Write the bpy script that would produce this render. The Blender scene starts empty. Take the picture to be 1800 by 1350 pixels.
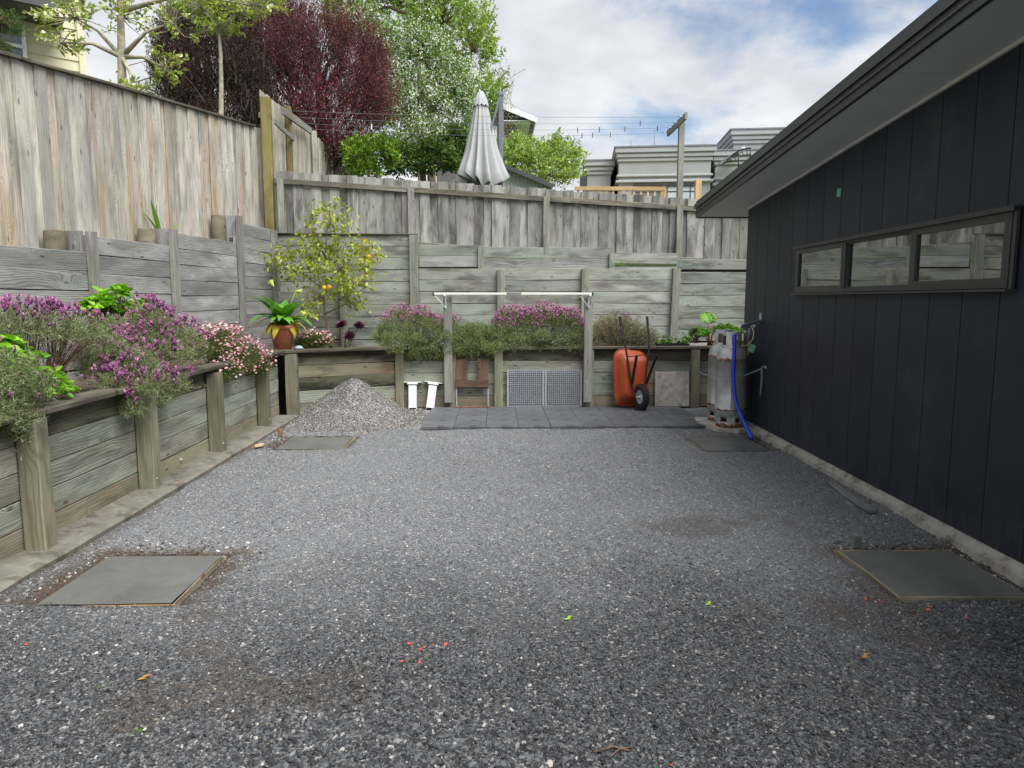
import bpy, bmesh, math, random
import numpy as np
from mathutils import Vector, Matrix, Euler
from mathutils import noise as mnoise

rng = np.random.default_rng(11)
random.seed(11)
PI = math.pi
sc = bpy.context.scene
col = sc.collection

# ------------------------------------------------------------------ camera
FPX, CH = 1235.0, 1.65                      # focal length in pixels of an 1800 px wide frame, eye height
PITCH = math.atan(148 / FPX)
YAW = math.atan(30 / FPX * math.cos(PITCH))
cam_d = bpy.data.cameras.new('camera')
cam_d.sensor_width = 36.0
cam_d.lens = 36.0 * FPX / 1800.0
cam_d.clip_start, cam_d.clip_end = 0.05, 2000.0
cam = bpy.data.objects.new('camera', cam_d)
col.objects.link(cam)
cam.location = (0, 0, CH)
cam.rotation_euler = (PI / 2 - PITCH, 0, -YAW)
sc.camera = cam

# ------------------------------------------------------------------ sky, sun, exposure
SUN_EL, SUN_AZ = math.radians(56), math.radians(140)      # azimuth clockwise from +Y: high sun, behind the camera to the right
w = bpy.data.worlds.new('World'); sc.world = w; w.use_nodes = True
wt = w.node_tree; wt.nodes.clear()
def wn(t, **kw):
    n = wt.nodes.new(t)
    for k, v in kw.items(): setattr(n, k, v)
    return n
def wl(a, b): wt.links.new(a, b)
sky = wn('ShaderNodeTexSky', sky_type='NISHITA', sun_disc=False, sun_elevation=SUN_EL, sun_rotation=SUN_AZ)
sky.air_density, sky.dust_density, sky.ozone_density = 1.0, 0.6, 1.6
tcw = wn('ShaderNodeTexCoord')
sepw = wn('ShaderNodeSeparateXYZ'); wl(tcw.outputs['Generated'], sepw.inputs[0])
addz = wn('ShaderNodeMath', operation='ADD'); wl(sepw.outputs['Z'], addz.inputs[0]); addz.inputs[1].default_value = 0.22
mxz = wn('ShaderNodeMath', operation='MAXIMUM'); wl(addz.outputs[0], mxz.inputs[0]); mxz.inputs[1].default_value = 0.06
dx = wn('ShaderNodeMath', operation='DIVIDE'); wl(sepw.outputs['X'], dx.inputs[0]); wl(mxz.outputs[0], dx.inputs[1])
dy = wn('ShaderNodeMath', operation='DIVIDE'); wl(sepw.outputs['Y'], dy.inputs[0]); wl(mxz.outputs[0], dy.inputs[1])
cmb = wn('ShaderNodeCombineXYZ'); wl(dx.outputs[0], cmb.inputs[0]); wl(dy.outputs[0], cmb.inputs[1])
CLOUD_OFF = (15.7, 1.9, 0.0)
cadd = wn('ShaderNodeVectorMath', operation='ADD'); wl(cmb.outputs[0], cadd.inputs[0]); cadd.inputs[1].default_value = CLOUD_OFF
cn = wn('ShaderNodeTexNoise'); wl(cadd.outputs[0], cn.inputs['Vector'])
cn.inputs['Scale'].default_value = 1.5; cn.inputs['Detail'].default_value = 9; cn.inputs['Roughness'].default_value = 0.56; cn.inputs['Distortion'].default_value = 0.25
cr = wn('ShaderNodeMapRange', interpolation_type='SMOOTHSTEP'); wl(cn.outputs[0], cr.inputs[0])
cr.inputs[1].default_value = 0.32; cr.inputs[2].default_value = 0.50
cn2 = wn('ShaderNodeTexNoise'); wl(cadd.outputs[0], cn2.inputs['Vector'])
cn2.inputs['Scale'].default_value = 2.6; cn2.inputs['Detail'].default_value = 6; cn2.inputs['Roughness'].default_value = 0.5
ccol = wn('ShaderNodeValToRGB'); wl(cn2.outputs[0], ccol.inputs[0])
ccol.color_ramp.elements[0].position = 0.34; ccol.color_ramp.elements[0].color = (4.2, 4.4, 4.8, 1)
ccol.color_ramp.elements[1].position = 0.66; ccol.color_ramp.elements[1].color = (6.3, 6.4, 6.6, 1)
cmix = wn('ShaderNodeMix', data_type='RGBA'); wl(cr.outputs[0], cmix.inputs[0]); wl(ccol.outputs[0], cmix.inputs[7])
wl(sky.outputs[0], cmix.inputs[6])
bg = wn('ShaderNodeBackground'); wl(cmix.outputs[2], bg.inputs[0]); bg.inputs[1].default_value = 0.066
wo = wn('ShaderNodeOutputWorld'); wl(bg.outputs[0], wo.inputs[0])

sun_d = bpy.data.lights.new('sun', 'SUN'); sun_d.energy = 2.9; sun_d.angle = math.radians(48); sun_d.color = (1.0, 0.985, 0.955)
sun = bpy.data.objects.new('sun', sun_d); col.objects.link(sun)
sdir = Vector((math.sin(SUN_AZ) * math.cos(SUN_EL), math.cos(SUN_AZ) * math.cos(SUN_EL), math.sin(SUN_EL)))
sun.rotation_euler = sdir.to_track_quat('Z', 'Y').to_euler(); sun.location = (20, -20, 40)

sc.view_settings.view_transform = 'Standard'; sc.view_settings.look = 'None'
sc.view_settings.exposure = 1.2; sc.view_settings.gamma = 1.0; sc.view_settings.use_curve_mapping = False
sc.cycles.use_denoising = True
try: sc.cycles.denoiser = 'OPENIMAGEDENOISE'
except Exception: pass
sc.cycles.max_bounces = 6; sc.cycles.diffuse_bounces = 3; sc.cycles.glossy_bounces = 3; sc.cycles.transmission_bounces = 4; sc.cycles.transparent_max_bounces = 6

# ------------------------------------------------------------------ helpers
_f = Vector((math.sin(YAW) * math.cos(PITCH), math.cos(YAW) * math.cos(PITCH), -math.sin(PITCH)))
_r = Vector((math.cos(YAW), -math.sin(YAW), 0)); _u = _r.cross(_f)
def at(x, y, Y):
    """world point that lies Y metres deep in the yard on the sight line of photo pixel (x, y)"""
    d = _f * FPX + _r * (x - 900) + _u * (675 - y)
    return Vector((0, 0, CH)) + d * (Y / d.y)

def lin(r, g, b):
    return tuple(((c / 255) / 12.92 if c / 255 <= 0.04045 else ((c / 255 + 0.055) / 1.055) ** 2.4) for c in (r, g, b)) + (1.0,)

def tag(o, label=None, cat=None, group=None, kind=None):
    if label: o['label'] = label
    if cat: o['category'] = cat
    if group: o['group'] = group
    if kind: o['kind'] = kind
    return o
def thing(name, label, cat, loc=(0, 0, 0), rotz=0.0, group=None, kind=None):
    o = bpy.data.objects.new(name, None); col.objects.link(o); o.empty_display_size = 0.2
    o.location = loc; o.rotation_euler = (0, 0, rotz)
    return tag(o, label, cat, group, kind)
def wm(o):
    m = Matrix.LocRotScale(o.location, o.rotation_euler, o.scale) if o.rotation_mode != 'QUATERNION' else Matrix.LocRotScale(o.location, o.rotation_quaternion, o.scale)
    return wm(o.parent) @ m if o.parent else m
def link(name, me, mat=None, parent=None, loc=None):
    o = bpy.data.objects.new(name, me); col.objects.link(o)
    if mat is not None and not me.materials: me.materials.append(mat)
    if parent: o.parent = parent
    if loc is not None: o.location = loc
    return o
def npmesh(name, V, faces, tint=None, smooth=False, mat=None):
    """V (n,3); faces: list of (m,k) int arrays"""
    me = bpy.data.meshes.new(name)
    V = np.ascontiguousarray(V, dtype=np.float32)
    me.vertices.add(len(V)); me.vertices.foreach_set('co', V.ravel())
    faces = [np.asarray(f, dtype=np.int32) for f in faces if len(f)]
    loops = np.concatenate([f.ravel() for f in faces])
    tot = np.concatenate([np.full(len(f), f.shape[1], np.int32) for f in faces])
    st = np.concatenate([[0], np.cumsum(tot)[:-1]]).astype(np.int32)
    me.loops.add(len(loops)); me.loops.foreach_set('vertex_index', loops)
    me.polygons.add(len(tot)); me.polygons.foreach_set('loop_start', st); me.polygons.foreach_set('loop_total', tot)
    if smooth: me.polygons.foreach_set('use_smooth', np.ones(len(tot), bool))
    me.update(calc_edges=True)
    if tint is not None:
        for k, v in (tint.items() if isinstance(tint, dict) else (('tint', tint),)):
            a = me.attributes.new(k, 'FLOAT', 'POINT'); a.data.foreach_set('value', np.ascontiguousarray(v, dtype=np.float32))
    if mat is not None: me.materials.append(mat)
    return me

class MB:
    def __init__(s): s.v = []; s.f = []; s.sm = []
    def add(s, vs, fs, smooth=False):
        b = len(s.v); s.v += [tuple(v) for v in vs]; s.f += [tuple(i + b for i in f) for f in fs]; s.sm += [smooth] * len(fs); return s
    def box(s, c, size, rot=None, ch=0.0):
        hx, hy, hz = [q / 2 for q in size]
        if ch <= 0:
            vs = [Vector((x, y, z)) for x in (-hx, hx) for y in (-hy, hy) for z in (-hz, hz)]
            fs = [(0, 1, 3, 2), (4, 6, 7, 5), (0, 4, 5, 1), (2, 3, 7, 6), (0, 2, 6, 4), (1, 5, 7, 3)]
        else:
            vs, idx = [], {}
            for sx in (-1, 1):
                for sy in (-1, 1):
                    for sz in (-1, 1):
                        for ax in range(3):
                            p = [sx * (hx - ch), sy * (hy - ch), sz * (hz - ch)]
                            p[ax] = (sx * hx, sy * hy, sz * hz)[ax]
                            idx[(sx, sy, sz, ax)] = len(vs); vs.append(Vector(p))
            fs = []
            for ax in range(3):
                a, b = [(1, 2), (2, 0), (0, 1)][ax]
                for sg in (-1, 1):
                    q = []
                    for (s1, s2) in ((-1, -1), (1, -1), (1, 1), (-1, 1)):
                        k = [0, 0, 0]; k[ax] = sg; k[a] = s1; k[b] = s2; q.append(idx[tuple(k) + (ax,)])
                    fs.append(tuple(q) if sg > 0 else tuple(reversed(q)))
            for ax in range(3):        # edges along ax
                a, b = [(1, 2), (2, 0), (0, 1)][ax]
                for s1 in (-1, 1):
                    for s2 in (-1, 1):
                        def K(sg, which):
                            k = [0, 0, 0]; k[ax] = sg; k[a] = s1; k[b] = s2; return idx[tuple(k) + (which,)]
                        q = (K(-1, a), K(1, a), K(1, b), K(-1, b))
                        fs.append(q if s1 * s2 > 0 else tuple(reversed(q)))
            for sx in (-1, 1):
                for sy in (-1, 1):
                    for sz in (-1, 1):
                        q = tuple(idx[(sx, sy, sz, a)] for a in range(3)); fs.append(q if sx * sy * sz > 0 else tuple(reversed(q)))
        c = Vector(c)
        if rot is not None: vs = [rot @ v for v in vs]
        return s.add([v + c for v in vs], fs)
    def bar(s, a, b, wy, wz, upv=(0, 0, 1), ch=0.0):
        a, b = Vector(a), Vector(b); x = (b - a); L = x.length; x.normalize()
        z = Vector(upv); z = (z - x * z.dot(x)).normalized(); y = z.cross(x)
        return s.box((a + b) / 2, (L, wy, wz), Matrix((x, y, z)).transposed(), ch)
    def tube(s, pts, rad, n=8, cap=True, smooth=True):
        pts = [Vector(p) for p in pts]; rad = rad if hasattr(rad, '__len__') else [rad] * len(pts)
        vs, fs = [], []; ref = None
        for i, p in enumerate(pts):
            t = (pts[min(i + 1, len(pts) - 1)] - pts[max(i - 1, 0)]).normalized()
            if ref is None: ref = t.orthogonal().normalized()
            ref = (ref - t * ref.dot(t)); ref = ref.normalized() if ref.length > 1e-6 else t.orthogonal().normalized()
            bn = t.cross(ref)
            for k in range(n):
                a = 2 * PI * k / n; vs.append(p + (ref * math.cos(a) + bn * math.sin(a)) * rad[i])
        for i in range(len(pts) - 1):
            for k in range(n):
                fs.append((i * n + k, i * n + (k + 1) % n, (i + 1) * n + (k + 1) % n, (i + 1) * n + k))
        s.add(vs, fs, smooth)
        if cap:
            b = len(s.v) - len(vs)
            s.f += [tuple(b + k for k in reversed(range(n))), tuple(b + (len(pts) - 1) * n + k for k in range(n))]; s.sm += [False, False]
        return s
    def lathe(s, prof, c=(0, 0, 0), n=32, M=None, smooth=True, a0=0.0, a1=2 * PI):
        full = abs(a1 - a0 - 2 * PI) < 1e-6; m = n if full else n + 1
        vs, fs = [], []; c = Vector(c)
        for (r, z) in prof:
            for k in range(m):
                a = a0 + (a1 - a0) * k / n; v = Vector((r * math.cos(a), r * math.sin(a), z)); vs.append((M @ v if M is not None else v) + c)
        for i in range(len(prof) - 1):
            for k in range(n):
                k2 = (k + 1) % m; fs.append((i * m + k, i * m + k2, (i + 1) * m + k2, (i + 1) * m + k))
        return s.add(vs, fs, smooth)
    def build(s, name, mat=None, parent=None, loc=None):
        me = bpy.data.meshes.new(name); me.from_pydata(s.v, [], s.f)
        me.polygons.foreach_set('use_smooth', s.sm); me.update()
        return link(name, me, mat, parent, loc)

def board(name, parent, mat, a, b, width, thick, wdir, warp=0.004, ch=0.004, ends=0.0, segs=4, rag=0.0):
    """sawn board from a to b (parent's space), its own object with X along the grain, Y across, Z through"""
    a, b = Vector(a), Vector(b); L = (b - a).length; x = (b - a) / L
    y = Vector(wdir); y = (y - x * y.dot(x)).normalized(); z = x.cross(y)
    prof = [(-width / 2 + ch, -thick / 2), (width / 2 - ch, -thick / 2), (width / 2, -thick / 2 + ch), (width / 2, thick / 2 - ch),
            (width / 2 - ch, thick / 2), (-width / 2 + ch, thick / 2), (-width / 2, thick / 2 - ch), (-width / 2, -thick / 2 + ch)]
    ph = random.uniform(0, 6.28); cup = random.uniform(-1, 1) * warp; bow = random.uniform(-1, 1) * warp; tw = random.uniform(-1, 1) * warp * 0.6
    vs, fs = [], []
    for i in range(segs + 1):
        t = i / segs; xx = -L / 2 + L * t
        if i == 0: xx += random.uniform(0, ends)
        if i == segs: xx -= random.uniform(0, ends)
        oz = bow * math.sin(PI * t) + tw * math.sin(5 * t + ph); oy = cup * 0.6 * math.sin(PI * t + ph)
        for (py, pz) in prof:
            vs.append((xx + (rag * random.uniform(-1, 1) if i in (0, segs) else 0), py + oy, pz + oz + tw * (py / width) * 2 * math.cos(3 * t + ph)))
    for i in range(segs):
        for k in range(8): fs.append((i * 8 + k, i * 8 + (k + 1) % 8, (i + 1) * 8 + (k + 1) % 8, (i + 1) * 8 + k)[::-1])
    fs.append(tuple(range(8))); fs.append(tuple(segs * 8 + k for k in reversed(range(8))))
    me = bpy.data.meshes.new(name); me.from_pydata(vs, [], fs); me.update()
    o = link(name, me, mat, parent)
    o.rotation_euler = Matrix((x, y, z)).transposed().to_euler(); o.location = (a + b) / 2
    return o

# ------------------------------------------------------------------ materials
class NM:
    def __init__(s, name):
        s.m = bpy.data.materials.new(name); s.m.use_nodes = True; s.t = s.m.node_tree; s.t.nodes.clear()
        s.out = s.t.nodes.new('ShaderNodeOutputMaterial')
    def set(s, sock, v):
        if isinstance(v, bpy.types.NodeSocket): s.t.links.new(v, sock)
        elif v is not None:
            if hasattr(sock.default_value, '__len__') and not hasattr(v, '__len__'): sock.default_value = (v,) * len(sock.default_value)
            elif hasattr(sock.default_value, '__len__') and len(sock.default_value) == 4 and len(v) == 3: sock.default_value = tuple(v) + (1,)
            else: sock.default_value = v
    def n(s, typ, **kw):
        nd = s.t.nodes.new('ShaderNode' + typ)
        for k, v in kw.items():
            if k.startswith('i_'): s.set(nd.inputs[k[2:].replace('_', ' ')], v)
            else: setattr(nd, k, v)
        return nd
    def math(s, op, a, b=None, c=None, clamp=False):
        nd = s.n('Math', operation=op, use_clamp=clamp); s.set(nd.inputs[0], a)
        if b is not None: s.set(nd.inputs[1], b)
        if c is not None: s.set(nd.inputs[2], c)
        return nd.outputs[0]
    def vm(s, op, a, b=None):
        nd = s.n('VectorMath', operation=op); s.set(nd.inputs[0], a)
        if b is not None: s.set(nd.inputs[1], b)
        return nd.outputs[0]
    def mr(s, v, a, b, c=0.0, d=1.0, smooth=True):
        nd = s.n('MapRange', interpolation_type='SMOOTHSTEP' if smooth else 'LINEAR')
        for i, q in enumerate((v, a, b, c, d)): s.set(nd.inputs[i], q)
        return nd.outputs[0]
    def mix(s, f, a, b, blend='MIX'):
        nd = s.n('Mix', data_type='RGBA', blend_type=blend); s.set(nd.inputs[0], f); s.set(nd.inputs[6], a); s.set(nd.inputs[7], b)
        return nd.outputs[2]
    def noise(s, vec, scale=1.0, detail=3.0, rough=0.5, dist=0.0, out=0):
        nd = s.n('TexNoise'); s.set(nd.inputs['Vector'], vec); s.set(nd.inputs['Scale'], scale); s.set(nd.inputs['Detail'], detail)
        s.set(nd.inputs['Roughness'], rough); s.set(nd.inputs['Distortion'], dist); return nd.outputs[out]
    def ramp(s, f, stops, interp='LINEAR'):
        nd = s.n('ValToRGB'); s.set(nd.inputs[0], f); cr = nd.color_ramp; cr.interpolation = interp
        while len(cr.elements) < len(stops): cr.elements.new(0.5)
        for e, (p, c) in zip(cr.elements, stops): e.position = p; e.color = tuple(c) if len(c) == 4 else tuple(c) + (1,)
        return nd.outputs[0]
    def bump(s, h, strength=0.3, dist=0.01):
        nd = s.n('Bump'); s.set(nd.inputs['Strength'], strength); s.set(nd.inputs['Distance'], dist); s.set(nd.inputs['Height'], h); return nd.outputs[0]
    def bsdf(s, color, rough=0.6, metal=0.0, normal=None, spec=0.5, **kw):
        nd = s.n('BsdfPrincipled'); s.set(nd.inputs['Base Color'], color); s.set(nd.inputs['Roughness'], rough); s.set(nd.inputs['Metallic'], metal)
        s.set(nd.inputs['Specular IOR Level'], spec)
        if normal is not None: s.set(nd.inputs['Normal'], normal)
        for k, v in kw.items(): s.set(nd.inputs[k.replace('_', ' ')], v)
        return nd.outputs[0]
    def done(s, sh): s.t.links.new(sh, s.out.inputs[0]); return s.m

def wood(name, pale, grey, dark, tan=None, tan_amt=0.0, green=None, green_amt=0.0, dirt=0.0, ring=0.45, ringf=42.0, bright=(0.78, 1.12), knot=1.0):
    m = NM(name); tc = m.n('TexCoord').outputs['Object']; rnd = m.n('ObjectInfo').outputs['Random']
    off = m.n('CombineXYZ'); m.set(off.inputs[0], m.math('MULTIPLY', rnd, 53.0)); m.set(off.inputs[1], m.math('MULTIPLY', rnd, 31.0)); m.set(off.inputs[2], m.math('MULTIPLY', rnd, 17.0))
    p = m.vm('ADD', tc, off.outputs[0])
    sep = m.n('SeparateXYZ'); m.set(sep.inputs[0], tc)
    low = m.noise(m.vm('MULTIPLY', p, (0.9, 4.5, 4.5)), 1.3, 3, 0.5)
    vo = m.n('TexVoronoi', voronoi_dimensions='2D'); m.set(vo.inputs['Vector'], m.vm('MULTIPLY', p, (1.7, 4.6, 0.0))); m.set(vo.inputs['Scale'], 1.0)
    kd = vo.outputs['Distance']
    kc = m.n('SeparateColor'); m.set(kc.inputs[0], vo.outputs['Color']); kon = m.mr(kc.outputs[0], 0.5, 0.62)
    kin = m.math('MULTIPLY', m.mr(kd, 0.0, 0.42, 1.0, 0.0), kon)
    f = m.math('ADD', m.math('MULTIPLY', sep.outputs[1], ringf), m.math('ADD', m.math('MULTIPLY', low, 5.5), m.math('MULTIPLY', kin, 4.2 * knot)))
    rg = m.math('MULTIPLY_ADD', m.math('SINE', m.math('MULTIPLY', f, 6.2832)), 0.5, 0.5)
    rg = m.math('POWER', rg, 2.2)
    fib = m.noise(m.vm('MULTIPLY', p, (2.6, 130, 130)), 1.0, 2, 0.6)
    blot = m.noise(m.vm('MULTIPLY', p, (0.9, 3.4, 3.4)), 1.4, 5, 0.6)
    c = m.mix(m.mr(blot, 0.33, 0.68), grey, pale)
    if tan is not None: c = m.mix(m.math('MULTIPLY', m.mr(m.noise(m.vm('MULTIPLY', p, (0.6, 7, 7)), 1.0, 4, 0.6), 0.42, 0.66), m.math('MULTIPLY', m.mr(m.math('FRACT', m.math('MULTIPLY', rnd, 7.3)), 0.15, 0.9), tan_amt)), c, tan)
    if green is not None: c = m.mix(m.math('MULTIPLY', m.mr(m.noise(m.vm('MULTIPLY', p, (0.7, 1.6, 1.6)), 1.0, 3, 0.55), 0.36, 0.62), green_amt), c, green)
    c = m.mix(m.math('MULTIPLY', rg, m.math('MULTIPLY', m.mr(m.math('FRACT', m.math('MULTIPLY', rnd, 3.71)), 0, 1, 0.3, 1.15, False), ring)), c, dark)
    c = m.mix(m.math('MULTIPLY', m.math('MULTIPLY', m.mr(kd, 0.03, 0.075, 1.0, 0.0), kon), 0.7 * knot), c, tuple(q * 0.55 for q in dark[:3]))
    c = m.mix(m.mr(fib, 0.38, 0.62, 0.0, 0.55), c, m.mix(1.0, c, (0.72, 0.72, 0.71), 'MULTIPLY'))
    if dirt > 0:
        dn = m.noise(m.vm('MULTIPLY', p, (1.1, 5.0, 5.0)), 1.2, 6, 0.65, 0.4)
        c = m.mix(m.math('MULTIPLY', m.mr(dn, 0.44, 0.66), dirt), c, (0.018, 0.017, 0.014))
    sc_ = m.mr(rnd, 0.0, 1.0, bright[0], bright[1], False)
    c = m.vm('SCALE', c); c_node = c.node; m.set(c_node.inputs['Scale'], sc_)
    h = m.math('ADD', m.math('MULTIPLY', rg, -0.5), m.math('MULTIPLY', fib, 0.9))
    return m.done(m.bsdf(c, 0.82, normal=m.bump(h, 0.35, 0.004), spec=0.25))

def plain(name, color, rough=0.6, metal=0.0, var=0.12, vscale=6.0, spec=0.5, bump=0.0, bscale=80.0, stain=None, stain_amt=0.0, sscale=4.0, coord='Object', edge=(0.5, 0.64), **kw):
    m = NM(name); tc = m.n('TexCoord').outputs[coord]
    nz = m.noise(tc, vscale, 5, 0.6)
    c = m.mix(m.mr(nz, 0.3, 0.7), tuple(q * (1 - var) for q in color[:3]), tuple(min(1, q * (1 + var)) for q in color[:3]))
    r = rough
    if stain is not None:
        s2 = m.mr(m.noise(tc, sscale, 7, 0.66, 0.3), edge[0], edge[1]); c = m.mix(m.math('MULTIPLY', s2, stain_amt), c, stain)
    nrm = m.bump(m.noise(tc, bscale, 4, 0.6), bump, 0.01) if bump else None
    rr = m.mr(nz, 0.3, 0.7, max(0, rough - 0.06), min(1, rough + 0.06))
    return m.done(m.bsdf(c, rr, metal, nrm, spec, **kw))

def leafmat(name, stops, rough=0.5, trans=0.28, spec=0.35):
    m = NM(name); t = m.n('Attribute', attribute_name='tint').outputs['Fac']
    c = m.ramp(t, stops)
    b = m.bsdf(c, rough, spec=spec)
    tr = m.n('BsdfTranslucent'); m.set(tr.inputs[0], m.mix(1.0, c, (1.15, 1.2, 0.75), 'MULTIPLY'))
    mx = m.n('MixShader'); mx.inputs[0].default_value = trans; m.t.links.new(b, mx.inputs[1]); m.t.links.new(tr.outputs[0], mx.inputs[2])
    return m.done(mx.outputs[0])
# ---- wood families
M = {}
M['fence_l'] = wood('pale_fence_wood', lin(214, 209, 198), lin(172, 170, 165), lin(126, 119, 108), tan=lin(192, 152, 108), tan_amt=0.7, green=lin(170, 174, 140), green_amt=0.22, dirt=0.34, ring=0.46, ringf=30, bright=(0.7, 1.14))
M['fence_b'] = wood('grey_fence_wood', lin(178, 177, 172), lin(144, 143, 138), lin(98, 95, 90), green=lin(158, 164, 146), green_amt=0.25, dirt=0.62, ring=0.36, ringf=32, bright=(0.62, 1.12))
M['fence_f'] = wood('far_fence_wood', lin(196, 192, 180), lin(150, 148, 138), lin(116, 110, 96), tan=lin(190, 160, 110), tan_amt=0.3, dirt=0.2, ring=0.25, bright=(0.8, 1.1))
M['up_l'] = wood('silver_wall_wood', lin(170, 171, 170), lin(136, 137, 136), lin(78, 77, 75), green=lin(126, 126, 114), green_amt=0.3, dirt=0.3, ring=0.55, bright=(0.82, 1.15))
M['up_b'] = wood('mint_wall_wood', lin(170, 171, 163), lin(140, 140, 133), lin(98, 96, 88), green=lin(160, 170, 158), green_amt=0.75, dirt=0.55, ring=0.34, bright=(0.74, 1.12))
M['low'] = wood('treated_wall_wood', lin(170, 168, 154), lin(136, 134, 121), lin(80, 78, 62), green=lin(160, 171, 156), green_amt=0.7, dirt=0.4, ring=0.5, bright=(0.8, 1.12))
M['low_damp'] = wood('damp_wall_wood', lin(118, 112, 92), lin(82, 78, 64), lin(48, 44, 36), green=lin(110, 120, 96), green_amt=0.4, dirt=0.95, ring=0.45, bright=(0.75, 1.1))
M['low_foot'] = wood('mud_splashed_wall_wood', lin(156, 148, 130), lin(132, 124, 106), lin(92, 84, 68), tan=lin(140, 122, 96), tan_amt=0.5, green=lin(140, 146, 120), green_amt=0.4, dirt=0.35, ring=0.4)
M['rust_board'] = wood('orange_stained_wall_wood', lin(150, 130, 106), lin(122, 104, 84), lin(70, 56, 44), tan=lin(136, 94, 62), tan_amt=0.9, green=lin(140, 150, 126), green_amt=0.5, dirt=0.6, ring=0.4)
M['post'] = wood('olive_post_wood', lin(148, 142, 120), lin(122, 117, 96), lin(78, 71, 56), green=lin(138, 142, 122), green_amt=0.6, dirt=0.35, ring=0.4, ringf=30, knot=0.5)
M['post_b'] = wood('pale_green_post_wood', lin(166, 166, 155), lin(138, 138, 127), lin(86, 84, 66), green=lin(156, 163, 149), green_amt=0.5, dirt=0.4, ring=0.3, ringf=30, knot=0.5)
M['post_g'] = wood('silver_post_wood', lin(160, 158, 152), lin(130, 128, 122), lin(92, 88, 82), dirt=0.2, ring=0.35, ringf=26, knot=0.7)
M['cap'] = wood('weathered_capping_wood', lin(112, 106, 94), lin(80, 75, 66), lin(42, 38, 32), green=lin(118, 118, 92), green_amt=0.3, dirt=0.75, ring=0.3)
M['stump'] = wood('brown_stump_wood', lin(132, 124, 106), lin(104, 96, 80), lin(62, 55, 44), dirt=0.6, ring=0.3)
M['mossy'] = wood('mossy_post_wood', lin(150, 138, 88), lin(120, 110, 68), lin(74, 64, 38), dirt=0.3, ring=0.3, knot=0.5)
M['rail_b'] = wood('lichen_rail_wood', lin(150, 146, 132), lin(112, 110, 100), lin(70, 68, 60), tan=lin(150, 126, 70), tan_amt=0.5, dirt=0.6, ring=0.3)
M['fresh'] = wood('fresh_pine', lin(206, 178, 140), lin(184, 152, 112), lin(150, 116, 78), dirt=0.1, ring=0.3, bright=(0.9, 1.1))
M['form'] = wood('formwork_pine', lin(176, 146, 100), lin(140, 110, 72), lin(96, 72, 46), dirt=0.55, ring=0.3)
M['form_grey'] = wood('cement_smeared_formwork', lin(176, 164, 140), lin(140, 130, 110), lin(104, 92, 74), dirt=0.5, ring=0.2)
M['offcut'] = wood('grey_offcut', lin(140, 142, 138), lin(112, 114, 112), lin(88, 88, 84), dirt=0.25, ring=0.3)
M['bark'] = plain('bark', lin(112, 98, 80), 0.9, var=0.35, vscale=22, bump=0.6, bscale=60)
M['bark_pale'] = plain('pale_bark', lin(160, 152, 132), 0.9, var=0.3, vscale=16, bump=0.4, bscale=60, stain=lin(120, 130, 96), stain_amt=0.6, sscale=6)
M['bark_dark'] = plain('dark_bark', lin(62, 50, 44), 0.9, var=0.35, vscale=22, bump=0.5)
M['twig'] = plain('dry_twig', lin(104, 84, 70), 0.9, var=0.4, vscale=30)
M['conc'] = plain('wet_concrete', lin(99, 100, 97), 0.42, var=0.08, vscale=5, spec=0.45, bump=0.06, bscale=160, stain=lin(82, 83, 81), stain_amt=0.8, sscale=2.5, edge=(0.42, 0.7))
M['kerb'] = plain('kerb_concrete', lin(112, 108, 99), 0.85, var=0.22, vscale=9, bump=0.35, bscale=70, stain=lin(72, 66, 56), stain_amt=0.8, sscale=4.5)
M['found'] = plain('foundation_concrete', lin(150, 146, 138), 0.85, var=0.2, vscale=7, bump=0.35, bscale=50, stain=lin(94, 88, 76), stain_amt=0.8, sscale=6)
M['paver'] = None
M['clad'] = None
M['charcoal'] = plain('charcoal_metal', lin(66, 67, 69), 0.38, var=0.06, vscale=3, spec=0.5)
M['barge'] = plain('barge_metal', lin(58, 58, 60), 0.42, 0.0, var=0.06, vscale=3, spec=0.55)
M['soffit'] = plain('soffit_board', lin(205, 208, 210), 0.6, var=0.04, vscale=2)
M['trim'] = plain('soffit_trim', lin(214, 214, 208), 0.45, var=0.05)
M['black'] = plain('black_plastic', lin(26, 26, 28), 0.5, var=0.2)
M['white'] = plain('white_paint', lin(232, 234, 236), 0.4, var=0.03, stain=lin(180, 178, 170), stain_amt=0.3)
M['galv'] = plain('galvanised_steel', lin(168, 174, 180), 0.42, 0.4, var=0.14, vscale=30)
M['soil'] = plain('bed_soil', lin(74, 64, 55), 0.95, var=0.4, vscale=26, bump=0.9, bscale=45, stain=lin(140, 124, 110), stain_amt=0.5, sscale=60)

def m_panel(name, base, rough, vary, coordscale=3.0):
    m = NM(name); tc = m.n('TexCoord').outputs['Object']; rnd = m.n('ObjectInfo').outputs['Random']
    nz = m.noise(tc, coordscale, 6, 0.65)
    c = m.mix(m.mr(nz, 0.3, 0.7), tuple(q * (1 - vary) for q in base[:3]), tuple(q * (1 + vary) for q in base[:3]))
    c = m.vm('SCALE', c); m.set(c.node.inputs['Scale'], m.mr(rnd, 0, 1, 0.88, 1.1, False))
    speck = m.mr(m.noise(tc, 210, 2, 0.5), 0.70, 0.76); c = m.mix(m.math('MULTIPLY', speck, 0.4), c, lin(150, 150, 150))
    return m, c, tc
m, c, tc = m_panel('dark_cladding', lin(34, 38, 49), 0.5, 0.14, 2.2)
gr = m.noise(m.vm('MULTIPLY', tc, (90, 90, 5)), 1.0, 3, 0.6)
dust_or_tone = m.mr(m.noise(tc, 1.6, 6, 0.7), 0.52, 0.75); c = m.mix(m.math('MULTIPLY', dust_or_tone, 0.10), c, lin(130, 126, 118))
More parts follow.
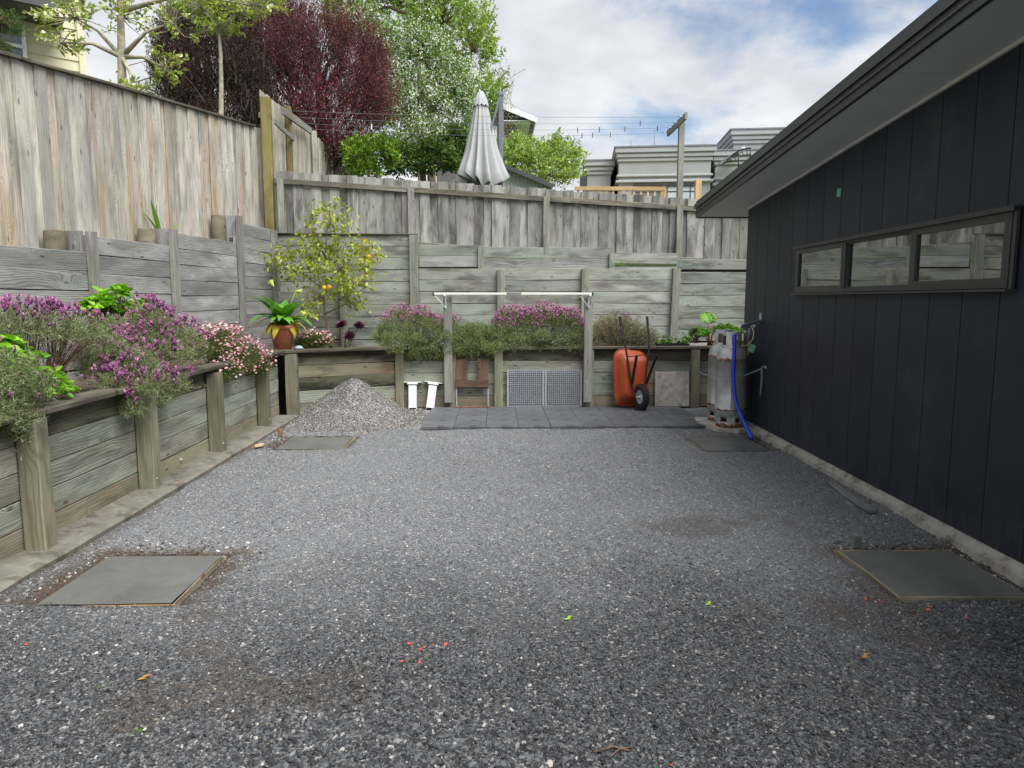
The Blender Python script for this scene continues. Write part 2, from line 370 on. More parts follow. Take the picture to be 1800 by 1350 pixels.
szc = m.n('SeparateXYZ'); m.set(szc.inputs[0], tc); spl = m.math('MULTIPLY', m.mr(szc.outputs[2], 0.08, 0.62, 1.0, 0.0), m.mr(m.noise(m.vm('MULTIPLY', tc, (9, 9, 5)), 1.0, 7, 0.72), 0.38, 0.72)); c = m.mix(m.math('MULTIPLY', spl, 0.14), c, lin(128, 120, 108))
M['clad'] = m.done(m.bsdf(c, 0.5, normal=m.bump(gr, 0.14, 0.004), spec=0.35))
m, c, tc = m_panel('charcoal_paver', lin(88, 90, 94), 0.7, 0.16, 5.0)
scr = m.mr(m.noise(m.vm('MULTIPLY', tc, (6, 30, 1)), 1.0, 6, 0.7, 0.8), 0.6, 0.72); c = m.mix(m.math('MULTIPLY', scr, 0.35), c, lin(150, 148, 144))
dmp = m.mr(m.noise(tc, 2.3, 3, 0.5), 0.60, 0.66); c = m.mix(m.math('MULTIPLY', dmp, 0.55), c, lin(46, 44, 42))
M['paver'] = m.done(m.bsdf(c, 0.62, normal=m.bump(m.noise(tc, 120, 4, 0.6), 0.25, 0.004), spec=0.4))

def depth_tone(m, g, amt):
    """mask past a ragged line across the yard: gravel paler beyond it, darker towards the camera"""
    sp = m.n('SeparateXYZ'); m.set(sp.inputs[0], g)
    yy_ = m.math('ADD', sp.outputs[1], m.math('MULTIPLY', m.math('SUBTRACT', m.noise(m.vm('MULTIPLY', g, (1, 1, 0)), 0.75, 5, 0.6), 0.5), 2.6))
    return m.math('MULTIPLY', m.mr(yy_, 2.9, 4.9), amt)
def m_gravel(name, lo, mid, hi, white=0.10, soilcol=lin(84, 72, 60)):
    m = NM(name); g = m.n('NewGeometry').outputs['Position']
    v1 = m.n('TexVoronoi'); m.set(v1.inputs['Vector'], g); m.set(v1.inputs['Scale'], 62.0)
    v2 = m.n('TexVoronoi'); m.set(v2.inputs['Vector'], g); m.set(v2.inputs['Scale'], 118.0)
    def cellcol(v):
        s = m.n('SeparateColor'); m.set(s.inputs[0], v.outputs['Color']); return s.outputs[0], s.outputs[1]
    a, b = cellcol(v1); a2, b2 = cellcol(v2)
    c1 = m.ramp(a, [(0.0, lo), (0.45, mid), (0.86, hi), (1 - white * 0.5, lin(205, 203, 196)), (1.0, lin(226, 222, 208))])
    c2 = m.ramp(a2, [(0.0, lo), (0.5, mid), (0.95, hi), (1.0, lin(200, 198, 190))])
    c = m.mix(m.mr(m.noise(g, 30, 2, 0.5), 0.42, 0.58), c1, c2)
    c = m.mix(m.mr(v1.outputs['Distance'], 0.45, 0.85, 0.0, 0.55), c, (0.02, 0.02, 0.02))
    big = m.noise(g, 0.8, 5, 0.6, 0.4)
    c = m.mix(m.mr(big, 0.4, 0.66, 0.0, 0.25), c, lin(128, 129, 131))
    fines = m.mr(m.noise(m.vm('ADD', g, (13, 5, 0)), 1.15, 6, 0.62, 0.3), 0.54, 0.7); c = m.mix(m.math('MULTIPLY', fines, 0.3), c, lin(104, 101, 97))
    c = m.mix(depth_tone(m, g, 0.40), c, lin(134, 135, 137)); c = m.mix(m.math('SUBTRACT', 0.72, depth_tone(m, g, 0.72)), c, m.mix(1.0, c, (0.42, 0.42, 0.42), 'MULTIPLY'))
    soil = m.n('Attribute', attribute_name='soil').outputs['Fac']
    sn = m.mr(m.noise(g, 38, 4, 0.7), 0.3, 0.7)
    c = m.mix(soil, c, m.mix(sn, tuple(q * 0.5 for q in soilcol[:3]), soilcol))
    dist = m.math('ADD', m.math('MULTIPLY', v1.outputs['Distance'], -1.0), m.math('MULTIPLY', v2.outputs['Distance'], -0.6))
    return m.done(m.bsdf(c, m.mr(a, 0, 1, 0.55, 0.85), normal=m.bump(dist, 0.75, 0.012), spec=0.35))
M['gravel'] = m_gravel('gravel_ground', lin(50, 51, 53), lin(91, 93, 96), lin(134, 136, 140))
M['heap'] = m_gravel('heap_gravel', lin(60, 59, 56), lin(106, 104, 99), lin(146, 143, 137), 0.10)
def m_stone(name, stops, dust_or_tone=False):
    m = NM(name); r = m.n('ObjectInfo').outputs['Random']; tc = m.n('TexCoord').outputs['Object']
    c = m.ramp(r, stops); nz = m.noise(tc, 2.5, 4, 0.6)
    c = m.mix(m.mr(nz, 0.35, 0.7, 0.0, 0.45), c, m.mix(1.0, c, (0.55, 0.55, 0.55), 'MULTIPLY'))
    if dust_or_tone: c = m.mix(depth_tone(m, m.n('NewGeometry').outputs['Position'], 0.38), c, lin(136, 137, 139)); c = m.mix(m.math('SUBTRACT', 0.8, depth_tone(m, m.n('NewGeometry').outputs['Position'], 0.8)), c, m.mix(1.0, c, (0.55, 0.55, 0.55), 'MULTIPLY'))  # stones mixed paler deep in the yard and multiplied darker towards the camera
    return m.done(m.bsdf(c, m.mr(m.math('FRACT', m.math('MULTIPLY', r, 9.7)), 0, 1, 0.38, 0.8), spec=0.45))
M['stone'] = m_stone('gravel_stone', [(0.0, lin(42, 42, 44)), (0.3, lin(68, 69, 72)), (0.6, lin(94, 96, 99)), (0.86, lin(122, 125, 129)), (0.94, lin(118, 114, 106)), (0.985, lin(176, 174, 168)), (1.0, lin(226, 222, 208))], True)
M['stone_pale'] = m_stone('heap_stone', [(0.0, lin(56, 55, 52)), (0.4, lin(98, 96, 91)), (0.85, lin(134, 131, 125)), (1.0, lin(206, 202, 192))])

# ================================================================== GROUND
def sheet(name, x0, x1, y0, y1, nx, ny, zf, mat, attr=None):
    X, Y = np.meshgrid(np.linspace(x0, x1, nx), np.linspace(y0, y1, ny), indexing='xy')
    Z, S = zf(X, Y) if attr else (zf(X, Y), None)
    V = np.stack([X.ravel(), Y.ravel(), Z.ravel()], 1)
    i = np.arange(nx * ny).reshape(ny, nx)
    F = np.stack([i[:-1, :-1].ravel(), i[:-1, 1:].ravel(), i[1:, 1:].ravel(), i[1:, :-1].ravel()], 1)
    me = npmesh(name, V, [F], {attr: S.ravel()} if attr else None, True, mat)
    return tag(link(name, me), kind='structure')
def vnoise(X, Y, s, seed=0.0):
    f = np.vectorize(lambda a, b: mnoise.noise((a * s + seed, b * s - seed, seed * 0.37)))
    return f(X, Y)
def vnoise_fast(X, Y, s, seed=0):
    """tileable value noise, bilinear, numpy only"""
    r = np.random.default_rng(1000 + seed); G = r.random((128, 128))
    x, y = X * s + 40, Y * s + 40; xi, yi = np.floor(x).astype(int), np.floor(y).astype(int); fx, fy = x - xi, y - yi
    fx, fy = fx * fx * (3 - 2 * fx), fy * fy * (3 - 2 * fy); g = lambda a, b: G[a % 128, b % 128]
    return (g(xi, yi) * (1 - fx) + g(xi + 1, yi) * fx) * (1 - fy) + (g(xi, yi + 1) * (1 - fx) + g(xi + 1, yi + 1) * fx) * fy

M['lawn'] = plain('rough_grass', lin(78, 96, 46), 0.9, var=0.35, vscale=14, bump=0.8, bscale=30, stain=lin(96, 84, 62), stain_amt=0.7, sscale=1.5)
tag(link('ground', npmesh('ground', np.array([(-400, -400, -0.3), (400, -400, -0.3), (400, 400, -0.3), (-400, 400, -0.3)]), [np.array([[0, 1, 2, 3]])], mat=M['lawn'])), kind='structure')

SLABS = {'NL': (-2.53, -1.77, 3.72, 4.48), 'NR': (2.24, 3.00, 3.67, 4.43), 'FL': (-2.47, -1.70, 7.73, 8.44), 'FR': (2.30, 3.04, 7.52, 8.33)}
def gravel_z(X, Y):
    z = 0.018 * (vnoise_fast(X, Y, 1.1, 1) - 0.5) + 0.014 * (vnoise_fast(X, Y, 3.5, 2) - 0.5) + 0.009 * (vnoise_fast(X, Y, 11, 3) - 0.5)
    S = np.zeros_like(X)
    n1 = vnoise_fast(X, Y, 7, 4)
    for k, (x0, x1, y0, y1) in SLABS.items():
        dxm = np.maximum(x0 - X, 0); dxp = np.maximum(X - x1, 0); dym = np.maximum(y0 - Y, 0); dyp = np.maximum(Y - y1, 0)
        wl_, wr_, wn_, wf_ = {'NL': (0.20, 0.20, 0.015, 0.13), 'NR': (0.02, 0.22, 0.015, 0.10), 'FL': (0.22, 0.06, 0.015, 0.13), 'FR': (0.015, 0.24, 0.02, 0.08)}[k]
        d = np.sqrt((dxm / wl_) ** 2 + (dxp / wr_) ** 2 + (dym / wn_) ** 2 + (dyp / wf_) ** 2)
        t = np.clip(1.25 - d + 0.7 * (n1 - 0.5), 0, 1); t = t * t * (3 - 2 * t)
        z = z - 0.016 * t; S = np.maximum(S, t)
        ins = (X > x0 - 0.015) & (X < x1 + 0.015) & (Y > y0 - 0.015) & (Y < y1 + 0.015); z = np.where(ins, -0.12, z)
        rim = np.clip(1 - np.abs(d - 1.55) * 2.2, 0, 1); z = z + 0.022 * rim * (n1 - 0.25) * (d > 1)
    # earth along the foot of the walls
    e = np.clip(1 - (X + 2.77) / 0.16, 0, 1) * (n1 > 0.35); S = np.maximum(S, 0.75 * e)
    wx = 3.12 + 0.0273 * (Y - 3.946) - X; e = np.clip(1 - wx / 0.22, 0, 1) * (n1 > 0.5); S = np.maximum(S, 0.5 * e)
    pt = np.clip((vnoise_fast(X, Y, 1.4, 9) * 0.7 + 0.3 * vnoise_fast(X, Y, 5, 10) - 0.70) * 9, 0, 1) * (Y < 5.5); S = np.maximum(S, 0.55 * pt)
    return z, S
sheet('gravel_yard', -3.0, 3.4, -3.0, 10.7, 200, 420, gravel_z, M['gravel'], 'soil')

def stone_gn():
    ng = bpy.data.node_groups.new('scatter_stones', 'GeometryNodeTree')
    ng.interface.new_socket('Geometry', in_out='INPUT', socket_type='NodeSocketGeometry'); ng.interface.new_socket('Geometry', in_out='OUTPUT', socket_type='NodeSocketGeometry')
    ng.interface.new_socket('Material', in_out='INPUT', socket_type='NodeSocketMaterial')
    gi = ng.nodes.new('NodeGroupInput'); go = ng.nodes.new('NodeGroupOutput'); L = ng.links.new
    g2i = ng.nodes.new('GeometryNodeGeometryToInstance')
    for k in range(6):
        ico = ng.nodes.new('GeometryNodeMeshIcoSphere'); ico.inputs['Radius'].default_value = 1.0; ico.inputs['Subdivisions'].default_value = 2
        sp = ng.nodes.new('GeometryNodeSetPosition'); L(ico.outputs[0], sp.inputs['Geometry'])
        nz = ng.nodes.new('ShaderNodeTexNoise'); nz.noise_dimensions = '4D'; nz.inputs['W'].default_value = k * 3.7; nz.inputs['Scale'].default_value = 1.0; nz.inputs['Detail'].default_value = 1.0
        sb = ng.nodes.new('ShaderNodeVectorMath'); sb.operation = 'SUBTRACT'; L(nz.outputs['Color'], sb.inputs[0]); sb.inputs[1].default_value = (0.5, 0.5, 0.5)
        sl = ng.nodes.new('ShaderNodeVectorMath'); sl.operation = 'SCALE'; L(sb.outputs[0], sl.inputs[0]); sl.inputs['Scale'].default_value = 2.1; L(sl.outputs[0], sp.inputs['Offset'])
        tr = ng.nodes.new('GeometryNodeTransform'); L(sp.outputs[0], tr.inputs['Geometry'])
        tr.inputs['Scale'].default_value = [(1.1, 0.75, 0.5), (1.3, 0.8, 0.42), (0.95, 0.85, 0.6), (1.5, 0.7, 0.4), (1.0, 1.0, 0.45), (1.2, 0.65, 0.65)][k]
        sm = ng.nodes.new('GeometryNodeSetMaterial'); L(tr.outputs[0], sm.inputs['Geometry']); L(gi.outputs['Material'], sm.inputs['Material'])
        L(sm.outputs[0], g2i.inputs[0])
    iop = ng.nodes.new('GeometryNodeInstanceOnPoints'); L(gi.outputs['Geometry'], iop.inputs['Points']); L(g2i.outputs[0], iop.inputs['Instance'])
    iop.inputs['Pick Instance'].default_value = True
    ri = ng.nodes.new('FunctionNodeRandomValue'); ri.data_type = 'INT'; ri.inputs['Min'].default_value = 0 if False else ri.inputs['Min'].default_value
    for s in ri.inputs:
        if s.type == 'INT' and s.name == 'Min': s.default_value = 0
        if s.type == 'INT' and s.name == 'Max': s.default_value = 5
    outi = [s for s in ri.outputs if s.type == 'INT'][0]; L(outi, iop.inputs['Instance Index'])
    na = ng.nodes.new('GeometryNodeInputNamedAttribute'); na.data_type = 'FLOAT'; na.inputs['Name'].default_value = 'scl'; L(na.outputs[0], iop.inputs['Scale'])
    nr = ng.nodes.new('GeometryNodeInputNamedAttribute'); nr.data_type = 'FLOAT_VECTOR'; nr.inputs['Name'].default_value = 'rot'; L(nr.outputs[0], iop.inputs['Rotation'])
    L(iop.outputs[0], go.inputs[0]); return ng
STONE_NG = stone_gn()
def scatter(name, P, S, mat, label, cat, tilt=0.5, parent=None, kind='stuff'):
    n = len(P); me = bpy.data.meshes.new(name); me.vertices.add(n); me.vertices.foreach_set('co', np.ascontiguousarray(P, np.float32).ravel())
    a = me.attributes.new('scl', 'FLOAT', 'POINT'); a.data.foreach_set('value', np.ascontiguousarray(S, np.float32))
    R = np.stack([rng.uniform(-tilt, tilt, n), rng.uniform(-tilt, tilt, n), rng.uniform(0, 6.283, n)], 1)
    a = me.attributes.new('rot', 'FLOAT_VECTOR', 'POINT'); a.data.foreach_set('vector', np.ascontiguousarray(R, np.float32).ravel())
    me.materials.append(mat); o = link(name, me, None, parent)
    md = o.modifiers.new('scatter', 'NODES'); md.node_group = STONE_NG
    for it in STONE_NG.interface.items_tree:
        if it.item_type == 'SOCKET' and it.name == 'Material': md[it.identifier] = mat
    tag(o, label, cat, kind=kind); return o
def blocked(X, Y, pad=0.02):
    b = np.zeros(len(X), bool)
    for (x0, x1, y0, y1) in SLABS.values(): b |= (X > x0 - pad) & (X < x1 + pad) & (Y > y0 - pad) & (Y < y1 + pad)
    b |= (X > -0.97) & (X < 2.83) & (Y > 8.87)
    b |= X > 3.09 + 0.0273 * (Y - 3.946)
    return b
n = 330000
yy = 1.7 + (9.0 - 1.7) * rng.random(n) ** 1.75; xx = rng.uniform(-2.77, 3.25, n)
keep = (np.abs(xx - 0.03 * yy) < 0.80 * yy + 0.5) & ~blocked(xx, yy); xx, yy = xx[keep], yy[keep]
zz, so = gravel_z(xx, yy); keep = rng.random(len(xx)) > so * 0.72; xx, yy, zz = xx[keep], yy[keep], zz[keep]
clump = vnoise_fast(xx, yy, 1.7, 20)
ss = 0.0024 + 0.0046 * rng.random(len(xx)) ** 2.8 + 0.0036 * (rng.random(len(xx)) > 0.985)
ss *= (0.85 + 0.4 * clump) * (1 + 0.45 * np.clip((3.6 - yy) / 1.4, 0, 1))
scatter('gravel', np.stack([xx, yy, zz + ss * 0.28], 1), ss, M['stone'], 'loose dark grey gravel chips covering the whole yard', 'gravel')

# ---- garden beds and banks behind the walls
def bed_z(X, Y): return 0.875 + 0.05 * (vnoise_fast(X, Y, 2.2, 30) - 0.5) + 0.03 * (vnoise_fast(X, Y, 9, 31) - 0.5)
def poly_sheet(name, poly, zf, mat, step=0.12):
    xs = [p[0] for p in poly]; ys = [p[1] for p in poly]
    nx = int((max(xs) - min(xs)) / step) + 2; ny = int((max(ys) - min(ys)) / step) + 2
    return sheet(name, min(xs), max(xs), min(ys), max(ys), nx, ny, zf, mat)
def leftbed_z(X, Y):
    z = bed_z(X, Y)
    front = np.where(Y < 9.8, X > -3.06, Y < 9.93 + 0.55 * (X + 2.78))
    return np.where(front, np.minimum(z, 0.3), z)
def strip(name, y0, y1, ny, xl, xr, nx, zf, mat):
    ys_ = np.linspace(y0, y1, ny); T = np.linspace(0, 1, nx)
    Y = np.repeat(ys_[:, None], nx, 1); XL = np.array([xl(q) for q in ys_])[:, None]; XR = np.array([xr(q) for q in ys_])[:, None]; X = XL + (XR - XL) * T[None, :]
    Z = zf(X, Y); i = np.arange(nx * ny).reshape(ny, nx)
    F = np.stack([i[:-1, :-1].ravel(), i[:-1, 1:].ravel(), i[1:, 1:].ravel(), i[1:, :-1].ravel()], 1)
    return tag(link(name, npmesh(name, np.stack([X.ravel(), Y.ravel(), Z.ravel()], 1), [F], None, True, mat)), kind='structure')
UXL = lambda y: -3.65 - 0.113 * (12 - y)
strip('garden_bed', 0.5, 12.0, 120, UXL, lambda y: -3.07 if y < 9.86 else (-3.07 + (y - 9.86) * (1.6 / 0.83) if y < 10.69 else -1.44), 26, bed_z, M['soil'])
sheet('garden_bed', -1.46, 5.0, 10.69, 12.0, 90, 24, bed_z, M['soil'])
strip('bank_soil', -6, 12.3, 60, lambda y: -40.0, lambda y: UXL(y) - 0.03, 60, lambda X, Y: 1.98 + 0.115 * (np.clip(Y, 4, 12) - 6.3) + 0.02 * np.maximum(-5 - X, 0), M['soil'])
eb = MB().box((0.8, 12.095, 1.45), (9.0, 0.03, 1.5)).box((-2.5, 12.085, 1.7), (2.3, 0.02, 2.0))        # retained earth behind the boards
for (ya_, yb_, zt_) in ((0.5, 7.3, 1.95), (7.3, 8.8, 2.12), (8.8, 10.5, 2.3), (10.5, 12.05, 2.55)):
    eb.bar((UXL(ya_) - 0.03, ya_, (zt_ + 0.6) / 2), (UXL(yb_) - 0.03, yb_, (zt_ + 0.6) / 2), 0.03, zt_ - 0.6)
eb.box((-3.10, 5.03, 0.42), (0.05, 9.86, 0.84)).box((1.5, 10.715, 0.42), (6.0, 0.04, 0.84)).bar((-2.83, 9.96, 0.42), (-1.46, 10.73, 0.42), 0.04, 0.84)
tag(eb.build('earth_bank', M['soil']), kind='structure')
sheet('neighbour_lawn', -60, 60, 12.25, 90, 70, 60, lambda X, Y: 2.15 + 1.15 * np.clip((Y - 12.25) / 2.5, 0, 1) + 0.012 * np.maximum(Y - 16, 0), M['lawn'])
# ---- kerb strip along the low wall
mb = MB()
ky = np.linspace(-2.5, 9.75, 40); prof = [(-3.03, -0.05), (-2.765, -0.05), (-2.755, 0.035), (-2.775, 0.052), (-3.03, 0.062)]
vs, fs = [], []
for i, y in enumerate(ky):
    for (px, pz) in prof:
        jx = 0.012 * mnoise.noise((y * 2.1, px * 3, 1.0)); jz = 0.008 * mnoise.noise((y * 3.3, px * 9, 4.0)); vs.append((px + (jx if px > -2.9 else 0), y, pz + (jz if pz > 0 else 0)))
for i in range(len(ky) - 1):
    for k in range(4): fs.append((i * 5 + k, (i + 1) * 5 + k, (i + 1) * 5 + k + 1, i * 5 + k + 1)[::-1])
fs += [(0, 1, 2, 3, 4), tuple((len(ky) - 1) * 5 + k for k in (4, 3, 2, 1, 0))]
mb.add(vs, fs); tag(mb.build('kerb', M['kerb']), kind='structure')
# ---- charcoal pavers in front of the back wall
pav = thing('paving', None, None, (0, 0, 0)); tag(pav, kind='structure')
pb = MB().box((0.93, 9.74, -0.03), (3.74, 1.70, 0.05)); pb.build('paving_bed', M['soil'], pav)
PW, PD = 0.4165, 0.4285
ptm = [MB().box((0, 0, 0), (PW - 0.004, PD - 0.004, 0.04), None, 0.003) for _ in range(1)][0].build('paver', M['paver'], pav)
for r_ in range(4):
    for c_ in range(9):
        o = ptm if (r_ == 0 and c_ == 0) else link('paver', ptm.data, None, pav)
        o.location = (-0.95 + PW * (c_ + 0.5), 8.885 + PD * (r_ + 0.5), 0.016 + random.uniform(-0.003, 0.003)); o.rotation_euler = (random.uniform(-.004, .004), random.uniform(-.004, .004), random.uniform(-.006, .006))
# ---- four fresh concrete pads in timber formwork
PADS = {'NL': ('fresh concrete pad in timber formwork, nearest the low wall on the left', (-1, 0)),
        'NR': ('fresh concrete pad in timber formwork, nearest the camera beside the dark cladding', (1, 0)),
        'FL': ('fresh concrete pad in timber formwork, in front of the gravel heap', (-1, 1)),
        'FR': ('fresh concrete pad in timber formwork, in front of the gas cylinders', (1, 1))}
for k, (x0, x1, y0, y1) in SLABS.items():
    cx, cy = (x0 + x1) / 2, (y0 + y1) / 2
    t = thing('concrete_pad', PADS[k][0], 'concrete pad', (cx, cy, {'NL': -0.014, 'NR': 0.0, 'FL': -0.010, 'FR': -0.006}[k]), random.uniform(-0.012, 0.012), 'four concrete pads in the gravel')
    hx, hy = (x1 - x0) / 2 - 0.02, (y1 - y0) / 2 - 0.02
    nx = 14; g = np.linspace(-1, 1, nx); X, Y = np.meshgrid(g * hx, g * hy)
    Z = 0.006 + 0.006 * (vnoise_fast(X + cx * 3, Y + cy * 3, 4, 40) - 0.5)
    i = np.arange(nx * nx).reshape(nx, nx); F = np.stack([i[:-1, :-1].ravel(), i[:-1, 1:].ravel(), i[1:, 1:].ravel(), i[1:, :-1].ravel()], 1)
    link('slab', npmesh('slab', np.stack([X.ravel() * 1.012, Y.ravel() * 1.012, Z.ravel()], 1), [F], None, True, M['conc']), None, t)
    zt = 0.002 if k != 'NR' else 0.010
    for (a, b, wd) in (((-hx - 0.03, -hy - 0.008, 0), (hx + 0.03, -hy - 0.008, 0), 1), ((-hx - 0.03, hy + 0.008, 0), (hx + 0.03, hy + 0.008, 0), 1), ((-hx - 0.008, -hy, 0), (-hx - 0.008, hy, 0), 0), ((hx + 0.008, -hy, 0), (hx + 0.008, hy, 0), 0)):
        board('formwork_board', t, M['form'] if random.random() < .25 else M['form_grey'], Vector(a) + Vector((0, 0, zt - 0.045 + random.uniform(-.004, .002))), Vector(b) + Vector((0, 0, zt - 0.045 + random.uniform(-.004, .002))), 0.09, 0.009, (0, 0, 1), warp=0.004)
# ================================================================== RETAINING WALLS
ROW = 0.178
def stack(parent, a, b, z0, z1, pitch, mats, thick=0.045, zskip=None, nrm=None, off=0.0, warp=0.004):
    """horizontal wall boards between plan points a and b (parent's space), from z1 downwards to z0"""
    a, b = Vector((a[0], a[1], 0)), Vector((b[0], b[1], 0)); z = z1; i = 0
    while z - pitch * 0.4 > z0:
        h = min(pitch, z - z0) - 0.006
        mt = mats[min(i, len(mats) - 1)] if not callable(mats) else mats(i)
        j = random.uniform(-0.004, 0.004)
        board('board', parent, mt, a + Vector((0, 0, z - pitch / 2 + j)) + Vector((0, random.uniform(-.004, .004), 0)), b + Vector((0, 0, z - pitch / 2 + random.uniform(-.004, .004))), h, thick, (0, 0, 1), warp=warp, segs=5)
        z -= pitch; i += 1
def post(name, parent, mat, x, y, z0, z1, sx, sy, lean=(0, 0), ch=0.006):
    """upright post: its own grain runs up"""
    return board(name, parent, mat, (x, y, z0), (x + lean[0], y + lean[1], z1), sx, sy, (1, 0, 0), warp=0.004, ch=ch, segs=4)
def bolt(parent, x, y, z, r=0.011, axis='x'):
    mb = MB(); R = Matrix.Rotation(PI / 2, 3, 'Y') if axis == 'x' else Matrix.Rotation(PI / 2, 3, 'X')
    mb.lathe([(0.0001, 0.012), (r, 0.011), (r, 0.0), (r * 2.0, 0.0), (r * 2.0, -0.004)], (x, y, z), 12, R); return mb.build('bolt', M['galv'], parent)

# low wall on the left
t = thing('retaining_wall', 'low olive timber retaining wall along the left side of the yard', 'retaining wall', (-3.0, 6.0, 0))
L = lambda x, y, z=0: (x + 3.0, y - 6.0, z)
ys = [1.5, 2.98, 4.47, 5.93, 7.40, 8.93, 9.80]
for i in range(len(ys) - 1):
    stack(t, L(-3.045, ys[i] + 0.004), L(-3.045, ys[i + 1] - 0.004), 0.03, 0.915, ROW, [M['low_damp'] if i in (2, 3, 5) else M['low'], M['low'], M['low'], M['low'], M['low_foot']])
for i, y in enumerate(ys[1:-1]):
    p = post('post', t, M['post'], *L(-2.945, y)[:2], 0.02, 0.905 - 0.004 * i, 0.135, 0.125)
    if i != 1: bolt(t, *L(-2.885, y - 0.02)[:2], 0.14, 0.012)
bolt(t, *L(-3.02, 6.7)[:2], 0.12, 0.012)
for (a, b) in ((1.5, 5.60), (5.61, 8.1), (8.11, 9.82)):
    board('capping', t, M['cap'], L(-3.01, a, 0.938 + random.uniform(-.008, .008)), L(-3.01, b, 0.938), 0.215, 0.045, (1, 0, 0), warp=0.012, ch=0.008, segs=7)
# angled return in the corner
P0, P1 = Vector((-2.80, 9.86, 0)), Vector((-1.46, 10.62, 0))
t = thing('retaining_wall', 'low stained retaining wall behind the gravel heap, turning the corner', 'retaining wall', P0)
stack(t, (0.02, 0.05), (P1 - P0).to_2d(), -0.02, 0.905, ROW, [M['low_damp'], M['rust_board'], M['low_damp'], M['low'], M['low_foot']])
post('post', t, M['post'], -0.03, -0.05, 0.0, 0.905, 0.155, 0.13)
board('capping', t, M['cap'], (-0.14, -0.06, 0.935), (1.36, 0.74, 0.93), 0.20, 0.045, (-0.5, 0.87, 0), warp=0.008, ch=0.008)
# straight run at the back
t = thing('retaining_wall', 'low mint green timber retaining wall behind the paving', 'retaining wall', (0, 10.66, 0))
xs = [-1.47, -0.66, 0.05, 1.42, 3.04, 4.4]
for i in range(5):
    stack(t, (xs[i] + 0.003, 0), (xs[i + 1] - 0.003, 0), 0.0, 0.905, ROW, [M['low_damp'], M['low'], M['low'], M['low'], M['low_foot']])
for x in (-1.44, 0.05, 3.04): post('post', t, M['post'], x, -0.075, 0.0, 0.90, 0.125, 0.10)
for x in (-0.64, 1.44): post('post', t, M['post'], x, -0.07, 0.0, 0.90, 0.11, 0.09)
for (a, b) in ((-1.5, 1.0), (1.004, 4.4)): board('capping', t, M['cap'], (a, -0.02, 0.928), (b, -0.02, 0.928), 0.21, 0.045, (0, 1, 0), warp=0.008, ch=0.008, segs=7)

# tall wall behind the left bed
UX = lambda y: -3.62 - 0.113 * (12 - y)
t = thing('retaining_wall', 'stepped silver grey timber retaining wall behind the left flower bed', 'retaining wall', (UX(9), 9, 0))
secs = [(4.4, 5.9, 2.13), (5.9, 7.34, 2.13), (7.34, 8.80, 2.305), (8.80, 10.50, 2.478), (10.50, 11.72, 2.785), (11.72, 12.03, 2.775)]
for (a, b, zt) in secs:
    stack(t, (UX(a + 0.004) - UX(9), a + 0.004 - 9), (UX(b - 0.004) - UX(9), b - 0.004 - 9), 0.80, zt, 0.195, [M['up_l']], warp=0.006)
nd = Vector((0.113, 1, 0)).normalized(); nn = Vector((nd.y, -nd.x, 0))
for (y, zt) in ((5.9, 2.2), (7.36, 2.335), (8.83, 2.50), (10.56, 2.865), (11.73, 2.775)):
    p = Vector((UX(y) - UX(9), y - 9, 0)) + nn * 0.055
    board('post', t, M['post_g'], p + Vector((0, 0, 0.85)), p + Vector((0, 0, zt)), 0.12, 0.055, nd, warp=0.004)
for (y, zt) in ((7.18, 2.33), (8.70, 2.50), (10.44, 2.86)):      # old round piles behind the boards
    p = Vector((UX(y) - UX(9), y - 9, 0)) - nn * 0.20
    mb = MB(); mb.tube([(p.x, p.y, 1.0), (p.x, p.y, zt - 0.01), (p.x, p.y, zt)], [0.105, 0.10, 0.094], 16); mb.build('pile', M['stump'], t)
    q = p + nn * 0.11 + nd * 0.13; board('packer', t, M['up_l'], q + Vector((0, 0, 1.2)), q + Vector((0, 0, zt + 0.01)), 0.16, 0.05, nn)
# tall wall behind the back bed
t = thing('retaining_wall', 'tall mint grey timber retaining wall under the back paling fence', 'retaining wall', (0, 12.0, 0))
for (a, b) in ((-3.60, -2.545), (-2.54, -1.285)): stack(t, (a, 0.0), (b, 0.0), 0.80, 2.735, 0.195, [M['up_b']], warp=0.005)
board('capping', t, M['cap'], (-3.60, -0.015, 2.745), (-1.29, -0.015, 2.735), 0.09, 0.02, (0, 1, 0), warp=0.003)
post('post', t, M['post_b'], -2.54, -0.06, 0.8, 2.62, 0.12, 0.07)
post('post', t, M['post_b'], -1.35, -0.07, 0.8, 2.72, 0.14, 0.10)
for (a, b) in ((-1.275, 0.09), (0.095, 1.52), (1.525, 3.07), (3.075, 5.2)):
    stack(t, (a, 0.0), (b, 0.0), 0.80, 2.175 if a < 3 else 2.115, 0.195, [M['up_b']], warp=0.005)
for (x, zt, ln) in ((0.10, 2.15, 0.0), (1.52, 2.17, 0.0), (3.03, 2.18, 0.04)): post('post', t, M['post_b'], x, -0.065, 0.8, zt, 0.125, 0.09, (ln, 0))
for (a, b, zt) in ((-1.27, -0.25, 2.565), (-0.24, 1.97, 2.53), (1.975, 3.1, 2.44), (3.1, 5.2, 2.34)):
    stack(t, (a, 0.055), (b, 0.055), 2.16, zt, 0.185, [M['up_b'], M['up_l']], thick=0.04)
for (x, zt) in ((-0.236, 2.53), (1.98, 2.43)): post('post', t, M['post_b'], x, 0.005, 2.17, zt, 0.10, 0.045)

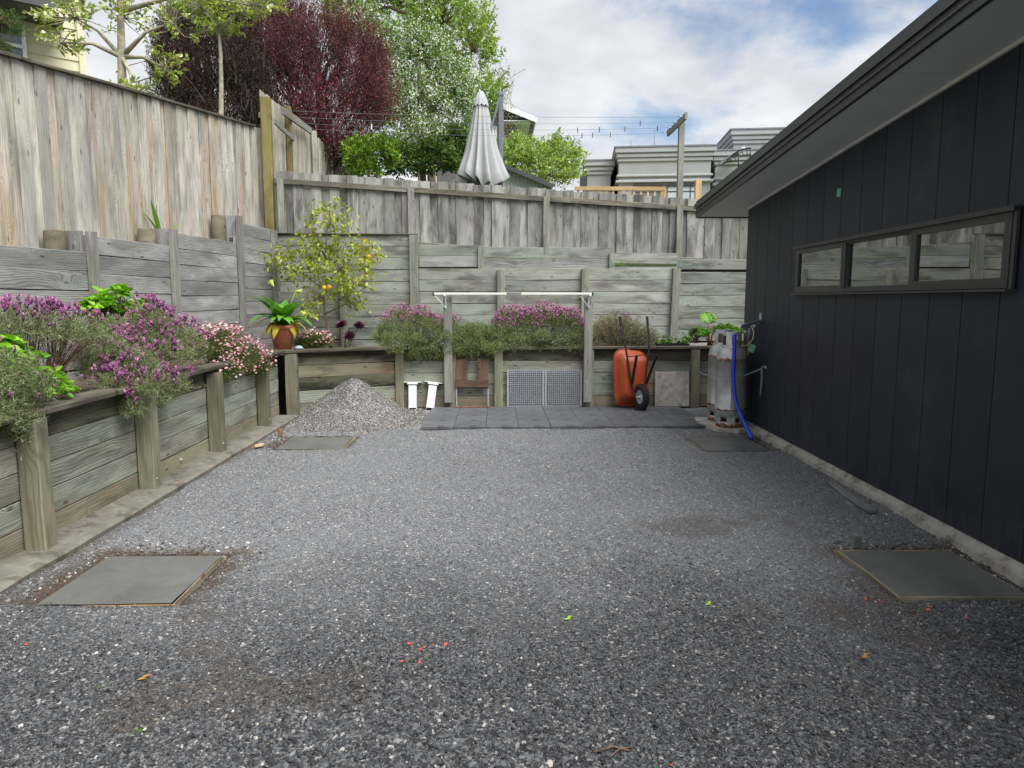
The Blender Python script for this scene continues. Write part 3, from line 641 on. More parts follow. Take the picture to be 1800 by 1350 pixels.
# ================================================================== FENCES
def palings(parent, mat, f, n, w, zb, zt, thick=0.018, gap=0.004, zvar=0.012, nrm=(0, 1, 0), along=(1, 0, 0), lap=True):
    al = Vector(along).normalized(); made = []
    for i in range(n):
        x = f(i); made.append(1)
        board('paling', parent, mat, Vector(x) + Vector((0, 0, zb(i))), Vector(x) + Vector((random.uniform(-.004, .004), 0, zt(i) + random.uniform(-zvar, zvar))) , w - gap + (0.024 if lap and (len(made) % 2) else random.uniform(-.004, .002)), thick, al, warp=0.006, ch=0.002, segs=3)
# left fence on top of the bank
FX = lambda y: -3.95 - 0.113 * (12.1 - y)
t = thing('paling_fence', 'tall sun bleached paling fence with dark capping on the left bank', 'fence', (FX(9), 9, 2.3))
W_ = 0.139; nP = int((12.35 - 4.6) / (W_ * nd.y))
pos = lambda i: Vector((FX(12.33 - i * W_ * nd.y) - FX(9), 12.33 - i * W_ * nd.y - 9, 0)) + nn * (-0.019 * (i % 2))
ztop = lambda y: 3.882 + (y - 6.881) * 0.113
palings(t, M['fence_l'], pos, nP, W_, lambda i: -0.55, lambda i: ztop(12.33 - i * W_ * nd.y) - 2.3, along=nd, zvar=0.003)
for zo in (-0.25, -1.35):
    board('rail', t, M['fence_b'], (FX(4.6) - FX(9) - 0.06, -4.4, ztop(4.6) - 2.3 + zo), (FX(12.05) - FX(9) - 0.06, 3.05, ztop(12.05) - 2.3 + zo), 0.09, 0.045, (0, 0, 1))
ca, cb = Vector((FX(4.6) - FX(9), -4.4, ztop(4.6) - 2.3 + 0.018)), Vector((FX(12.05) - FX(9), 3.05, ztop(12.05) - 2.3 + 0.018))
for k in range(3):
    board('capping', t, M['cap'], ca.lerp(cb, k / 3), ca.lerp(cb, (k + 1) / 3 - 0.0008), 0.10, 0.032, nn, warp=0.004)
# back fence over the tall wall
t = thing('paling_fence', 'grey weathered paling fence with exposed posts and rail along the back', 'fence', (0, 12.13, 2.4))
zt = lambda x: 3.78 + (x + 3.65) * (3.342 - 3.78) / 7.14
zbt = lambda x: 2.50 - (x + 1.28) * 0.055
W2 = 0.151
palings(t, M['fence_b'], lambda i: (-3.66 + W2 * (i + 0.5), 0.020 * (i % 2), 0), 62, W2, lambda i: (zbt(-3.66 + W2 * i) if -3.66 + W2 * i > -1.3 else 2.6) - 2.4, lambda i: zt(-3.66 + W2 * (i + 0.5)) - 2.4, gap=0.006)
pst = [-3.56, -1.40, 0.87, 3.13, 5.5]
for i, x in enumerate(pst):
    post('post', t, M['post_b'] if i != 1 else M['post_g'], x, -0.055, (2.16 if i else 2.7) - 2.4 + (0.0 if i != 1 else 0.3), zt(x) - 2.4 - 0.13, 0.105, 0.07)
for i in range(4):
    a, b = pst[i] + (0.055 if i else -0.1), pst[i + 1] - 0.055
    board('rail', t, M['rail_b'], (a, -0.035, zt(a) - 2.4 - 0.165), (b, -0.035, zt(b) - 2.4 - 0.17), 0.085, 0.045, (0, 0, 1), warp=0.008)
    if i > 0: board('rail', t, M['rail_b'], (a, -0.03, zbt(a) - 2.4 + 0.08), (b, -0.03, zbt(b) - 2.4 + 0.07), 0.08, 0.04, (0, 0, 1), warp=0.012)
# fence running away behind it, from the corner post
t = thing('paling_fence', 'pale paling fence running uphill away from the mossy corner post', 'fence', (-3.86, 12.3, 3.2))
FF = lambda y: -3.90 + 0.0165 * (y - 12.3)
post('corner_post', t, M['mossy'], -3.765 + 3.86, -0.16, -1.0, 4.955 - 3.2, 0.15, 0.13)
palings(t, M['fence_f'], lambda i: (FF(12.38 + 0.152 * i) + 3.86 - 0.019 * (i % 2), 0.08 + 0.152 * i, 0), 55, 0.152, lambda i: -0.4, lambda i: 5.13 - 3.2 + 0.0008 * i, along=(0.02, 1, 0))
for y in (13.60, 15.35, 17.3, 19.2): post('post', t, M['mossy'] if y < 14 else M['fence_f'], FF(y) + 3.86 + 0.07, y - 12.3, -0.3, 5.2 - 3.2 if y < 14 else 5.16 - 3.2, 0.09, 0.10)
for z in (4.75, 3.7): board('rail', t, M['fence_f'], (FF(12.4) + 3.86 - 0.055, 0.1, z - 3.2), (FF(20.6) + 3.86 - 0.055, 8.3, z - 3.2), 0.09, 0.045, (0, 0, 1))
board('brace', t, M['post_g'], (0.175, 0.0, 4.62 - 3.2), (FF(13.6) + 3.86 + 0.145, 1.32, 4.62 - 3.2), 0.085, 0.03, (0, 0, 1))

# ================================================================== BUILDING ON THE RIGHT
BL = thing('building', 'dark vertical clad building with low pitched roof and strip window on the right', 'building', (3.293, 9.25, 0), -math.radians(1.564))
PT = 0.3755; RK = 0.0755; WT0 = 2.823
ztopw = lambda y: WT0 - RK * y                       # y is negative towards the camera
WY0, WY1, WZ0, WZ1 = -1.73, -5.00, 1.722, 2.195        # window opening
def clad_panel(ya, yb):
    """one board with its grooved edge; cut round the window"""
    mb = MB(); g = 0.004; ya2, yb2 = ya - g, yb + g; zb = 0.085; th = 0.018
    def pc(y0, y1, z0, z1f):
        vs = [(x, y, z) for x in (0.0, th) for (y, z) in ((y0, z0), (y1, z0), (y1, z1f(y1)), (y0, z1f(y0)))]
        mb.add(vs, [(0, 3, 2, 1), (4, 5, 6, 7), (0, 1, 5, 4), (1, 2, 6, 5), (2, 3, 7, 6), (3, 0, 4, 7)])
    c0, c1 = min(ya2, max(yb2, WY0)), max(yb2, min(ya2, WY1))      # part of the board inside the opening runs c0 > c1
    if c0 <= c1 or yb2 >= WY0 or ya2 <= WY1: pc(ya2, yb2, zb, ztopw)
    else:
        c0, c1 = min(ya2, WY0), max(yb2, WY1)
        if ya2 > c0: pc(ya2, c0, zb, ztopw)
        if c1 > yb2: pc(c1, yb2, zb, ztopw)
        pc(c0, c1, zb, lambda y: WZ0); pc(c0, c1, WZ1, ztopw)
    mb.build('cladding_board', M['clad'], BL)
ya = -0.017; clad_panel(0.0, -0.019)
for k in range(32): clad_panel(ya, ya - PT); ya -= PT
YEND = ya
M['backing'] = plain('black_backing', lin(14, 14, 16), 0.8)
mb = MB()
def backing(y0, y1, z0, z1): mb.box((0.045, (y0 + y1) / 2, (z0 + z1) / 2), (0.05, abs(y1 - y0), z1 - z0))
backing(-0.002, WY0, 0.05, 2.8); backing(WY1, YEND, 0.05, 2.8); backing(WY0, WY1, 0.05, WZ0); backing(WY0, WY1, WZ1, 2.9)
mb.build('wall_backing', M['backing'], BL)
mb = MB()                                             # back wall and interior box, lining the room behind the window
mb.box((3.0, 0.0 - 0.06, 1.42), (5.85, 0.10, 2.78))
mb.build('end_wall', M['clad'], BL)
M['room'] = plain('room_plaster', lin(92, 88, 82), 0.9, var=0.1)
mb = MB(); mb.box((3.4, (YEND) / 2, 1.5), (0.05, abs(YEND) - 0.3, 2.9)); mb.box((1.8, YEND / 2, 0.06), (3.2, abs(YEND) - 0.3, 0.06)); mb.box((1.8, YEND / 2, 2.78), (3.2, abs(YEND) - 0.3, 0.05)); mb.box((1.8, -7.4, 1.5), (3.2, 0.05, 2.9)); mb.box((1.8, -0.35, 1.5), (3.2, 0.05, 2.9))
mb.build('interior', M['room'], BL)
vs, fs = [], []
mb = MB()                                             # concrete footing strip below the cladding
N_ = 60
for i in range(N_ + 1):
    y = YEND * i / N_ + 0.03; j = 0.012 * mnoise.noise((y * 2.3, 1, 2)); j2 = 0.012 * mnoise.noise((y * 5.3, 7, 2))
    vs += [(-0.085 + j, y, -0.08), (-0.06 + j, y, 0.035 + j2), (-0.008, y, 0.082 + j2 * 0.3), (0.03, y, 0.083)]
for i in range(N_):
    for k in range(3): fs.append((i * 4 + k, (i + 1) * 4 + k, (i + 1) * 4 + k + 1, i * 4 + k + 1))
mb.add(vs, fs); mb.build('footing', M['found'], BL)
# roof: soffit boards, trim, barge, flashing
OV, YF = -0.53, 0.56
so_edges = [YF, 0.02, -0.02 - 2.0, -4.4, -6.8, -9.2, YEND]
for i in range(len(so_edges) - 1):
    y0, y1 = so_edges[i] - 0.003, so_edges[i + 1] + 0.003; mb = MB()
    vs = [(x, y, ztopw(y) + dz) for dz in (0.002, 0.012) for (x, y) in ((OV + 0.02, y0), (0.04 if i else 6.0, y0), (0.04 if i else 6.0, y1), (OV + 0.02, y1))]
    mb.add(vs, [(0, 1, 2, 3), (7, 6, 5, 4), (0, 4, 5, 1), (1, 5, 6, 2), (2, 6, 7, 3), (3, 7, 4, 0)]); mb.build('soffit_board', M['soffit'], BL)
def rake_bar(name, mat, x0, x1, y0, y1, zl, zh):
    vs = [(x, y, ztopw(y) + z) for y in (y0, y1) for (x, z) in ((x0, zl), (x1, zl), (x1, zh), (x0, zh))]
    mb = MB(); mb.add(vs, [(0, 1, 2, 3), (7, 6, 5, 4), (0, 4, 5, 1), (1, 5, 6, 2), (2, 6, 7, 3), (3, 7, 4, 0)]); return mb.build(name, mat, BL)
rake_bar('soffit_trim', M['trim'], -0.022, 0.0, 0.0, YEND, -0.018, 0.0015)
rake_bar('barge_board', M['barge'], OV - 0.012, OV + 0.02, YF, YEND, -0.012, 0.155)
rake_bar('barge_bead', M['charcoal'], OV - 0.026, OV - 0.012, YF, YEND, 0.05, 0.062)
rake_bar('barge_flashing', M['barge'], OV - 0.03, OV + 0.16, YF + 0.03, YEND, 0.156, 0.172)
rake_bar('barge_flashing', M['charcoal'], OV - 0.031, OV - 0.024, YF + 0.03, YEND, 0.105, 0.155)
rake_bar('roof_cap', M['barge'], OV - 0.005, OV + 0.11, YF + 0.02, YEND, 0.173, 0.212)
mb = MB()
vs = [(x, y, ztopw(y) + z) for y in (YF + 0.02, YEND) for (x, z) in ((OV + 0.1, 0.174), (6.0, 0.174), (6.0, 0.20), (OV + 0.1, 0.20))]
mb.add(vs, [(0, 1, 2, 3), (7, 6, 5, 4), (0, 4, 5, 1), (1, 5, 6, 2), (2, 6, 7, 3), (3, 7, 4, 0)]); mb.build('roof', M['barge'], BL)
MB().box(((OV + 6) / 2, YF + 0.012, ztopw(YF) + 0.07), (6 - OV, 0.022, 0.165)).build('fascia', M['barge'], BL)
# window: frame, three lights, flashing
m = NM('window_glass')
gl = m.n('BsdfGlossy'); gl.inputs['Roughness'].default_value = 0.0; gl.inputs['Color'].default_value = (0.95, 0.98, 0.97, 1)
trn = m.n('BsdfTransparent'); trn.inputs['Color'].default_value = (0.62, 0.66, 0.66, 1)
fr = m.n('Fresnel'); fr.inputs['IOR'].default_value = 3.3
mx = m.n('MixShader'); m.t.links.new(m.mr(fr.outputs[0], 0.0, 1.0, 0.02, 1.0, False), mx.inputs[0]); m.t.links.new(trn.outputs[0], mx.inputs[1]); m.t.links.new(gl.outputs[0], mx.inputs[2])
M['glass'] = m.done(mx.outputs[0])
M['alu'] = plain('window_aluminium', lin(54, 54, 55), 0.42, var=0.05)
wi = MB(); fw_ = 0.028
wi.box((0.01, (WY0 + WY1) / 2, WZ1 - fw_ / 2), (0.09, abs(WY1 - WY0), fw_)).box((0.01, (WY0 + WY1) / 2, WZ0 + fw_ / 2), (0.09, abs(WY1 - WY0), fw_))
for y in (WY0 - fw_ / 2, WY1 + fw_ / 2): wi.box((0.01, y, (WZ0 + WZ1) / 2), (0.09, fw_, WZ1 - WZ0 - 2 * fw_))
for y in (-2.83, -3.93): wi.box((0.01, y, (WZ0 + WZ1) / 2), (0.085, 0.04, WZ1 - WZ0 - 2 * fw_))
win = wi.build('window', M['alu'], BL)
MB().box((-0.03, (WY0 + WY1) / 2, WZ1 + 0.012), (0.075, abs(WY1 - WY0) + 0.10, 0.012)).box((-0.062, (WY0 + WY1) / 2, WZ1 + 0.001), (0.006, abs(WY1 - WY0) + 0.10, 0.03)).build('head_flashing', M['alu'], win)
MB().box((-0.03, (WY0 + WY1) / 2, WZ0 - 0.014), (0.085, abs(WY1 - WY0) + 0.08, 0.016)).build('sill_flashing', M['alu'], win)
MB().box((-0.022, WY1 - 0.022, (WZ0 + WZ1) / 2), (0.02, 0.03, WZ1 - WZ0 + 0.05)).build('side_flashing', M['alu'], win)
for k, (a, b) in enumerate(((WY0 - fw_, -2.81), (-2.85, -3.91), (-3.95, WY1 + fw_))):
    sash = MB(); cy = (a + b) / 2; wd = abs(b - a); s_ = 0.036 if k != 1 else 0.016; xo = -0.018 if k != 1 else 0.0; z0, z1 = WZ0 + fw_, WZ1 - fw_
    sash.box((xo, cy, z1 - s_ / 2), (0.035, wd - 0.004, s_)).box((xo, cy, z0 + s_ / 2), (0.035, wd - 0.004, s_))
    for y in (a - s_ / 2, b + s_ / 2): sash.box((xo, y, (z0 + z1) / 2), (0.035, s_, z1 - z0 - 2 * s_))
    sash.build('sash', M['alu'], win)
    MB().box((xo + 0.004, cy, (z0 + z1) / 2), (0.005, wd - 2 * s_, z1 - z0 - 2 * s_)).build('pane', M['glass'], win)
M['white_in'] = plain('room_white', lin(220, 222, 220), 0.6)
MB().box((0.16, (WY0 + WY1) / 2, WZ0 + 0.018), (0.17, abs(WY1 - WY0), 0.02)).build('inner_sill', M['white_in'], win)
# ================================================================== OBJECTS IN THE YARD
# ---- gravel heap
def heap_z(X, Y):
    cx, cy = -2.02, 10.02
    a = np.arctan2(Y - cy, X - cx); r = np.hypot((X - cx) / 1.0, (Y - cy) / 1.05)
    r = r * (1 + 0.10 * np.sin(a * 2 + 0.6) + 0.06 * np.sin(a * 5 + 1.0))
    z = 0.54 * np.clip(1 - np.sqrt(r * r + 0.012) / 0.84, 0, 1) ** 1.05 + 0.075 * np.clip(1 - r / 1.4, 0, 1)
    z = z - 0.10 * np.clip(1 - np.hypot(X + 2.25, Y - 9.62) / 0.26, 0, 1) * 0.6
    z = z + 0.018 * (vnoise_fast(X, Y, 6, 50) - 0.5) + 0.012 * (vnoise_fast(X, Y, 19, 51) - 0.5)
    return z - 0.012
hp = thing('gravel_heap', 'cone of pale grey gravel heaped against the stained corner wall', 'gravel heap', (-2.02, 10.02, 0))
nx = 90; X, Y = np.meshgrid(np.linspace(-3.3, -0.55, nx), np.linspace(8.5, 10.9, nx)); Z = heap_z(X, Y)
msk = (Y < 9.93 + 0.567 * (X + 2.80) + 0.03) & (X > -2.79) & (Y < 10.66) | ((X <= -2.72) & (X > -2.86) & (Y < 9.84) & (Y > 9.1))
i = np.arange(nx * nx).reshape(nx, nx); F = np.stack([i[:-1, :-1], i[:-1, 1:], i[1:, 1:], i[1:, :-1]], -1)[msk[:-1, :-1] & (Z[:-1, :-1] > -0.008)]
link('mound', npmesh('mound', np.stack([X.ravel() + 2.02, Y.ravel() - 10.02, Z.ravel()], 1), [F.reshape(-1, 4)], {'soil': np.zeros(nx * nx)}, True, M['heap']), None, hp)
n = 26000; hx = rng.uniform(-2.85, -0.7, n); hy = rng.uniform(8.6, 10.6, n); hz = heap_z(hx, hy)
k = (hy < 9.93 + 0.567 * (hx + 2.80)) & (hx > -2.76) & (hz > 0.0) & ~blocked(hx, hy, 0.03)
hx, hy, hz = hx[k], hy[k], hz[k]; hs = 0.004 + 0.006 * rng.random(len(hx)) ** 1.8
scatter('pebbles', np.stack([hx + 2.02, hy - 10.02, hz + hs * 0.3], 1), hs, M['stone_pale'], None, None, 0.9, hp)
# ---- spoil: larger pale stones thrown out around the near pads, paint marked chips, leaf litter
n = 900; kx, ky_, ks = [], [], []
for (x0, x1, y0, y1, cnt) in ((-2.75, -2.55, 3.5, 4.75, 170), (-2.5, -1.6, 4.52, 4.68, 150), (-1.72, -1.5, 3.75, 4.6, 60), (3.02, 3.14, 3.9, 4.9, 90), (2.3, 3.0, 4.46, 4.6, 90), (-2.72, -2.5, 7.6, 8.6, 120), (3.05, 3.2, 7.6, 8.5, 80)):
    kx.append(rng.uniform(x0, x1, cnt)); ky_.append(rng.uniform(y0, y1, cnt)); ks.append(0.005 + 0.009 * rng.random(cnt) ** 2.2)
kx, ky_, ks = map(np.concatenate, (kx, ky_, ks)); kz, _ = gravel_z(kx, ky_)
b_ = ~blocked(kx, ky_, 0.012); scatter('spoil_stones', np.stack([kx, ky_, kz + ks * 0.3], 1)[b_], ks[b_], M['stone_pale'], 'pale dug out stones strewn along the edges of the concrete pads', 'stones', 0.9)
M['marker'] = plain('marker_paint', lin(238, 84, 62), 0.5, var=0.2)
mk = np.array([(2.30, 3.52), (2.33, 3.56), (2.44, 3.42), (2.49, 3.45), (2.78, 3.35), (2.62, 3.10), (2.07, 3.60), (-0.42, 3.22), (-0.36, 3.15), (-0.34, 3.17), (-0.30, 3.19), (-0.43, 3.05), (-0.35, 3.04), (-0.24, 3.2), (-2.25, 3.25), (-2.32, 3.12), (-2.4, 3.22), (2.55, 2.8), (0.62, 2.3), (2.05, 3.68), (2.12, 3.66)])
mz, _ = gravel_z(mk[:, 0], mk[:, 1]); scatter('painted_stones', np.c_[mk, mz + 0.006], 0.004 + 0.005 * rng.random(len(mk)), M['marker'], 'scattered gravel chips marked with orange red spray paint', 'painted stones', 0.5)

# ---- timber offcut and stakes
a, b = at(1474, 852, 6.05), at(1548, 902, 5.22)
t = board('timber_offcut', None, M['offcut'], (3.005, 6.07, 0.024), (2.905, 5.20, 0.026), 0.075, 0.022, (1, 0, 0)); tag(t, 'grey timber offcut lying on the gravel beside the dark wall', 'timber')
for (x, y, lab, rz) in ((2.42, 4.50, 'small square timber stake standing behind the near right concrete pad', 0.1), (-2.62, 8.50, 'short pine stake by the kerb left of the far left pad', 0.5)):
    mb = MB().box((0, 0, 0.03), (0.06 if x > 0 else 0.05, 0.035, 0.09), None, 0.004)
    mb.add([(-0.02, -0.01, -0.03), (0.02, -0.01, -0.03), (0.02, 0.01, -0.03), (-0.02, 0.01, -0.03), (0, 0, -0.12)], [(0, 1, 4), (1, 2, 4), (2, 3, 4), (3, 0, 4)])
    o = mb.build('stake', M['offcut'] if x > 0 else M['form']); o.location = (x, y, 0.012); o.rotation_euler = (0.05, 0.04, rz); tag(o, lab, 'stake')
o = board('timber_wedge', None, M['fresh'], (-2.69, 7.75, 0.025), (-2.63, 7.86, 0.03), 0.05, 0.03, (0.9, -0.4, 0.2)); tag(o, 'small fresh pine wedge dropped beside the kerb', 'wedge')

# ---- two white steel post brackets leaning on the wall
M['rubber'] = plain('black_rubber', lin(30, 30, 31), 0.75, var=0.25, vscale=20)
for (x, lean, lab) in ((-1.245, 0.0, 'white steel post bracket leaning on the low wall, upright left one'), (-0.985, 0.13, 'white steel post bracket leaning on the low wall, tilted right one')):
    t = thing('post_bracket', lab, 'bracket', (x, 10.50, 0.015), 0, 'white post brackets'); t.rotation_euler = (-0.12, lean, 0)
    mb = MB(); w0, w1 = 0.055, 0.062                    # slightly flared channel leg: face and two flanges
    mb.add([(-w1, 0, 0.02), (w1, 0, 0.02), (w0, 0, 0.36), (-w0, 0, 0.36), (-w1, 0.006, 0.02), (w1, 0.006, 0.02), (w0, 0.006, 0.36), (-w0, 0.006, 0.36)], [(0, 1, 2, 3), (7, 6, 5, 4), (0, 4, 5, 1), (1, 5, 6, 2), (2, 6, 7, 3), (3, 7, 4, 0)])
    for s in (-1, 1): mb.box((s * 0.057, 0.035, 0.18), (0.006, 0.07, 0.36))
    mb.build('leg', M['white'], t)
    mb = MB().box((0, 0.06, 0.405), (0.27, 0.15, 0.012), None, 0.004).box((0, 0.03, 0.385), (0.16, 0.09, 0.03), None, 0.006); mb.build('top_plate', M['white'], t)
    MB().box((0.0, 0.125, 0.345), (0.27, 0.012, 0.10), None, 0.003).build('flange', M['charcoal'], t)
    mb = MB()
    for s in (-1, 1): mb.lathe([(0.0, -0.01), (0.009, -0.008), (0.009, 0.0)], (s * 0.10, 0.118, 0.33), 10, Matrix.Rotation(PI / 2, 3, 'X'))
    mb.build('bolt', M['galv'], t)
    MB().box((-0.045, 0.02, 0.012), (0.02, 0.03, 0.024)).box((0.045, 0.02, 0.012), (0.02, 0.03, 0.024)).build('foot', M['rubber'], t)

# ---- folding bench stand: notched brown plywood top on a rusty steel frame, upright against the wall
M['ply'] = wood('brown_plywood', lin(118, 94, 78), lin(98, 76, 62), lin(64, 47, 38), dirt=0.4, ring=0.25)
M['rust'] = plain('rusty_steel', lin(122, 84, 60), 0.8, 0.1, var=0.35, vscale=24, stain=lin(96, 60, 40), stain_amt=0.8, sscale=14)
t = thing('workbench', 'folded workbench with notched brown plywood top on rusty steel legs', 'workbench', (-0.345, 10.50, 0.035)); t.rotation_euler = (-0.07, 0, 0)
zt_, zb_ = 0.73, 0.305
board('plywood_jaw', t, M['ply'], (-0.16, 0, zb_ + 0.115), (-0.16, 0, zt_), 0.175, 0.02, (1, 0, 0), rag=0.003)
board('plywood_jaw', t, M['ply'], (0.165, 0, zb_ + 0.115), (0.165, 0, zt_ + 0.004), 0.165, 0.02, (1, 0, 0), rag=0.003)
board('plywood_base', t, M['ply'], (-0.248, 0, zb_ + 0.056), (0.248, 0, zb_ + 0.056), 0.112, 0.02, (0, 0, 1))
mb = MB()
for s in (-1, 1): mb.build if False else mb.box((s * 0.238, 0.022, 0.36), (0.018, 0.02, 0.68), None, 0.003)
mb.build('leg', M['galv'], t)
MB().box((0, 0.02, zb_ - 0.012), (0.49, 0.016, 0.018), None, 0.003).build('cross_bar', M['charcoal'], t)
MB().box((0, 0.035, 0.085), (0.47, 0.012, 0.018), None, 0.002).build('cross_bar', M['rust'], t)
MB().box((0, -0.005, 0.012), (0.53, 0.05, 0.024), None, 0.006).build('foot_bar', M['rust'], t)

# ---- galvanised grating leaning on the wall
t = thing('steel_grating', 'galvanised square mesh grating in two panels leaning on the wall', 'grating', (0.75, 10.585, 0.037)); t.rotation_euler = (-0.012, 0, 0)
GW, GH = 1.155, 0.56
for s in (-1, 1):
    mb = MB(); cx = s * GW / 4; hw = GW / 4 - 0.004
    mb.box((cx - hw + 0.016, 0, GH / 2), (0.032, 0.028, GH), None, 0.002).box((cx + hw - 0.016, 0, GH / 2), (0.032, 0.028, GH), None, 0.002)
    mb.box((cx, 0, 0.006), (2 * hw - 0.064, 0.028, 0.012)).box((cx, 0, GH - 0.006), (2 * hw - 0.064, 0.028, 0.012)); f_ = mb.build('panel_frame', M['galv'], t)
    mb = MB(); x0, x1 = cx - hw + 0.032, cx + hw - 0.032
    nv = 17; nh = 18
    for q in range(1, nv): mb.box((x0 + (x1 - x0) * q / nv, 0, GH / 2), (0.0085, 0.026, GH - 0.024))
    for q in range(1, nh): mb.box((cx, 0.001, 0.012 + (GH - 0.024) * q / nh), (x1 - x0, 0.024, 0.0085))
    tag(mb.build('mesh_bars', M['galv'], t), kind='stuff')

# ---- orange wheelbarrow stood on its nose
M['orange'] = plain('orange_paint', lin(168, 72, 34), 0.46, var=0.10, vscale=5, stain=lin(140, 62, 30), stain_amt=0.6, sscale=9, edge=(0.56, 0.66))
M['tyre'] = plain('tyre_rubber', lin(34, 34, 36), 0.8, var=0.2)
M['bframe'] = plain('black_tube_steel', lin(40, 40, 44), 0.45, 0.2, var=0.3, vscale=18, stain=lin(92, 66, 50), stain_amt=0.6, sscale=16)
WB = thing('wheelbarrow', 'orange wheelbarrow standing on its nose against the low wall', 'wheelbarrow', (2.13, 10.24, 0.036), math.radians(18)); WB.rotation_euler = (-0.10, 0, math.radians(18))
def rrect(hw, z0, z1, y, r, n=5, taper=1.0):
    pts = []; zc = [(hw * taper - r, z1 - r, 0), (-(hw * taper - r), z1 - r, PI / 2), (-(hw - r), z0 + r, PI), (hw - r, z0 + r, 1.5 * PI)]
    for (x, z, a0) in zc:
        for k in range(n + 1): a = a0 + PI / 2 * k / n; pts.append((x + r * math.cos(a), y, z + r * math.sin(a)))
    return pts
rings = [rrect(0.27, 0.05, 0.90, 0.235, 0.13), rrect(0.258, 0.065, 0.885, 0.230, 0.13), rrect(0.235, 0.12, 0.84, 0.14, 0.11), rrect(0.20, 0.19, 0.74, 0.035, 0.08), rrect(0.175, 0.22, 0.70, 0.022, 0.06)]
vs = [p for r in rings for p in r]; m_ = len(rings[0]); fs = []
for i in range(len(rings) - 1):
    for k in range(m_): fs.append((i * m_ + k, i * m_ + (k + 1) % m_, (i + 1) * m_ + (k + 1) % m_, (i + 1) * m_ + k))
fs.append(tuple((len(rings) - 1) * m_ + k for k in range(m_)))
mb = MB(); mb.add(vs, fs, True); tr = mb.build('tray', M['orange'], WB)
md = tr.modifiers.new('thick', 'SOLIDIFY'); md.thickness = 0.003
MB().tube(rings[0] + rings[0][:1], 0.009, 8, False).build('rim', M['orange'], tr)
for s in (-1, 1):
    h = MB(); h.tube([(s * 0.075, -0.055, 0.10), (s * 0.085, -0.035, 0.24), (s * 0.12, 0.0, 0.42), (s * 0.165, 0.0, 0.72), (s * 0.20, -0.005, 0.95), (s * 0.215, 0.02, 1.08), (s * 0.222, 0.06, 1.25), (s * 0.226, 0.075, 1.30)], 0.0155, 10); h.build('handle', M['bframe'], WB)
    g = MB(); gp = [(s * (0.222 + 0.0009 * k), 0.062 + 0.0028 * k, 1.25 + 0.0165 * k) for k in range(9)]
    g.tube(gp, [0.021 if k % 2 else 0.018 for k in range(9)], 10); g.build('grip', M['rubber'], WB)
    lg = MB(); lg.bar((s * 0.12, -0.02, 0.38), (s * 0.165, -0.27, 0.80), 0.034, 0.03, (0, -1, 0), 0.004); lg.bar((s * 0.165, -0.27, 0.79), (s * 0.17, -0.015, 0.79), 0.012, 0.012); lg.build('leg', M['black'], WB)
    MB().bar((s * 0.075, -0.05, 0.015), (s * 0.085, -0.03, 0.22), 0.02, 0.006, (0, 1, 0)).build('wheel_bracket', M['bframe'], WB)
MB().tube([(-0.165, -0.25, 0.785), (-0.08, -0.235, 0.805), (0.05, -0.235, 0.805), (0.165, -0.25, 0.785)], 0.007, 8).build('leg_brace', M['bframe'], WB)
MB().box((0, -0.05, 0.008), (0.20, 0.05, 0.012), None, 0.003).build('nose_guard', M['bframe'], WB)
R_ = Matrix.Rotation(PI / 2, 3, 'Y'); wc = (0, -0.075, 0.19)
wh = thing('wheel', None, None, wc); wh.parent = WB
mb = MB(); mb.lathe([(0.115 + 0.0 * k, 0) for k in range(0)] + [(0.10, -0.032), (0.115, -0.042), (0.15, -0.046), (0.172, -0.036), (0.180, -0.018), (0.182, 0.0), (0.180, 0.018), (0.172, 0.036), (0.15, 0.046), (0.115, 0.042), (0.10, 0.032)], (0, 0, 0), 40, R_)
for k in range(28):
    a = 2 * PI * k / 28
    for s in (-1, 1):
        c_ = Vector((s * 0.02, math.cos(a + s * 0.05) * 0.181, math.sin(a + s * 0.05) * 0.181)); mb.box(c_, (0.03, 0.018, 0.012), Matrix.Rotation(a, 3, 'X'))
mb.build('tyre', M['tyre'], wh)
mb = MB(); mb.lathe([(0.018, -0.05), (0.022, -0.02), (0.05, -0.012), (0.085, -0.018), (0.102, -0.034), (0.104, -0.03), (0.104, 0.03), (0.102, 0.034), (0.085, 0.018), (0.05, 0.012), (0.022, 0.02), (0.018, 0.05)], (0, 0, 0), 32, R_); mb.build('rim', plain('wheel_rim_grey', lin(196, 200, 206), 0.45, 0.3), wh)
MB().tube([(-0.09, 0, 0), (0.09, 0, 0)], 0.010, 10).build('axle', M['galv'], wh)

# ---- concrete paver leaning on the wall
t = MB(); t.box((0, 0, 0.265), (0.53, 0.045, 0.53), None, 0.006)
for s in (-1, 1): t.box((s * 0.205, -0.024, 0.265), (0.012, 0.008, 0.522)); t.box((s * 0.175, -0.024, 0.265), (0.010, 0.006, 0.522))
M['slabp'] = plain('pale_old_concrete', lin(172, 168, 158), 0.9, var=0.18, vscale=9, bump=0.6, bscale=60, stain=lin(120, 112, 98), stain_amt=0.6, sscale=11)
o = t.build('concrete_slab', M['slabp']); o.location = (2.69, 10.53, 0.035); o.rotation_euler = (-0.10, 0.0, 0.02); tag(o, 'pale square concrete slab leaning on the low wall beside the wheelbarrow', 'concrete slab')

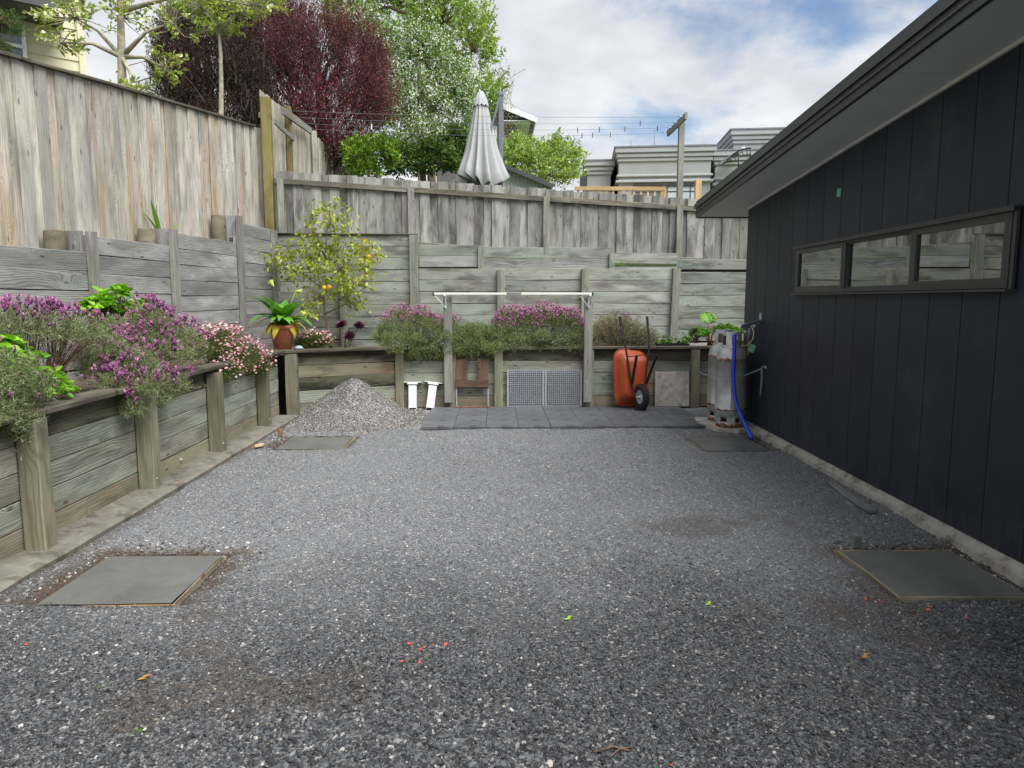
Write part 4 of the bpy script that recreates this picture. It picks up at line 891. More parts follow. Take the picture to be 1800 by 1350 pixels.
# ---- white folding clothes airer rail on two timber posts in front of the bed
t = thing('awning_frame', 'long white rail bracketed across two grey timber posts before the bed', 'rail', (0.36, 10.50, 0.0))
for x in (-0.70 - 0.36, 1.395 - 0.36): post('post', t, M['post_g'], x, 0.0, 0.115, 1.76, 0.125, 0.05, ch=0.005)
M['cream_al'] = plain('cream_aluminium', lin(206, 206, 196), 0.4, var=0.04); ZR = 1.735; XA, XB = -0.895 - 0.36, 1.43 - 0.36
MB().box(((XA + XB) / 2, -0.10, ZR), (XB - XA, 0.06, 0.036), None, 0.006).build('rail', M['cream_al'], t)
for x in (XA - 0.006, XB + 0.006): MB().box((x, -0.10, ZR), (0.02, 0.076, 0.05), None, 0.004).build('end_cap', M['black'], t)
MB().box((0.28 - 0.36, -0.10, ZR + 0.002), (0.21, 0.076, 0.047), None, 0.004).build('centre_clip', plain('grey_clip', lin(120, 122, 124), 0.5), t)
for x in (-0.73 - 0.36, 1.395 - 0.36):
    mb = MB().bar((x, -0.028, ZR - 0.02), (x, -0.20, ZR - 0.02), 0.02, 0.02).bar((x, -0.028, ZR - 0.19), (x - 0.0, -0.19, ZR - 0.025), 0.022, 0.008, (1, 0, 0)).bar((x, -0.03, ZR - 0.21), (x, -0.03, ZR - 0.01), 0.02, 0.008, (0, 1, 0)).bar((x, -0.05, ZR - 0.20), (x - 0.14, -0.12, ZR - 0.03), 0.022, 0.008, (1, 0, 0)); mb.build('bracket', M['white'], t)

# ---- gas cylinders
def steel_rust():
    m = NM('cylinder_steel'); tc = m.n('TexCoord').outputs['Object']; sep = m.n('SeparateXYZ'); m.set(sep.inputs[0], tc)
    nz = m.noise(tc, 5, 6, 0.65); c = m.mix(m.mr(nz, 0.3, 0.7), lin(160, 160, 158), lin(192, 193, 192))
    c = m.mix(m.math('MULTIPLY', m.mr(m.noise(m.vm('MULTIPLY', tc, (9, 9, 1.0)), 1.0, 5, 0.65), 0.5, 0.7), 0.35), c, lin(124, 122, 118))
    def band(z, wd): return m.mr(m.math('ABSOLUTE', m.math('SUBTRACT', sep.outputs[2], z)), 0.0, wd, 1.0, 0.0)
    rz = m.math('MAXIMUM', band(0.86, 0.05), m.math('MAXIMUM', band(0.225, 0.035), band(0.02, 0.09)))
    rn = m.noise(tc, 24, 6, 0.7); rust = m.mr(m.math('ADD', rn, m.math('MULTIPLY', rz, 0.26)), 0.64, 0.74)
    c = m.mix(rust, c, m.mix(m.mr(m.noise(tc, 60, 3, 0.6), 0.35, 0.65), lin(92, 50, 30), lin(150, 92, 56)))
    return m.done(m.bsdf(c, m.mr(rust, 0, 1, 0.42, 0.85), m.mr(rust, 0, 1, 0.55, 0.0), m.bump(rn, 0.12, 0.006)))
M['cyl'] = steel_rust()
brass = plain('brass', lin(190, 150, 70), 0.35, 0.9); M['brass'] = brass
# pale concrete plinth under the cylinders
o = MB(); o.add([(2.66, 9.10, 0), (2.80, 8.60, 0), (3.02, 8.52, 0), (3.24, 8.62, 0), (3.24, 9.36, 0), (2.72, 9.40, 0), (2.66, 9.10, 0.055), (2.80, 8.60, 0.045), (3.02, 8.52, 0.045), (3.24, 8.62, 0.05), (3.24, 9.36, 0.06), (2.72, 9.40, 0.06)], [(6, 7, 8, 9, 10, 11), (0, 1, 7, 6), (1, 2, 8, 7), (2, 3, 9, 8), (3, 4, 10, 9), (4, 5, 11, 10), (5, 0, 6, 11)])
o = o.build('plinth', M['slabp']); tag(o, 'pale cracked concrete plinth under the two gas cylinders', 'plinth')
def cylinder(x, y, z, lab, rz):
    t = thing('gas_cylinder', lab, 'gas cylinder', (x, y, z), rz, 'gas cylinders')
    MB().lathe([(0.19 * 0.0 + 0.02, 0.10), (0.12, 0.105), (0.17, 0.13), (0.188, 0.17), (0.19, 0.22), (0.19, 0.222), (0.1925, 0.224), (0.1925, 0.232), (0.19, 0.234), (0.19, 0.84), (0.193, 0.842), (0.193, 0.872), (0.188, 0.876), (0.184, 0.92), (0.168, 0.965), (0.135, 1.0), (0.08, 1.02), (0.02, 1.025)], (0, 0, 0), 48).build('body', M['cyl'], t)
    mb = MB(); mb.lathe([(0.165, 0.0), (0.172, 0.0), (0.172, 0.075), (0.165, 0.075)], (0, 0, 0), 40)
    for k in range(6): a = 2 * PI * k / 6 + 0.3; mb.box((0.166 * math.cos(a), 0.166 * math.sin(a), 0.105), (0.01, 0.10, 0.07), Matrix.Rotation(a, 3, 'Z'))
    mb.build('foot_ring', M['cyl'], t)
    mb = MB()                                          # collar with hand holes
    for (a0, a1) in ((0.35, 1.25), (1.95, 3.0), (3.7, 4.35), (5.0, 6.0)): mb.lathe([(0.118, 0.99), (0.113, 1.19), (0.108, 1.19), (0.113, 0.99)], (0, 0, 0), 10, None, True, a0, a1)
    mb.lathe([(0.114, 1.155), (0.112, 1.20), (0.100, 1.207), (0.104, 1.155)], (0, 0, 0), 40); mb.lathe([(0.120, 0.985), (0.116, 1.04), (0.110, 1.04), (0.114, 0.985)], (0, 0, 0), 40); mb.build('collar', M['cyl'], t)
    mb = MB(); mb.lathe([(0.024, 1.02), (0.02, 1.09), (0.013, 1.10), (0.013, 1.13)], (0, 0, 0), 12); mb.tube([(0, 0, 1.085), (0.075, -0.02, 1.085)], 0.014, 10); mb.lathe([(0.0, 1.15), (0.028, 1.15), (0.028, 1.13), (0.0, 1.13)], (0, 0, 0), 12); mb.build('valve', M['brass'], t)
    MB().box((0, -0.1905, 0.53), (0.007, 0.004, 0.6)).build('seam', M['rust'], t).rotation_euler = (0, 0, -0.25)
    return t
cylinder(at(1283.5, 700, 8.8).x, 8.80, 0.047, 'rust banded silver gas cylinder in front, with the blue pipe leaning on it', 0.0)
cylinder(at(1269, 700, 9.19).x, 9.19, 0.057, 'silver gas cylinder mostly hidden behind the front cylinder', 0.7)
M['blue'] = plain('blue_pipe', lin(36, 66, 190), 0.35, var=0.12, vscale=8)
t = MB(); pp = [(2.955, 8.63, 1.215), (2.955, 8.60, 1.17), (2.950, 8.585, 0.95), (2.945, 8.57, 0.70), (2.965, 8.50, 0.40), (3.005, 8.30, 0.18), (3.02, 8.06, 0.025)]
P_ = [Vector(p) for p in pp]; fine = []
for i in range(len(P_) - 1):
    p0, p1, p2, p3 = P_[max(i - 1, 0)], P_[i], P_[i + 1], P_[min(i + 2, len(P_) - 1)]
    for k in range(6):
        u = k / 6; fine.append(0.5 * ((2 * p1) + (p2 - p0) * u + (2 * p0 - 5 * p1 + 4 * p2 - p3) * u * u + (3 * p1 - p0 - 3 * p2 + p3) * u ** 3))
fine.append(P_[-1]); t.tube(fine, 0.0225, 12); o = t.build('blue_pipe', M['blue']); tag(o, 'bright blue plastic pipe propped against the front gas cylinder', 'pipe')
# regulator, hoses, tag, angle bracket, chain on the dark wall
M['pipe_grey'] = plain('grey_fitting', lin(172, 176, 180), 0.4, 0.4, var=0.15)
M['hose'] = plain('cream_hose', lin(196, 186, 160), 0.5)
def wxy(y): return 3.148 + 0.0273 * (y - 3.946)          # face of the wall
t = thing('gas_regulator', 'grey gas regulator with cream hoses on the dark wall', 'regulator', (wxy(8.85), 8.85, 1.25))
R2 = Matrix.Rotation(-PI / 2, 3, 'Y')
MB().lathe([(0.0, 0.16), (0.035, 0.155), (0.045, 0.13), (0.045, 0.10), (0.03, 0.09), (0.025, 0.02), (0.05, 0.01), (0.05, 0.0)], (0, 0, 0.07), 20, R2).build('body', M['pipe_grey'], t)
MB().tube([(-0.06, 0, 0.05), (-0.065, 0, -0.02), (-0.065, 0.01, -0.10)], [0.022, 0.03, 0.018], 12).lathe([(0.0, 0.03), (0.034, 0.03), (0.034, -0.01), (0.0, -0.01)], (-0.10, -0.01, -0.01), 14, R2).build('changeover_valve', M['pipe_grey'], t)
MB().tube([(-0.12, -0.02, 0.07), (-0.22, 0.0, -0.02), (-0.30, 0.03, -0.10), (-0.34, 0.10, -0.12)], 0.006, 8).build('hose', M['hose'], t)
MB().tube([(-0.05, -0.03, 0.08), (-0.03, -0.08, 0.0), (-0.04, -0.09, -0.09), (-0.11, -0.08, -0.17), (-0.20, -0.07, -0.175), (-0.30, -0.06, -0.13)], 0.007, 8).build('hose', M['hose'], t)
MB().tube([(-0.30, -0.06, -0.13), (-0.36, -0.05, -0.11)], 0.013, 8).build('hose_nut', M['brass'], t)
MB().tube([(-0.06, 0.01, -0.09), (-0.06, 0.01, -0.30)], 0.006, 8).box((-0.06, 0.01, -0.29), (0.016, 0.016, 0.04)).build('outlet', M['brass'], t)
o = MB().box((0, 0, 0), (0.085, 0.004, 0.10), Matrix.Rotation(0.35, 3, 'Y')).build('inspection_tag', plain('green_tag', lin(120, 178, 140), 0.5, stain=lin(220, 230, 220), stain_amt=0.7, sscale=26)); o.location = (wxy(8.76) - 0.055, 8.75, 1.045); tag(o, 'small green inspection tag hanging below the gas regulator', 'tag')
t = thing('angle_bracket', 'silver angle bracket sticking out above the gas regulator', 'bracket', (wxy(8.62), 8.62, 1.44))
MB().box((-0.004, 0, 0.0), (0.006, 0.075, 0.10)).build('wall_plate', M['galv'], t)
MB().bar((-0.006, 0, -0.05), (-0.25, -0.03, -0.12), 0.085, 0.006, (0.25, 0.55, 0.8)).build('arm', M['galv'], t)
ch = MB(); A_, B_ = Vector((wxy(8.45) - 0.03, 8.45, 0.82)), Vector((3.06, 8.655, 0.635))
def chain(mb, pts, ln=0.024):
    for i in range(len(pts) - 1):
        a, b = Vector(pts[i]), Vector(pts[i + 1]); n_ = max(1, int((b - a).length / ln))
        for k in range(n_):
            c_ = a.lerp(b, (k + 0.5) / n_); d = (b - a).normalized(); e = d.orthogonal().normalized(); e = Matrix.Rotation(PI / 2 * (k % 2), 3, d) @ e
            loop = [c_ + d * (0.017 * math.cos(q)) + e * (0.009 * math.sin(q)) for q in [2 * PI * j / 8 for j in range(9)]]
            mb.tube(loop, 0.0026, 4, False)
hook = Vector((wxy(8.42) - 0.03, 8.42, 0.82))
arc = [hook, Vector((3.115, 8.62, 0.72))] + [Vector((2.945 + 0.197 * math.cos(a), 8.80 + 0.197 * math.sin(a), 0.70 - 0.06 * math.sin((a + 0.6) * -0.5) * 0)) + Vector((0, 0, -0.06 * (1 - abs(a + 1.9) / 1.5))) for a in np.linspace(-0.75, -3.2, 14)] + [Vector((2.72, 9.15, 0.68)), Vector((2.74, 9.28, 0.70))]
t = thing('safety_chain', 'thin steel chain strapping the gas cylinders to a wall hook', 'chain', hook)
mb = MB(); chain(mb, [p - hook for p in arc]); mb.build('links', M['galv'], t)
mb = MB(); tail = [Vector((0, 0.0, 0)), Vector((0.008, -0.01, -0.12)), Vector((-0.006, 0.0, -0.25)), Vector((0.0, 0.012, -0.33)), Vector((0.006, 0.02, -0.16)), Vector((0, 0.01, -0.02))]; chain(mb, tail); mb.build('tail_links', M['galv'], t)
MB().tube([(0.03, 0, 0.02), (0.0, 0, 0.02), (-0.01, 0, 0.0), (0.0, 0, -0.015)], 0.005, 8).box((0.028, -0.03, 0.02), (0.004, 0.08, 0.03)).build('hook', M['galv'], t)
o = MB().box((0, 0, 0), (0.003, 0.075, 0.075), Matrix.Rotation(0.1, 3, 'X')).build('tape', plain('mint_tape', lin(104, 176, 150), 0.6)); o.location = (wxy(6.66) - 0.004, 6.66, 2.645); tag(o, 'small square of mint green tape stuck to the cladding above the window', 'tape')
# things inside, on the window sill
M['yellow'] = plain('yellow_plastic', lin(232, 196, 40), 0.4)
def in_room(y, x=0.17): return (wxy(y) + x, y, WZ0 + 0.03)
o = MB(); o.lathe([(0.0, 0.0), (0.075, 0.0), (0.075, 0.05), (0.035, 0.06), (0.035, 0.24), (0.02, 0.25), (0.0, 0.25)], (0, 0, 0), 20); o = o.build('yellow_clamp', M['yellow']); o.location = in_room(4.62); tag(o, 'yellow plastic tool standing inside the nearest window pane', 'tool')
o = MB(); o.lathe([(0.0, 0.0), (0.30, 0.02), (0.28, 0.14), (0.18, 0.24), (0.0, 0.29)], (0, 0, 0), 28); o = o.build('white_dome', M['white_in']); o.location = in_room(6.62, 0.5); tag(o, 'rounded white object inside the farthest window pane', 'cover')
# ================================================================== PLANTS
def unit(v): return v / np.maximum(np.linalg.norm(v, axis=-1, keepdims=True), 1e-9)
def rdir(n): return unit(rng.normal(size=(n, 3)))
def leaf_arrays(P, D, Ln, Wd, kind='fold', bend=0.15, tint=None, nrm=None):
    """leaf blades at P pointing along D; returns V, F, tint"""
    n = len(P); D = unit(D)
    if nrm is None: nrm = rdir(n) + np.array([0, 0, 0.8])
    S = unit(np.cross(D, nrm)); N = np.cross(S, D); L_ = np.asarray(Ln).reshape(-1, 1) * np.ones((n, 1)); W = np.asarray(Wd).reshape(-1, 1) * np.ones((n, 1))
    if tint is None: tint = rng.random(n)
    if kind == 'fold':
        V = np.stack([P, P + D * L_ * 0.45 + S * W * 0.5 + N * W * bend, P + D * L_ - N * L_ * bend * 0.6, P + D * L_ * 0.45 - S * W * 0.5 + N * W * bend], 1)
        b = np.arange(n)[:, None] * 4; F = np.concatenate([b + np.array([[0, 2, 1]]), b + np.array([[0, 3, 2]])]); k = 4
    elif kind == 'needle':
        V = np.stack([P + S * W * 0.5, P - S * W * 0.5, P + D * L_ + N * L_ * bend * (rng.random((n, 1)) - 0.5)], 1)
        F = np.arange(n * 3).reshape(n, 3); k = 3
    else:                                             # oval, two quads creased on the midrib, drooping tip
        V = np.stack([P, P + D * L_ * 0.3 + S * W * 0.46 + N * W * bend, P + D * L_ * 0.68 + S * W * 0.36 + N * W * bend * 0.4, P + D * L_ - N * L_ * bend, P + D * L_ * 0.68 - S * W * 0.36 + N * W * bend * 0.4, P + D * L_ * 0.3 - S * W * 0.46 + N * W * bend], 1)
        b = np.arange(n)[:, None] * 6; F = np.concatenate([b + np.array([[0, 3, 2, 1]]), b + np.array([[0, 5, 4, 3]])]); k = 6
    return V.reshape(-1, 3), F, np.repeat(tint, k)
def merge(parts):
    V, F, T, o = [], {}, [], 0
    for (v, f, t) in parts:
        if len(v) == 0: continue
        V.append(v); T.append(t); F.setdefault(f.shape[1], []).append(f + o); o += len(v)
    return np.concatenate(V), [np.concatenate(q) for q in F.values()], np.concatenate(T)
def part(name, parts, mat, parent, smooth=False, kind=None):
    V, F, T = merge(parts); o = link(name, npmesh(name, V, F, T, smooth, mat), None, parent)
    if kind: tag(o, kind=kind)
    return o
def tubes(A, B, r0, r1, n=3, mid=None):
    """many thin tapered stems from A to B (optionally through mid)"""
    pts = [A, B] if mid is None else [A, mid, B]; m = len(A); rs = np.linspace(r0, r1, len(pts)); D = unit(B - A)
    S = unit(np.cross(D, np.array([0.31, 0.2, 0.93]))); T = np.cross(D, S); V = []
    for p, r in zip(pts, rs):
        for k in range(n): a = 2 * PI * k / n; V.append(p + (S * math.cos(a) + T * math.sin(a)) * r)
    K = len(pts) * n; V = np.stack(V, 1).reshape(-1, 3); F = []
    for i in range(len(pts) - 1):
        for k in range(n): F.append([i * n + k, i * n + (k + 1) % n, (i + 1) * n + (k + 1) % n, (i + 1) * n + k])
    F = (np.arange(m)[:, None, None] * K + np.array(F)[None]).reshape(-1, 4)
    return V, F, np.repeat(rng.random(m), K)
def blob_flowers(P, D, Ln, r, tint=None):
    """stretched six sided flower heads"""
    n = len(P); D = unit(D); S = unit(np.cross(D, rdir(n))); T = np.cross(D, S); L_ = np.asarray(Ln).reshape(-1, 1) * np.ones((n, 1)); R = np.asarray(r).reshape(-1, 1) * np.ones((n, 1))
    V = [P] + [P + D * L_ * 0.4 + (S * math.cos(a) + T * math.sin(a)) * R for a in (0, PI / 2, PI, 1.5 * PI)] + [P + D * L_]
    V = np.stack(V, 1).reshape(-1, 3); b = np.arange(n)[:, None] * 6
    F = np.concatenate([b + np.array([q]) for q in ([0, 2, 1], [0, 3, 2], [0, 4, 3], [0, 1, 4], [5, 1, 2], [5, 2, 3], [5, 3, 4], [5, 4, 1])])
    if tint is None: tint = rng.random(n)
    return V, F, np.repeat(tint, 6)
def discs(P, N, r, tint=None, k=6):
    n = len(P); N = unit(N); S = unit(np.cross(N, rdir(n))); T = np.cross(N, S); R = np.asarray(r).reshape(-1, 1) * np.ones((n, 1))
    V = [P + (S * math.cos(2 * PI * j / k) + T * math.sin(2 * PI * j / k)) * R * (1.0 if j % 2 else 0.72) + N * R * (0.25 if j % 2 else 0) for j in range(k)]
    V = np.stack([P] + V, 1).reshape(-1, 3); b = np.arange(n)[:, None] * (k + 1)
    F = np.concatenate([b + np.array([[0, 1 + j, 1 + (j + 1) % k]]) for j in range(k)])
    if tint is None: tint = rng.random(n)
    return V, F, np.repeat(tint, k + 1)
def lobe_tips(lobes, n, zmin=-0.35, rough=0.22, seed=0):
    """points on the outer skin of a union of ellipsoids, with outward directions"""
    C_ = np.array([l[0] for l in lobes], float); R_ = np.array([l[1] for l in lobes], float); wgt = (R_[:, 0] * R_[:, 1] + R_[:, 0] * R_[:, 2] + R_[:, 1] * R_[:, 2]); wgt /= wgt.sum()
    m = int(n * 2.6) + 60; i = rng.choice(len(lobes), m, p=wgt); d = rdir(m); d = d[:, :]; k = d[:, 2] > zmin; i, d = i[k], d[k]
    s = 1 - rough * rng.random(len(i)) ** 1.3; s *= 1 + 0.24 * np.sin(d[:, 0] * 6 + i) * np.sin(d[:, 2] * 7 + 2 * i) * np.cos(d[:, 1] * 5 + i)
    P = C_[i] + R_[i] * d * s[:, None]; out = unit(d / R_[i])
    ins = np.zeros(len(P), bool)
    for j in range(len(lobes)): ins |= (i != j) & ((((P - C_[j]) / R_[j]) ** 2).sum(1) < 0.62)
    P, out, i = P[~ins][:n], out[~ins][:n], i[~ins][:n]; return P, out, i

LM = {}
LM['lav'] = leafmat('lavender_leaf', [(0.0, lin(76, 86, 54)), (0.4, lin(118, 130, 88)), (0.8, lin(154, 164, 120)), (1.0, lin(134, 116, 90))], 0.6, 0.2)
LM['lavgreen'] = leafmat('green_lavender_leaf', [(0.0, lin(76, 88, 50)), (0.4, lin(112, 126, 76)), (0.75, lin(146, 160, 104)), (1.0, lin(136, 122, 100))], 0.6, 0.22)
LM['lavdry'] = leafmat('woody_lavender_leaf', [(0.0, lin(100, 88, 76)), (0.4, lin(140, 128, 108)), (0.75, lin(130, 140, 98)), (1.0, lin(156, 162, 118))], 0.7, 0.15)
LM['purple'] = leafmat('lavender_flower', [(0.0, lin(96, 46, 92)), (0.4, lin(138, 76, 128)), (0.8, lin(178, 108, 162)), (1.0, lin(216, 158, 198))], 0.6, 0.3)
LM['pinkpurple'] = leafmat('pink_lavender_flower', [(0.0, lin(128, 72, 112)), (0.5, lin(168, 106, 150)), (1.0, lin(208, 158, 190))], 0.6, 0.3)
LM['pink'] = leafmat('pink_daisy_flower', [(0.0, lin(170, 84, 118)), (0.45, lin(200, 134, 152)), (0.85, lin(222, 182, 190)), (1.0, lin(236, 216, 214))], 0.6, 0.3)
LM['daisyleaf'] = leafmat('daisy_leaf', [(0.0, lin(52, 70, 28)), (0.6, lin(92, 112, 46)), (1.0, lin(128, 132, 66))], 0.55, 0.25)
LM['hyd'] = leafmat('bright_leaf', [(0.0, lin(74, 122, 22)), (0.5, lin(122, 176, 40)), (1.0, lin(164, 208, 66))], 0.42, 0.32)
LM['lemon'] = leafmat('lemon_leaf', [(0.0, lin(92, 116, 38)), (0.45, lin(150, 166, 58)), (0.8, lin(192, 190, 74)), (0.93, lin(206, 190, 70)), (1.0, lin(226, 180, 50))], 0.4, 0.3)
LM['herb'] = leafmat('seedling_leaf', [(0.0, lin(60, 100, 36)), (1.0, lin(130, 168, 72))], 0.5, 0.3)

def shrub(name, label, base, lobes, n, k, leaf, mat, flower=None, group=None, cat='shrub', zmin=-0.5, kind='needle', stem_n=90, reach=0.16, core=0.0, lump=0):
    """bushy plant: base point, list of (centre, radii) lobes in world space"""
    B = np.array(base, float); t = thing(name, label, cat, base, 0, group)
    lb = [(np.array(c) - B, r) for c, r in lobes]
    if lump:
        big = lb; LPs, LOs, _ = lobe_tips(lb, lump, zmin, 0.12); lb = [(p - o_ * 0.05, np.array([1, 1, 0.85]) * rng.uniform(0.07, 0.15)) for p, o_ in zip(LPs, LOs)] + [(c, np.array(r) * 0.86) for c, r in big]
    P, O, li = lobe_tips(lb, n, zmin, 0.22 if not lump else 0.3); n = len(P)
    ext = reach * (0.6 + 0.8 * rng.random((n, 1)))
    dirn = unit(O * 0.75 + np.array([0, 0, 0.35]) + 0.35 * rng.normal(size=(n, 3)))
    root = P - dirn * ext
    tt = rng.random((n, k, 1)) ** 0.75; LP = root[:, None] + (P - root)[:, None] * tt; LD = dirn[:, None] * 0.85 + 0.75 * rdir(n * k).reshape(n, k, 3)
    cl = rng.random(n); tn = np.clip(0.55 * cl[:, None] + 0.45 * rng.random((n, k)), 0, 1)
    a = leaf_arrays(LP.reshape(-1, 3), LD.reshape(-1, 3), leaf[0] * (0.6 + 0.8 * rng.random(n * k)), leaf[1] * (0.7 + 0.6 * rng.random(n * k)), kind, 0.2, tn.ravel())
    parts = [a]
    if core > 0:                                      # inner, sparser growth
        m = int(n * core); q = rng.integers(0, n, m); cc = np.array([lb[j][0] for j in li[q]]); ip = cc + (P[q] - cc) * (0.35 + 0.5 * rng.random((m, 1)))
        parts.append(leaf_arrays(np.repeat(ip, 5, 0) + 0.03 * rng.normal(size=(m * 5, 3)), rdir(m * 5), leaf[0] * 1.1, leaf[1] * 1.2, kind, 0.2, 0.35 * rng.random(m * 5)))
    part('foliage', parts, mat, t, kind='stuff')
    q = rng.choice(n, min(stem_n, n), False); A = np.zeros((len(q), 3)) + 0.05 * rng.normal(size=(len(q), 3)) * np.array([1, 1, 0]); Bp = P[q] - dirn[q] * 0.03
    cc = np.array([lb[j][0] for j in li[q]]); part('stems', [tubes(A, Bp, 0.008, 0.0022, 3, 0.35 * A + 0.65 * (0.5 * cc + 0.5 * Bp) - np.array([0, 0, 0.05]))], M['twig'], t, kind='stuff')
    if flower:
        sel = np.where((P[:, 2] > flower.get('zlo', -9) - B[2] + 0.16 * rng.random(n)) & (rng.random(n) < flower['p'] * np.clip(0.25 + O[:, 2] * 1.2, 0.08, 1)))[0]
        if flower.get('clump'): sel = sel[(np.sin(P[sel, 0] * 9 + 1) + np.sin(P[sel, 1] * 8) + np.sin(P[sel, 2] * 11)) > -0.5]
        rep = flower.get('rep', 1); sel = np.repeat(sel, rep); m = len(sel); fp = P[sel] + O[sel] * flower.get('out', 0.03) + flower.get('jit', 0.015) * rng.normal(size=(m, 3)); fd = unit(O[sel] * 0.4 + np.array([0, 0, 0.8]) + 0.25 * rng.normal(size=(m, 3)))
        if flower['kind'] == 'head':
            sz = flower['size']; fl = [blob_flowers(fp, fd, sz * (0.7 + 0.6 * rng.random(m)), sz * 0.26, 0.55 * rng.random(m))]
            for _ in range(3): fl.append(leaf_arrays(fp + fd * sz * 0.75, fd + 0.7 * rdir(m), sz * 0.65, sz * 0.34, 'fold', 0.2, 0.55 + 0.45 * rng.random(m)))
            fl = [merge_one(x) for x in fl]; st = tubes(P[sel] - O[sel] * 0.02, fp, 0.0018, 0.0014)
            part('flower_stalks', [st], mat, t, kind='stuff')
        else:
            fl = [discs(fp, fd + 0.5 * rdir(m) + np.array([0, -0.35, 0]), flower['size'] * (0.7 + 0.6 * rng.random(m)))]
        part('flowers', fl, flower['mat'], t, kind='stuff')
    return t
def merge_one(x): return x
HEAD = lambda p, size=0.040, mat='purple', **k: dict(kind='head', p=p, size=size, mat=LM[mat], **k)

# ---- left bed
shrub('lavender', 'grey green lavender spilling over the capping at the left edge of the photo', (-3.25, 4.35, 0.9), [((-3.18, 4.30, 1.05), (0.34, 0.42, 0.34)), ((-3.04, 4.22, 1.0), (0.20, 0.34, 0.26)), ((-3.35, 4.3, 1.15), (0.3, 0.35, 0.3))], 2400, 9, (0.034, 0.0046), LM['lav'], HEAD(0.03), 'lavender bushes in the left bed', 'lavender', zmin=-0.75, core=0.5, lump=40)
shrub('lavender', 'purple flowered lavender on bare woody stems, second from the left edge', (-3.50, 5.45, 0.9), [((-3.62, 5.35, 1.42), (0.34, 0.36, 0.20)), ((-3.40, 5.65, 1.38), (0.30, 0.32, 0.17)), ((-3.80, 5.30, 1.32), (0.28, 0.28, 0.18))], 1500, 8, (0.036, 0.0042), LM['lav'], HEAD(0.34, 0.05, zlo=1.40), 'lavender bushes in the left bed', 'lavender', zmin=-0.2, stem_n=150, core=0.3)
shrub('lavender', 'largest purple lavender draped over the capping between two posts', (-3.15, 6.05, 0.9), [((-3.20, 6.15, 1.12), (0.36, 0.42, 0.26)), ((-2.98, 5.85, 1.00), (0.26, 0.36, 0.24)), ((-2.92, 6.10, 0.86), (0.20, 0.32, 0.20)), ((-2.90, 5.65, 0.80), (0.13, 0.20, 0.13)), ((-3.30, 6.6, 1.34), (0.34, 0.36, 0.24)), ((-3.12, 6.75, 1.18), (0.30, 0.34, 0.26))], 3800, 9, (0.036, 0.0046), LM['lav'], HEAD(0.36, 0.05, clump=1), 'lavender bushes in the left bed', 'lavender', zmin=-0.6, stem_n=140, core=0.45, lump=50)
def leafy(name, label, base, lobes, n, k, leaf, mat, group=None, cat='plant', stem=True, zmin=-0.2):
    B = np.array(base, float); t = thing(name, label, cat, base, 0, group); lb = [(np.array(c) - B, r) for c, r in lobes]; P, O, li = lobe_tips(lb, n, zmin, 0.35); n = len(P)
    ax = unit(O * 0.6 + np.array([0, 0, 0.9])); a = 2 * PI * rng.random((n, 1)) + np.arange(k)[None] * (2 * PI / k * 1.02) ; S = unit(np.cross(ax, rdir(n))); T = np.cross(ax, S)
    D = (S[:, None] * np.cos(a)[..., None] + T[:, None] * np.sin(a)[..., None]) + ax[:, None] * (0.15 + 0.5 * rng.random((n, k, 1)))
    LP = np.repeat(P[:, None], k, 1) - ax[:, None] * 0.02 * rng.random((n, k, 1)) * 2
    nr = np.repeat(ax[:, None], k, 1) + 0.55 * rng.normal(size=(n, k, 3))
    part('leaves', [leaf_arrays(LP.reshape(-1, 3), D.reshape(-1, 3), leaf[0] * (0.6 + 0.6 * rng.random(n * k)), leaf[1] * (0.6 + 0.6 * rng.random(n * k)), 'oval', 0.16, np.clip(np.repeat(rng.random(n), k) * 0.6 + 0.4 * rng.random(n * k), 0, 1), nr.reshape(-1, 3))], mat, t, kind='stuff')
    part('stems', [tubes(np.zeros((n, 3)) + 0.04 * rng.normal(size=(n, 3)) * [1, 1, 0], P, 0.006, 0.003, 4, P * 0.55 + np.array([0, 0, 0.02]))], M['twig'], t, kind='stuff'); return t
leafy('hydrangea', 'bright green leafy hydrangea in front beside the left lavender', (-3.2, 4.75, 0.88), [((-3.28, 4.80, 1.20), (0.16, 0.20, 0.22)), ((-3.13, 4.92, 1.04), (0.15, 0.20, 0.16)), ((-3.45, 4.75, 1.42), (0.10, 0.12, 0.10))], 95, 8, (0.07, 0.046), LM['hyd'], 'hydrangeas in the left bed', 'hydrangea')
leafy('hydrangea', 'bright green leafy hydrangea against the silver wall behind the big lavender', (-3.88, 7.15, 0.88), [((-3.86, 6.98, 1.56), (0.17, 0.2, 0.18)), ((-3.66, 7.25, 1.48), (0.2, 0.25, 0.17)), ((-3.70, 7.05, 1.72), (0.09, 0.10, 0.08)), ((-3.5, 7.4, 1.45), (0.14, 0.15, 0.12))], 90, 8, (0.085, 0.055), LM['hyd'], 'hydrangeas in the left bed', 'hydrangea')
shrub('daisy_bush', 'pale pink flowering bush spilling over the capping before the pot', (-3.2, 8.1, 0.9), [((-3.22, 8.15, 1.14), (0.30, 0.50, 0.22)), ((-2.98, 8.3, 0.98), (0.22, 0.45, 0.22)), ((-2.92, 7.75, 0.86), (0.14, 0.24, 0.13)), ((-2.92, 8.72, 0.85), (0.14, 0.25, 0.18))], 1900, 8, (0.026, 0.007), LM['daisyleaf'], dict(kind='disc', p=0.42, size=0.0145, mat=LM['pink'], rep=2, out=0.022, jit=0.03), 'pink flowering bushes', 'flowering bush', zmin=-0.55, kind='fold', core=0.5)
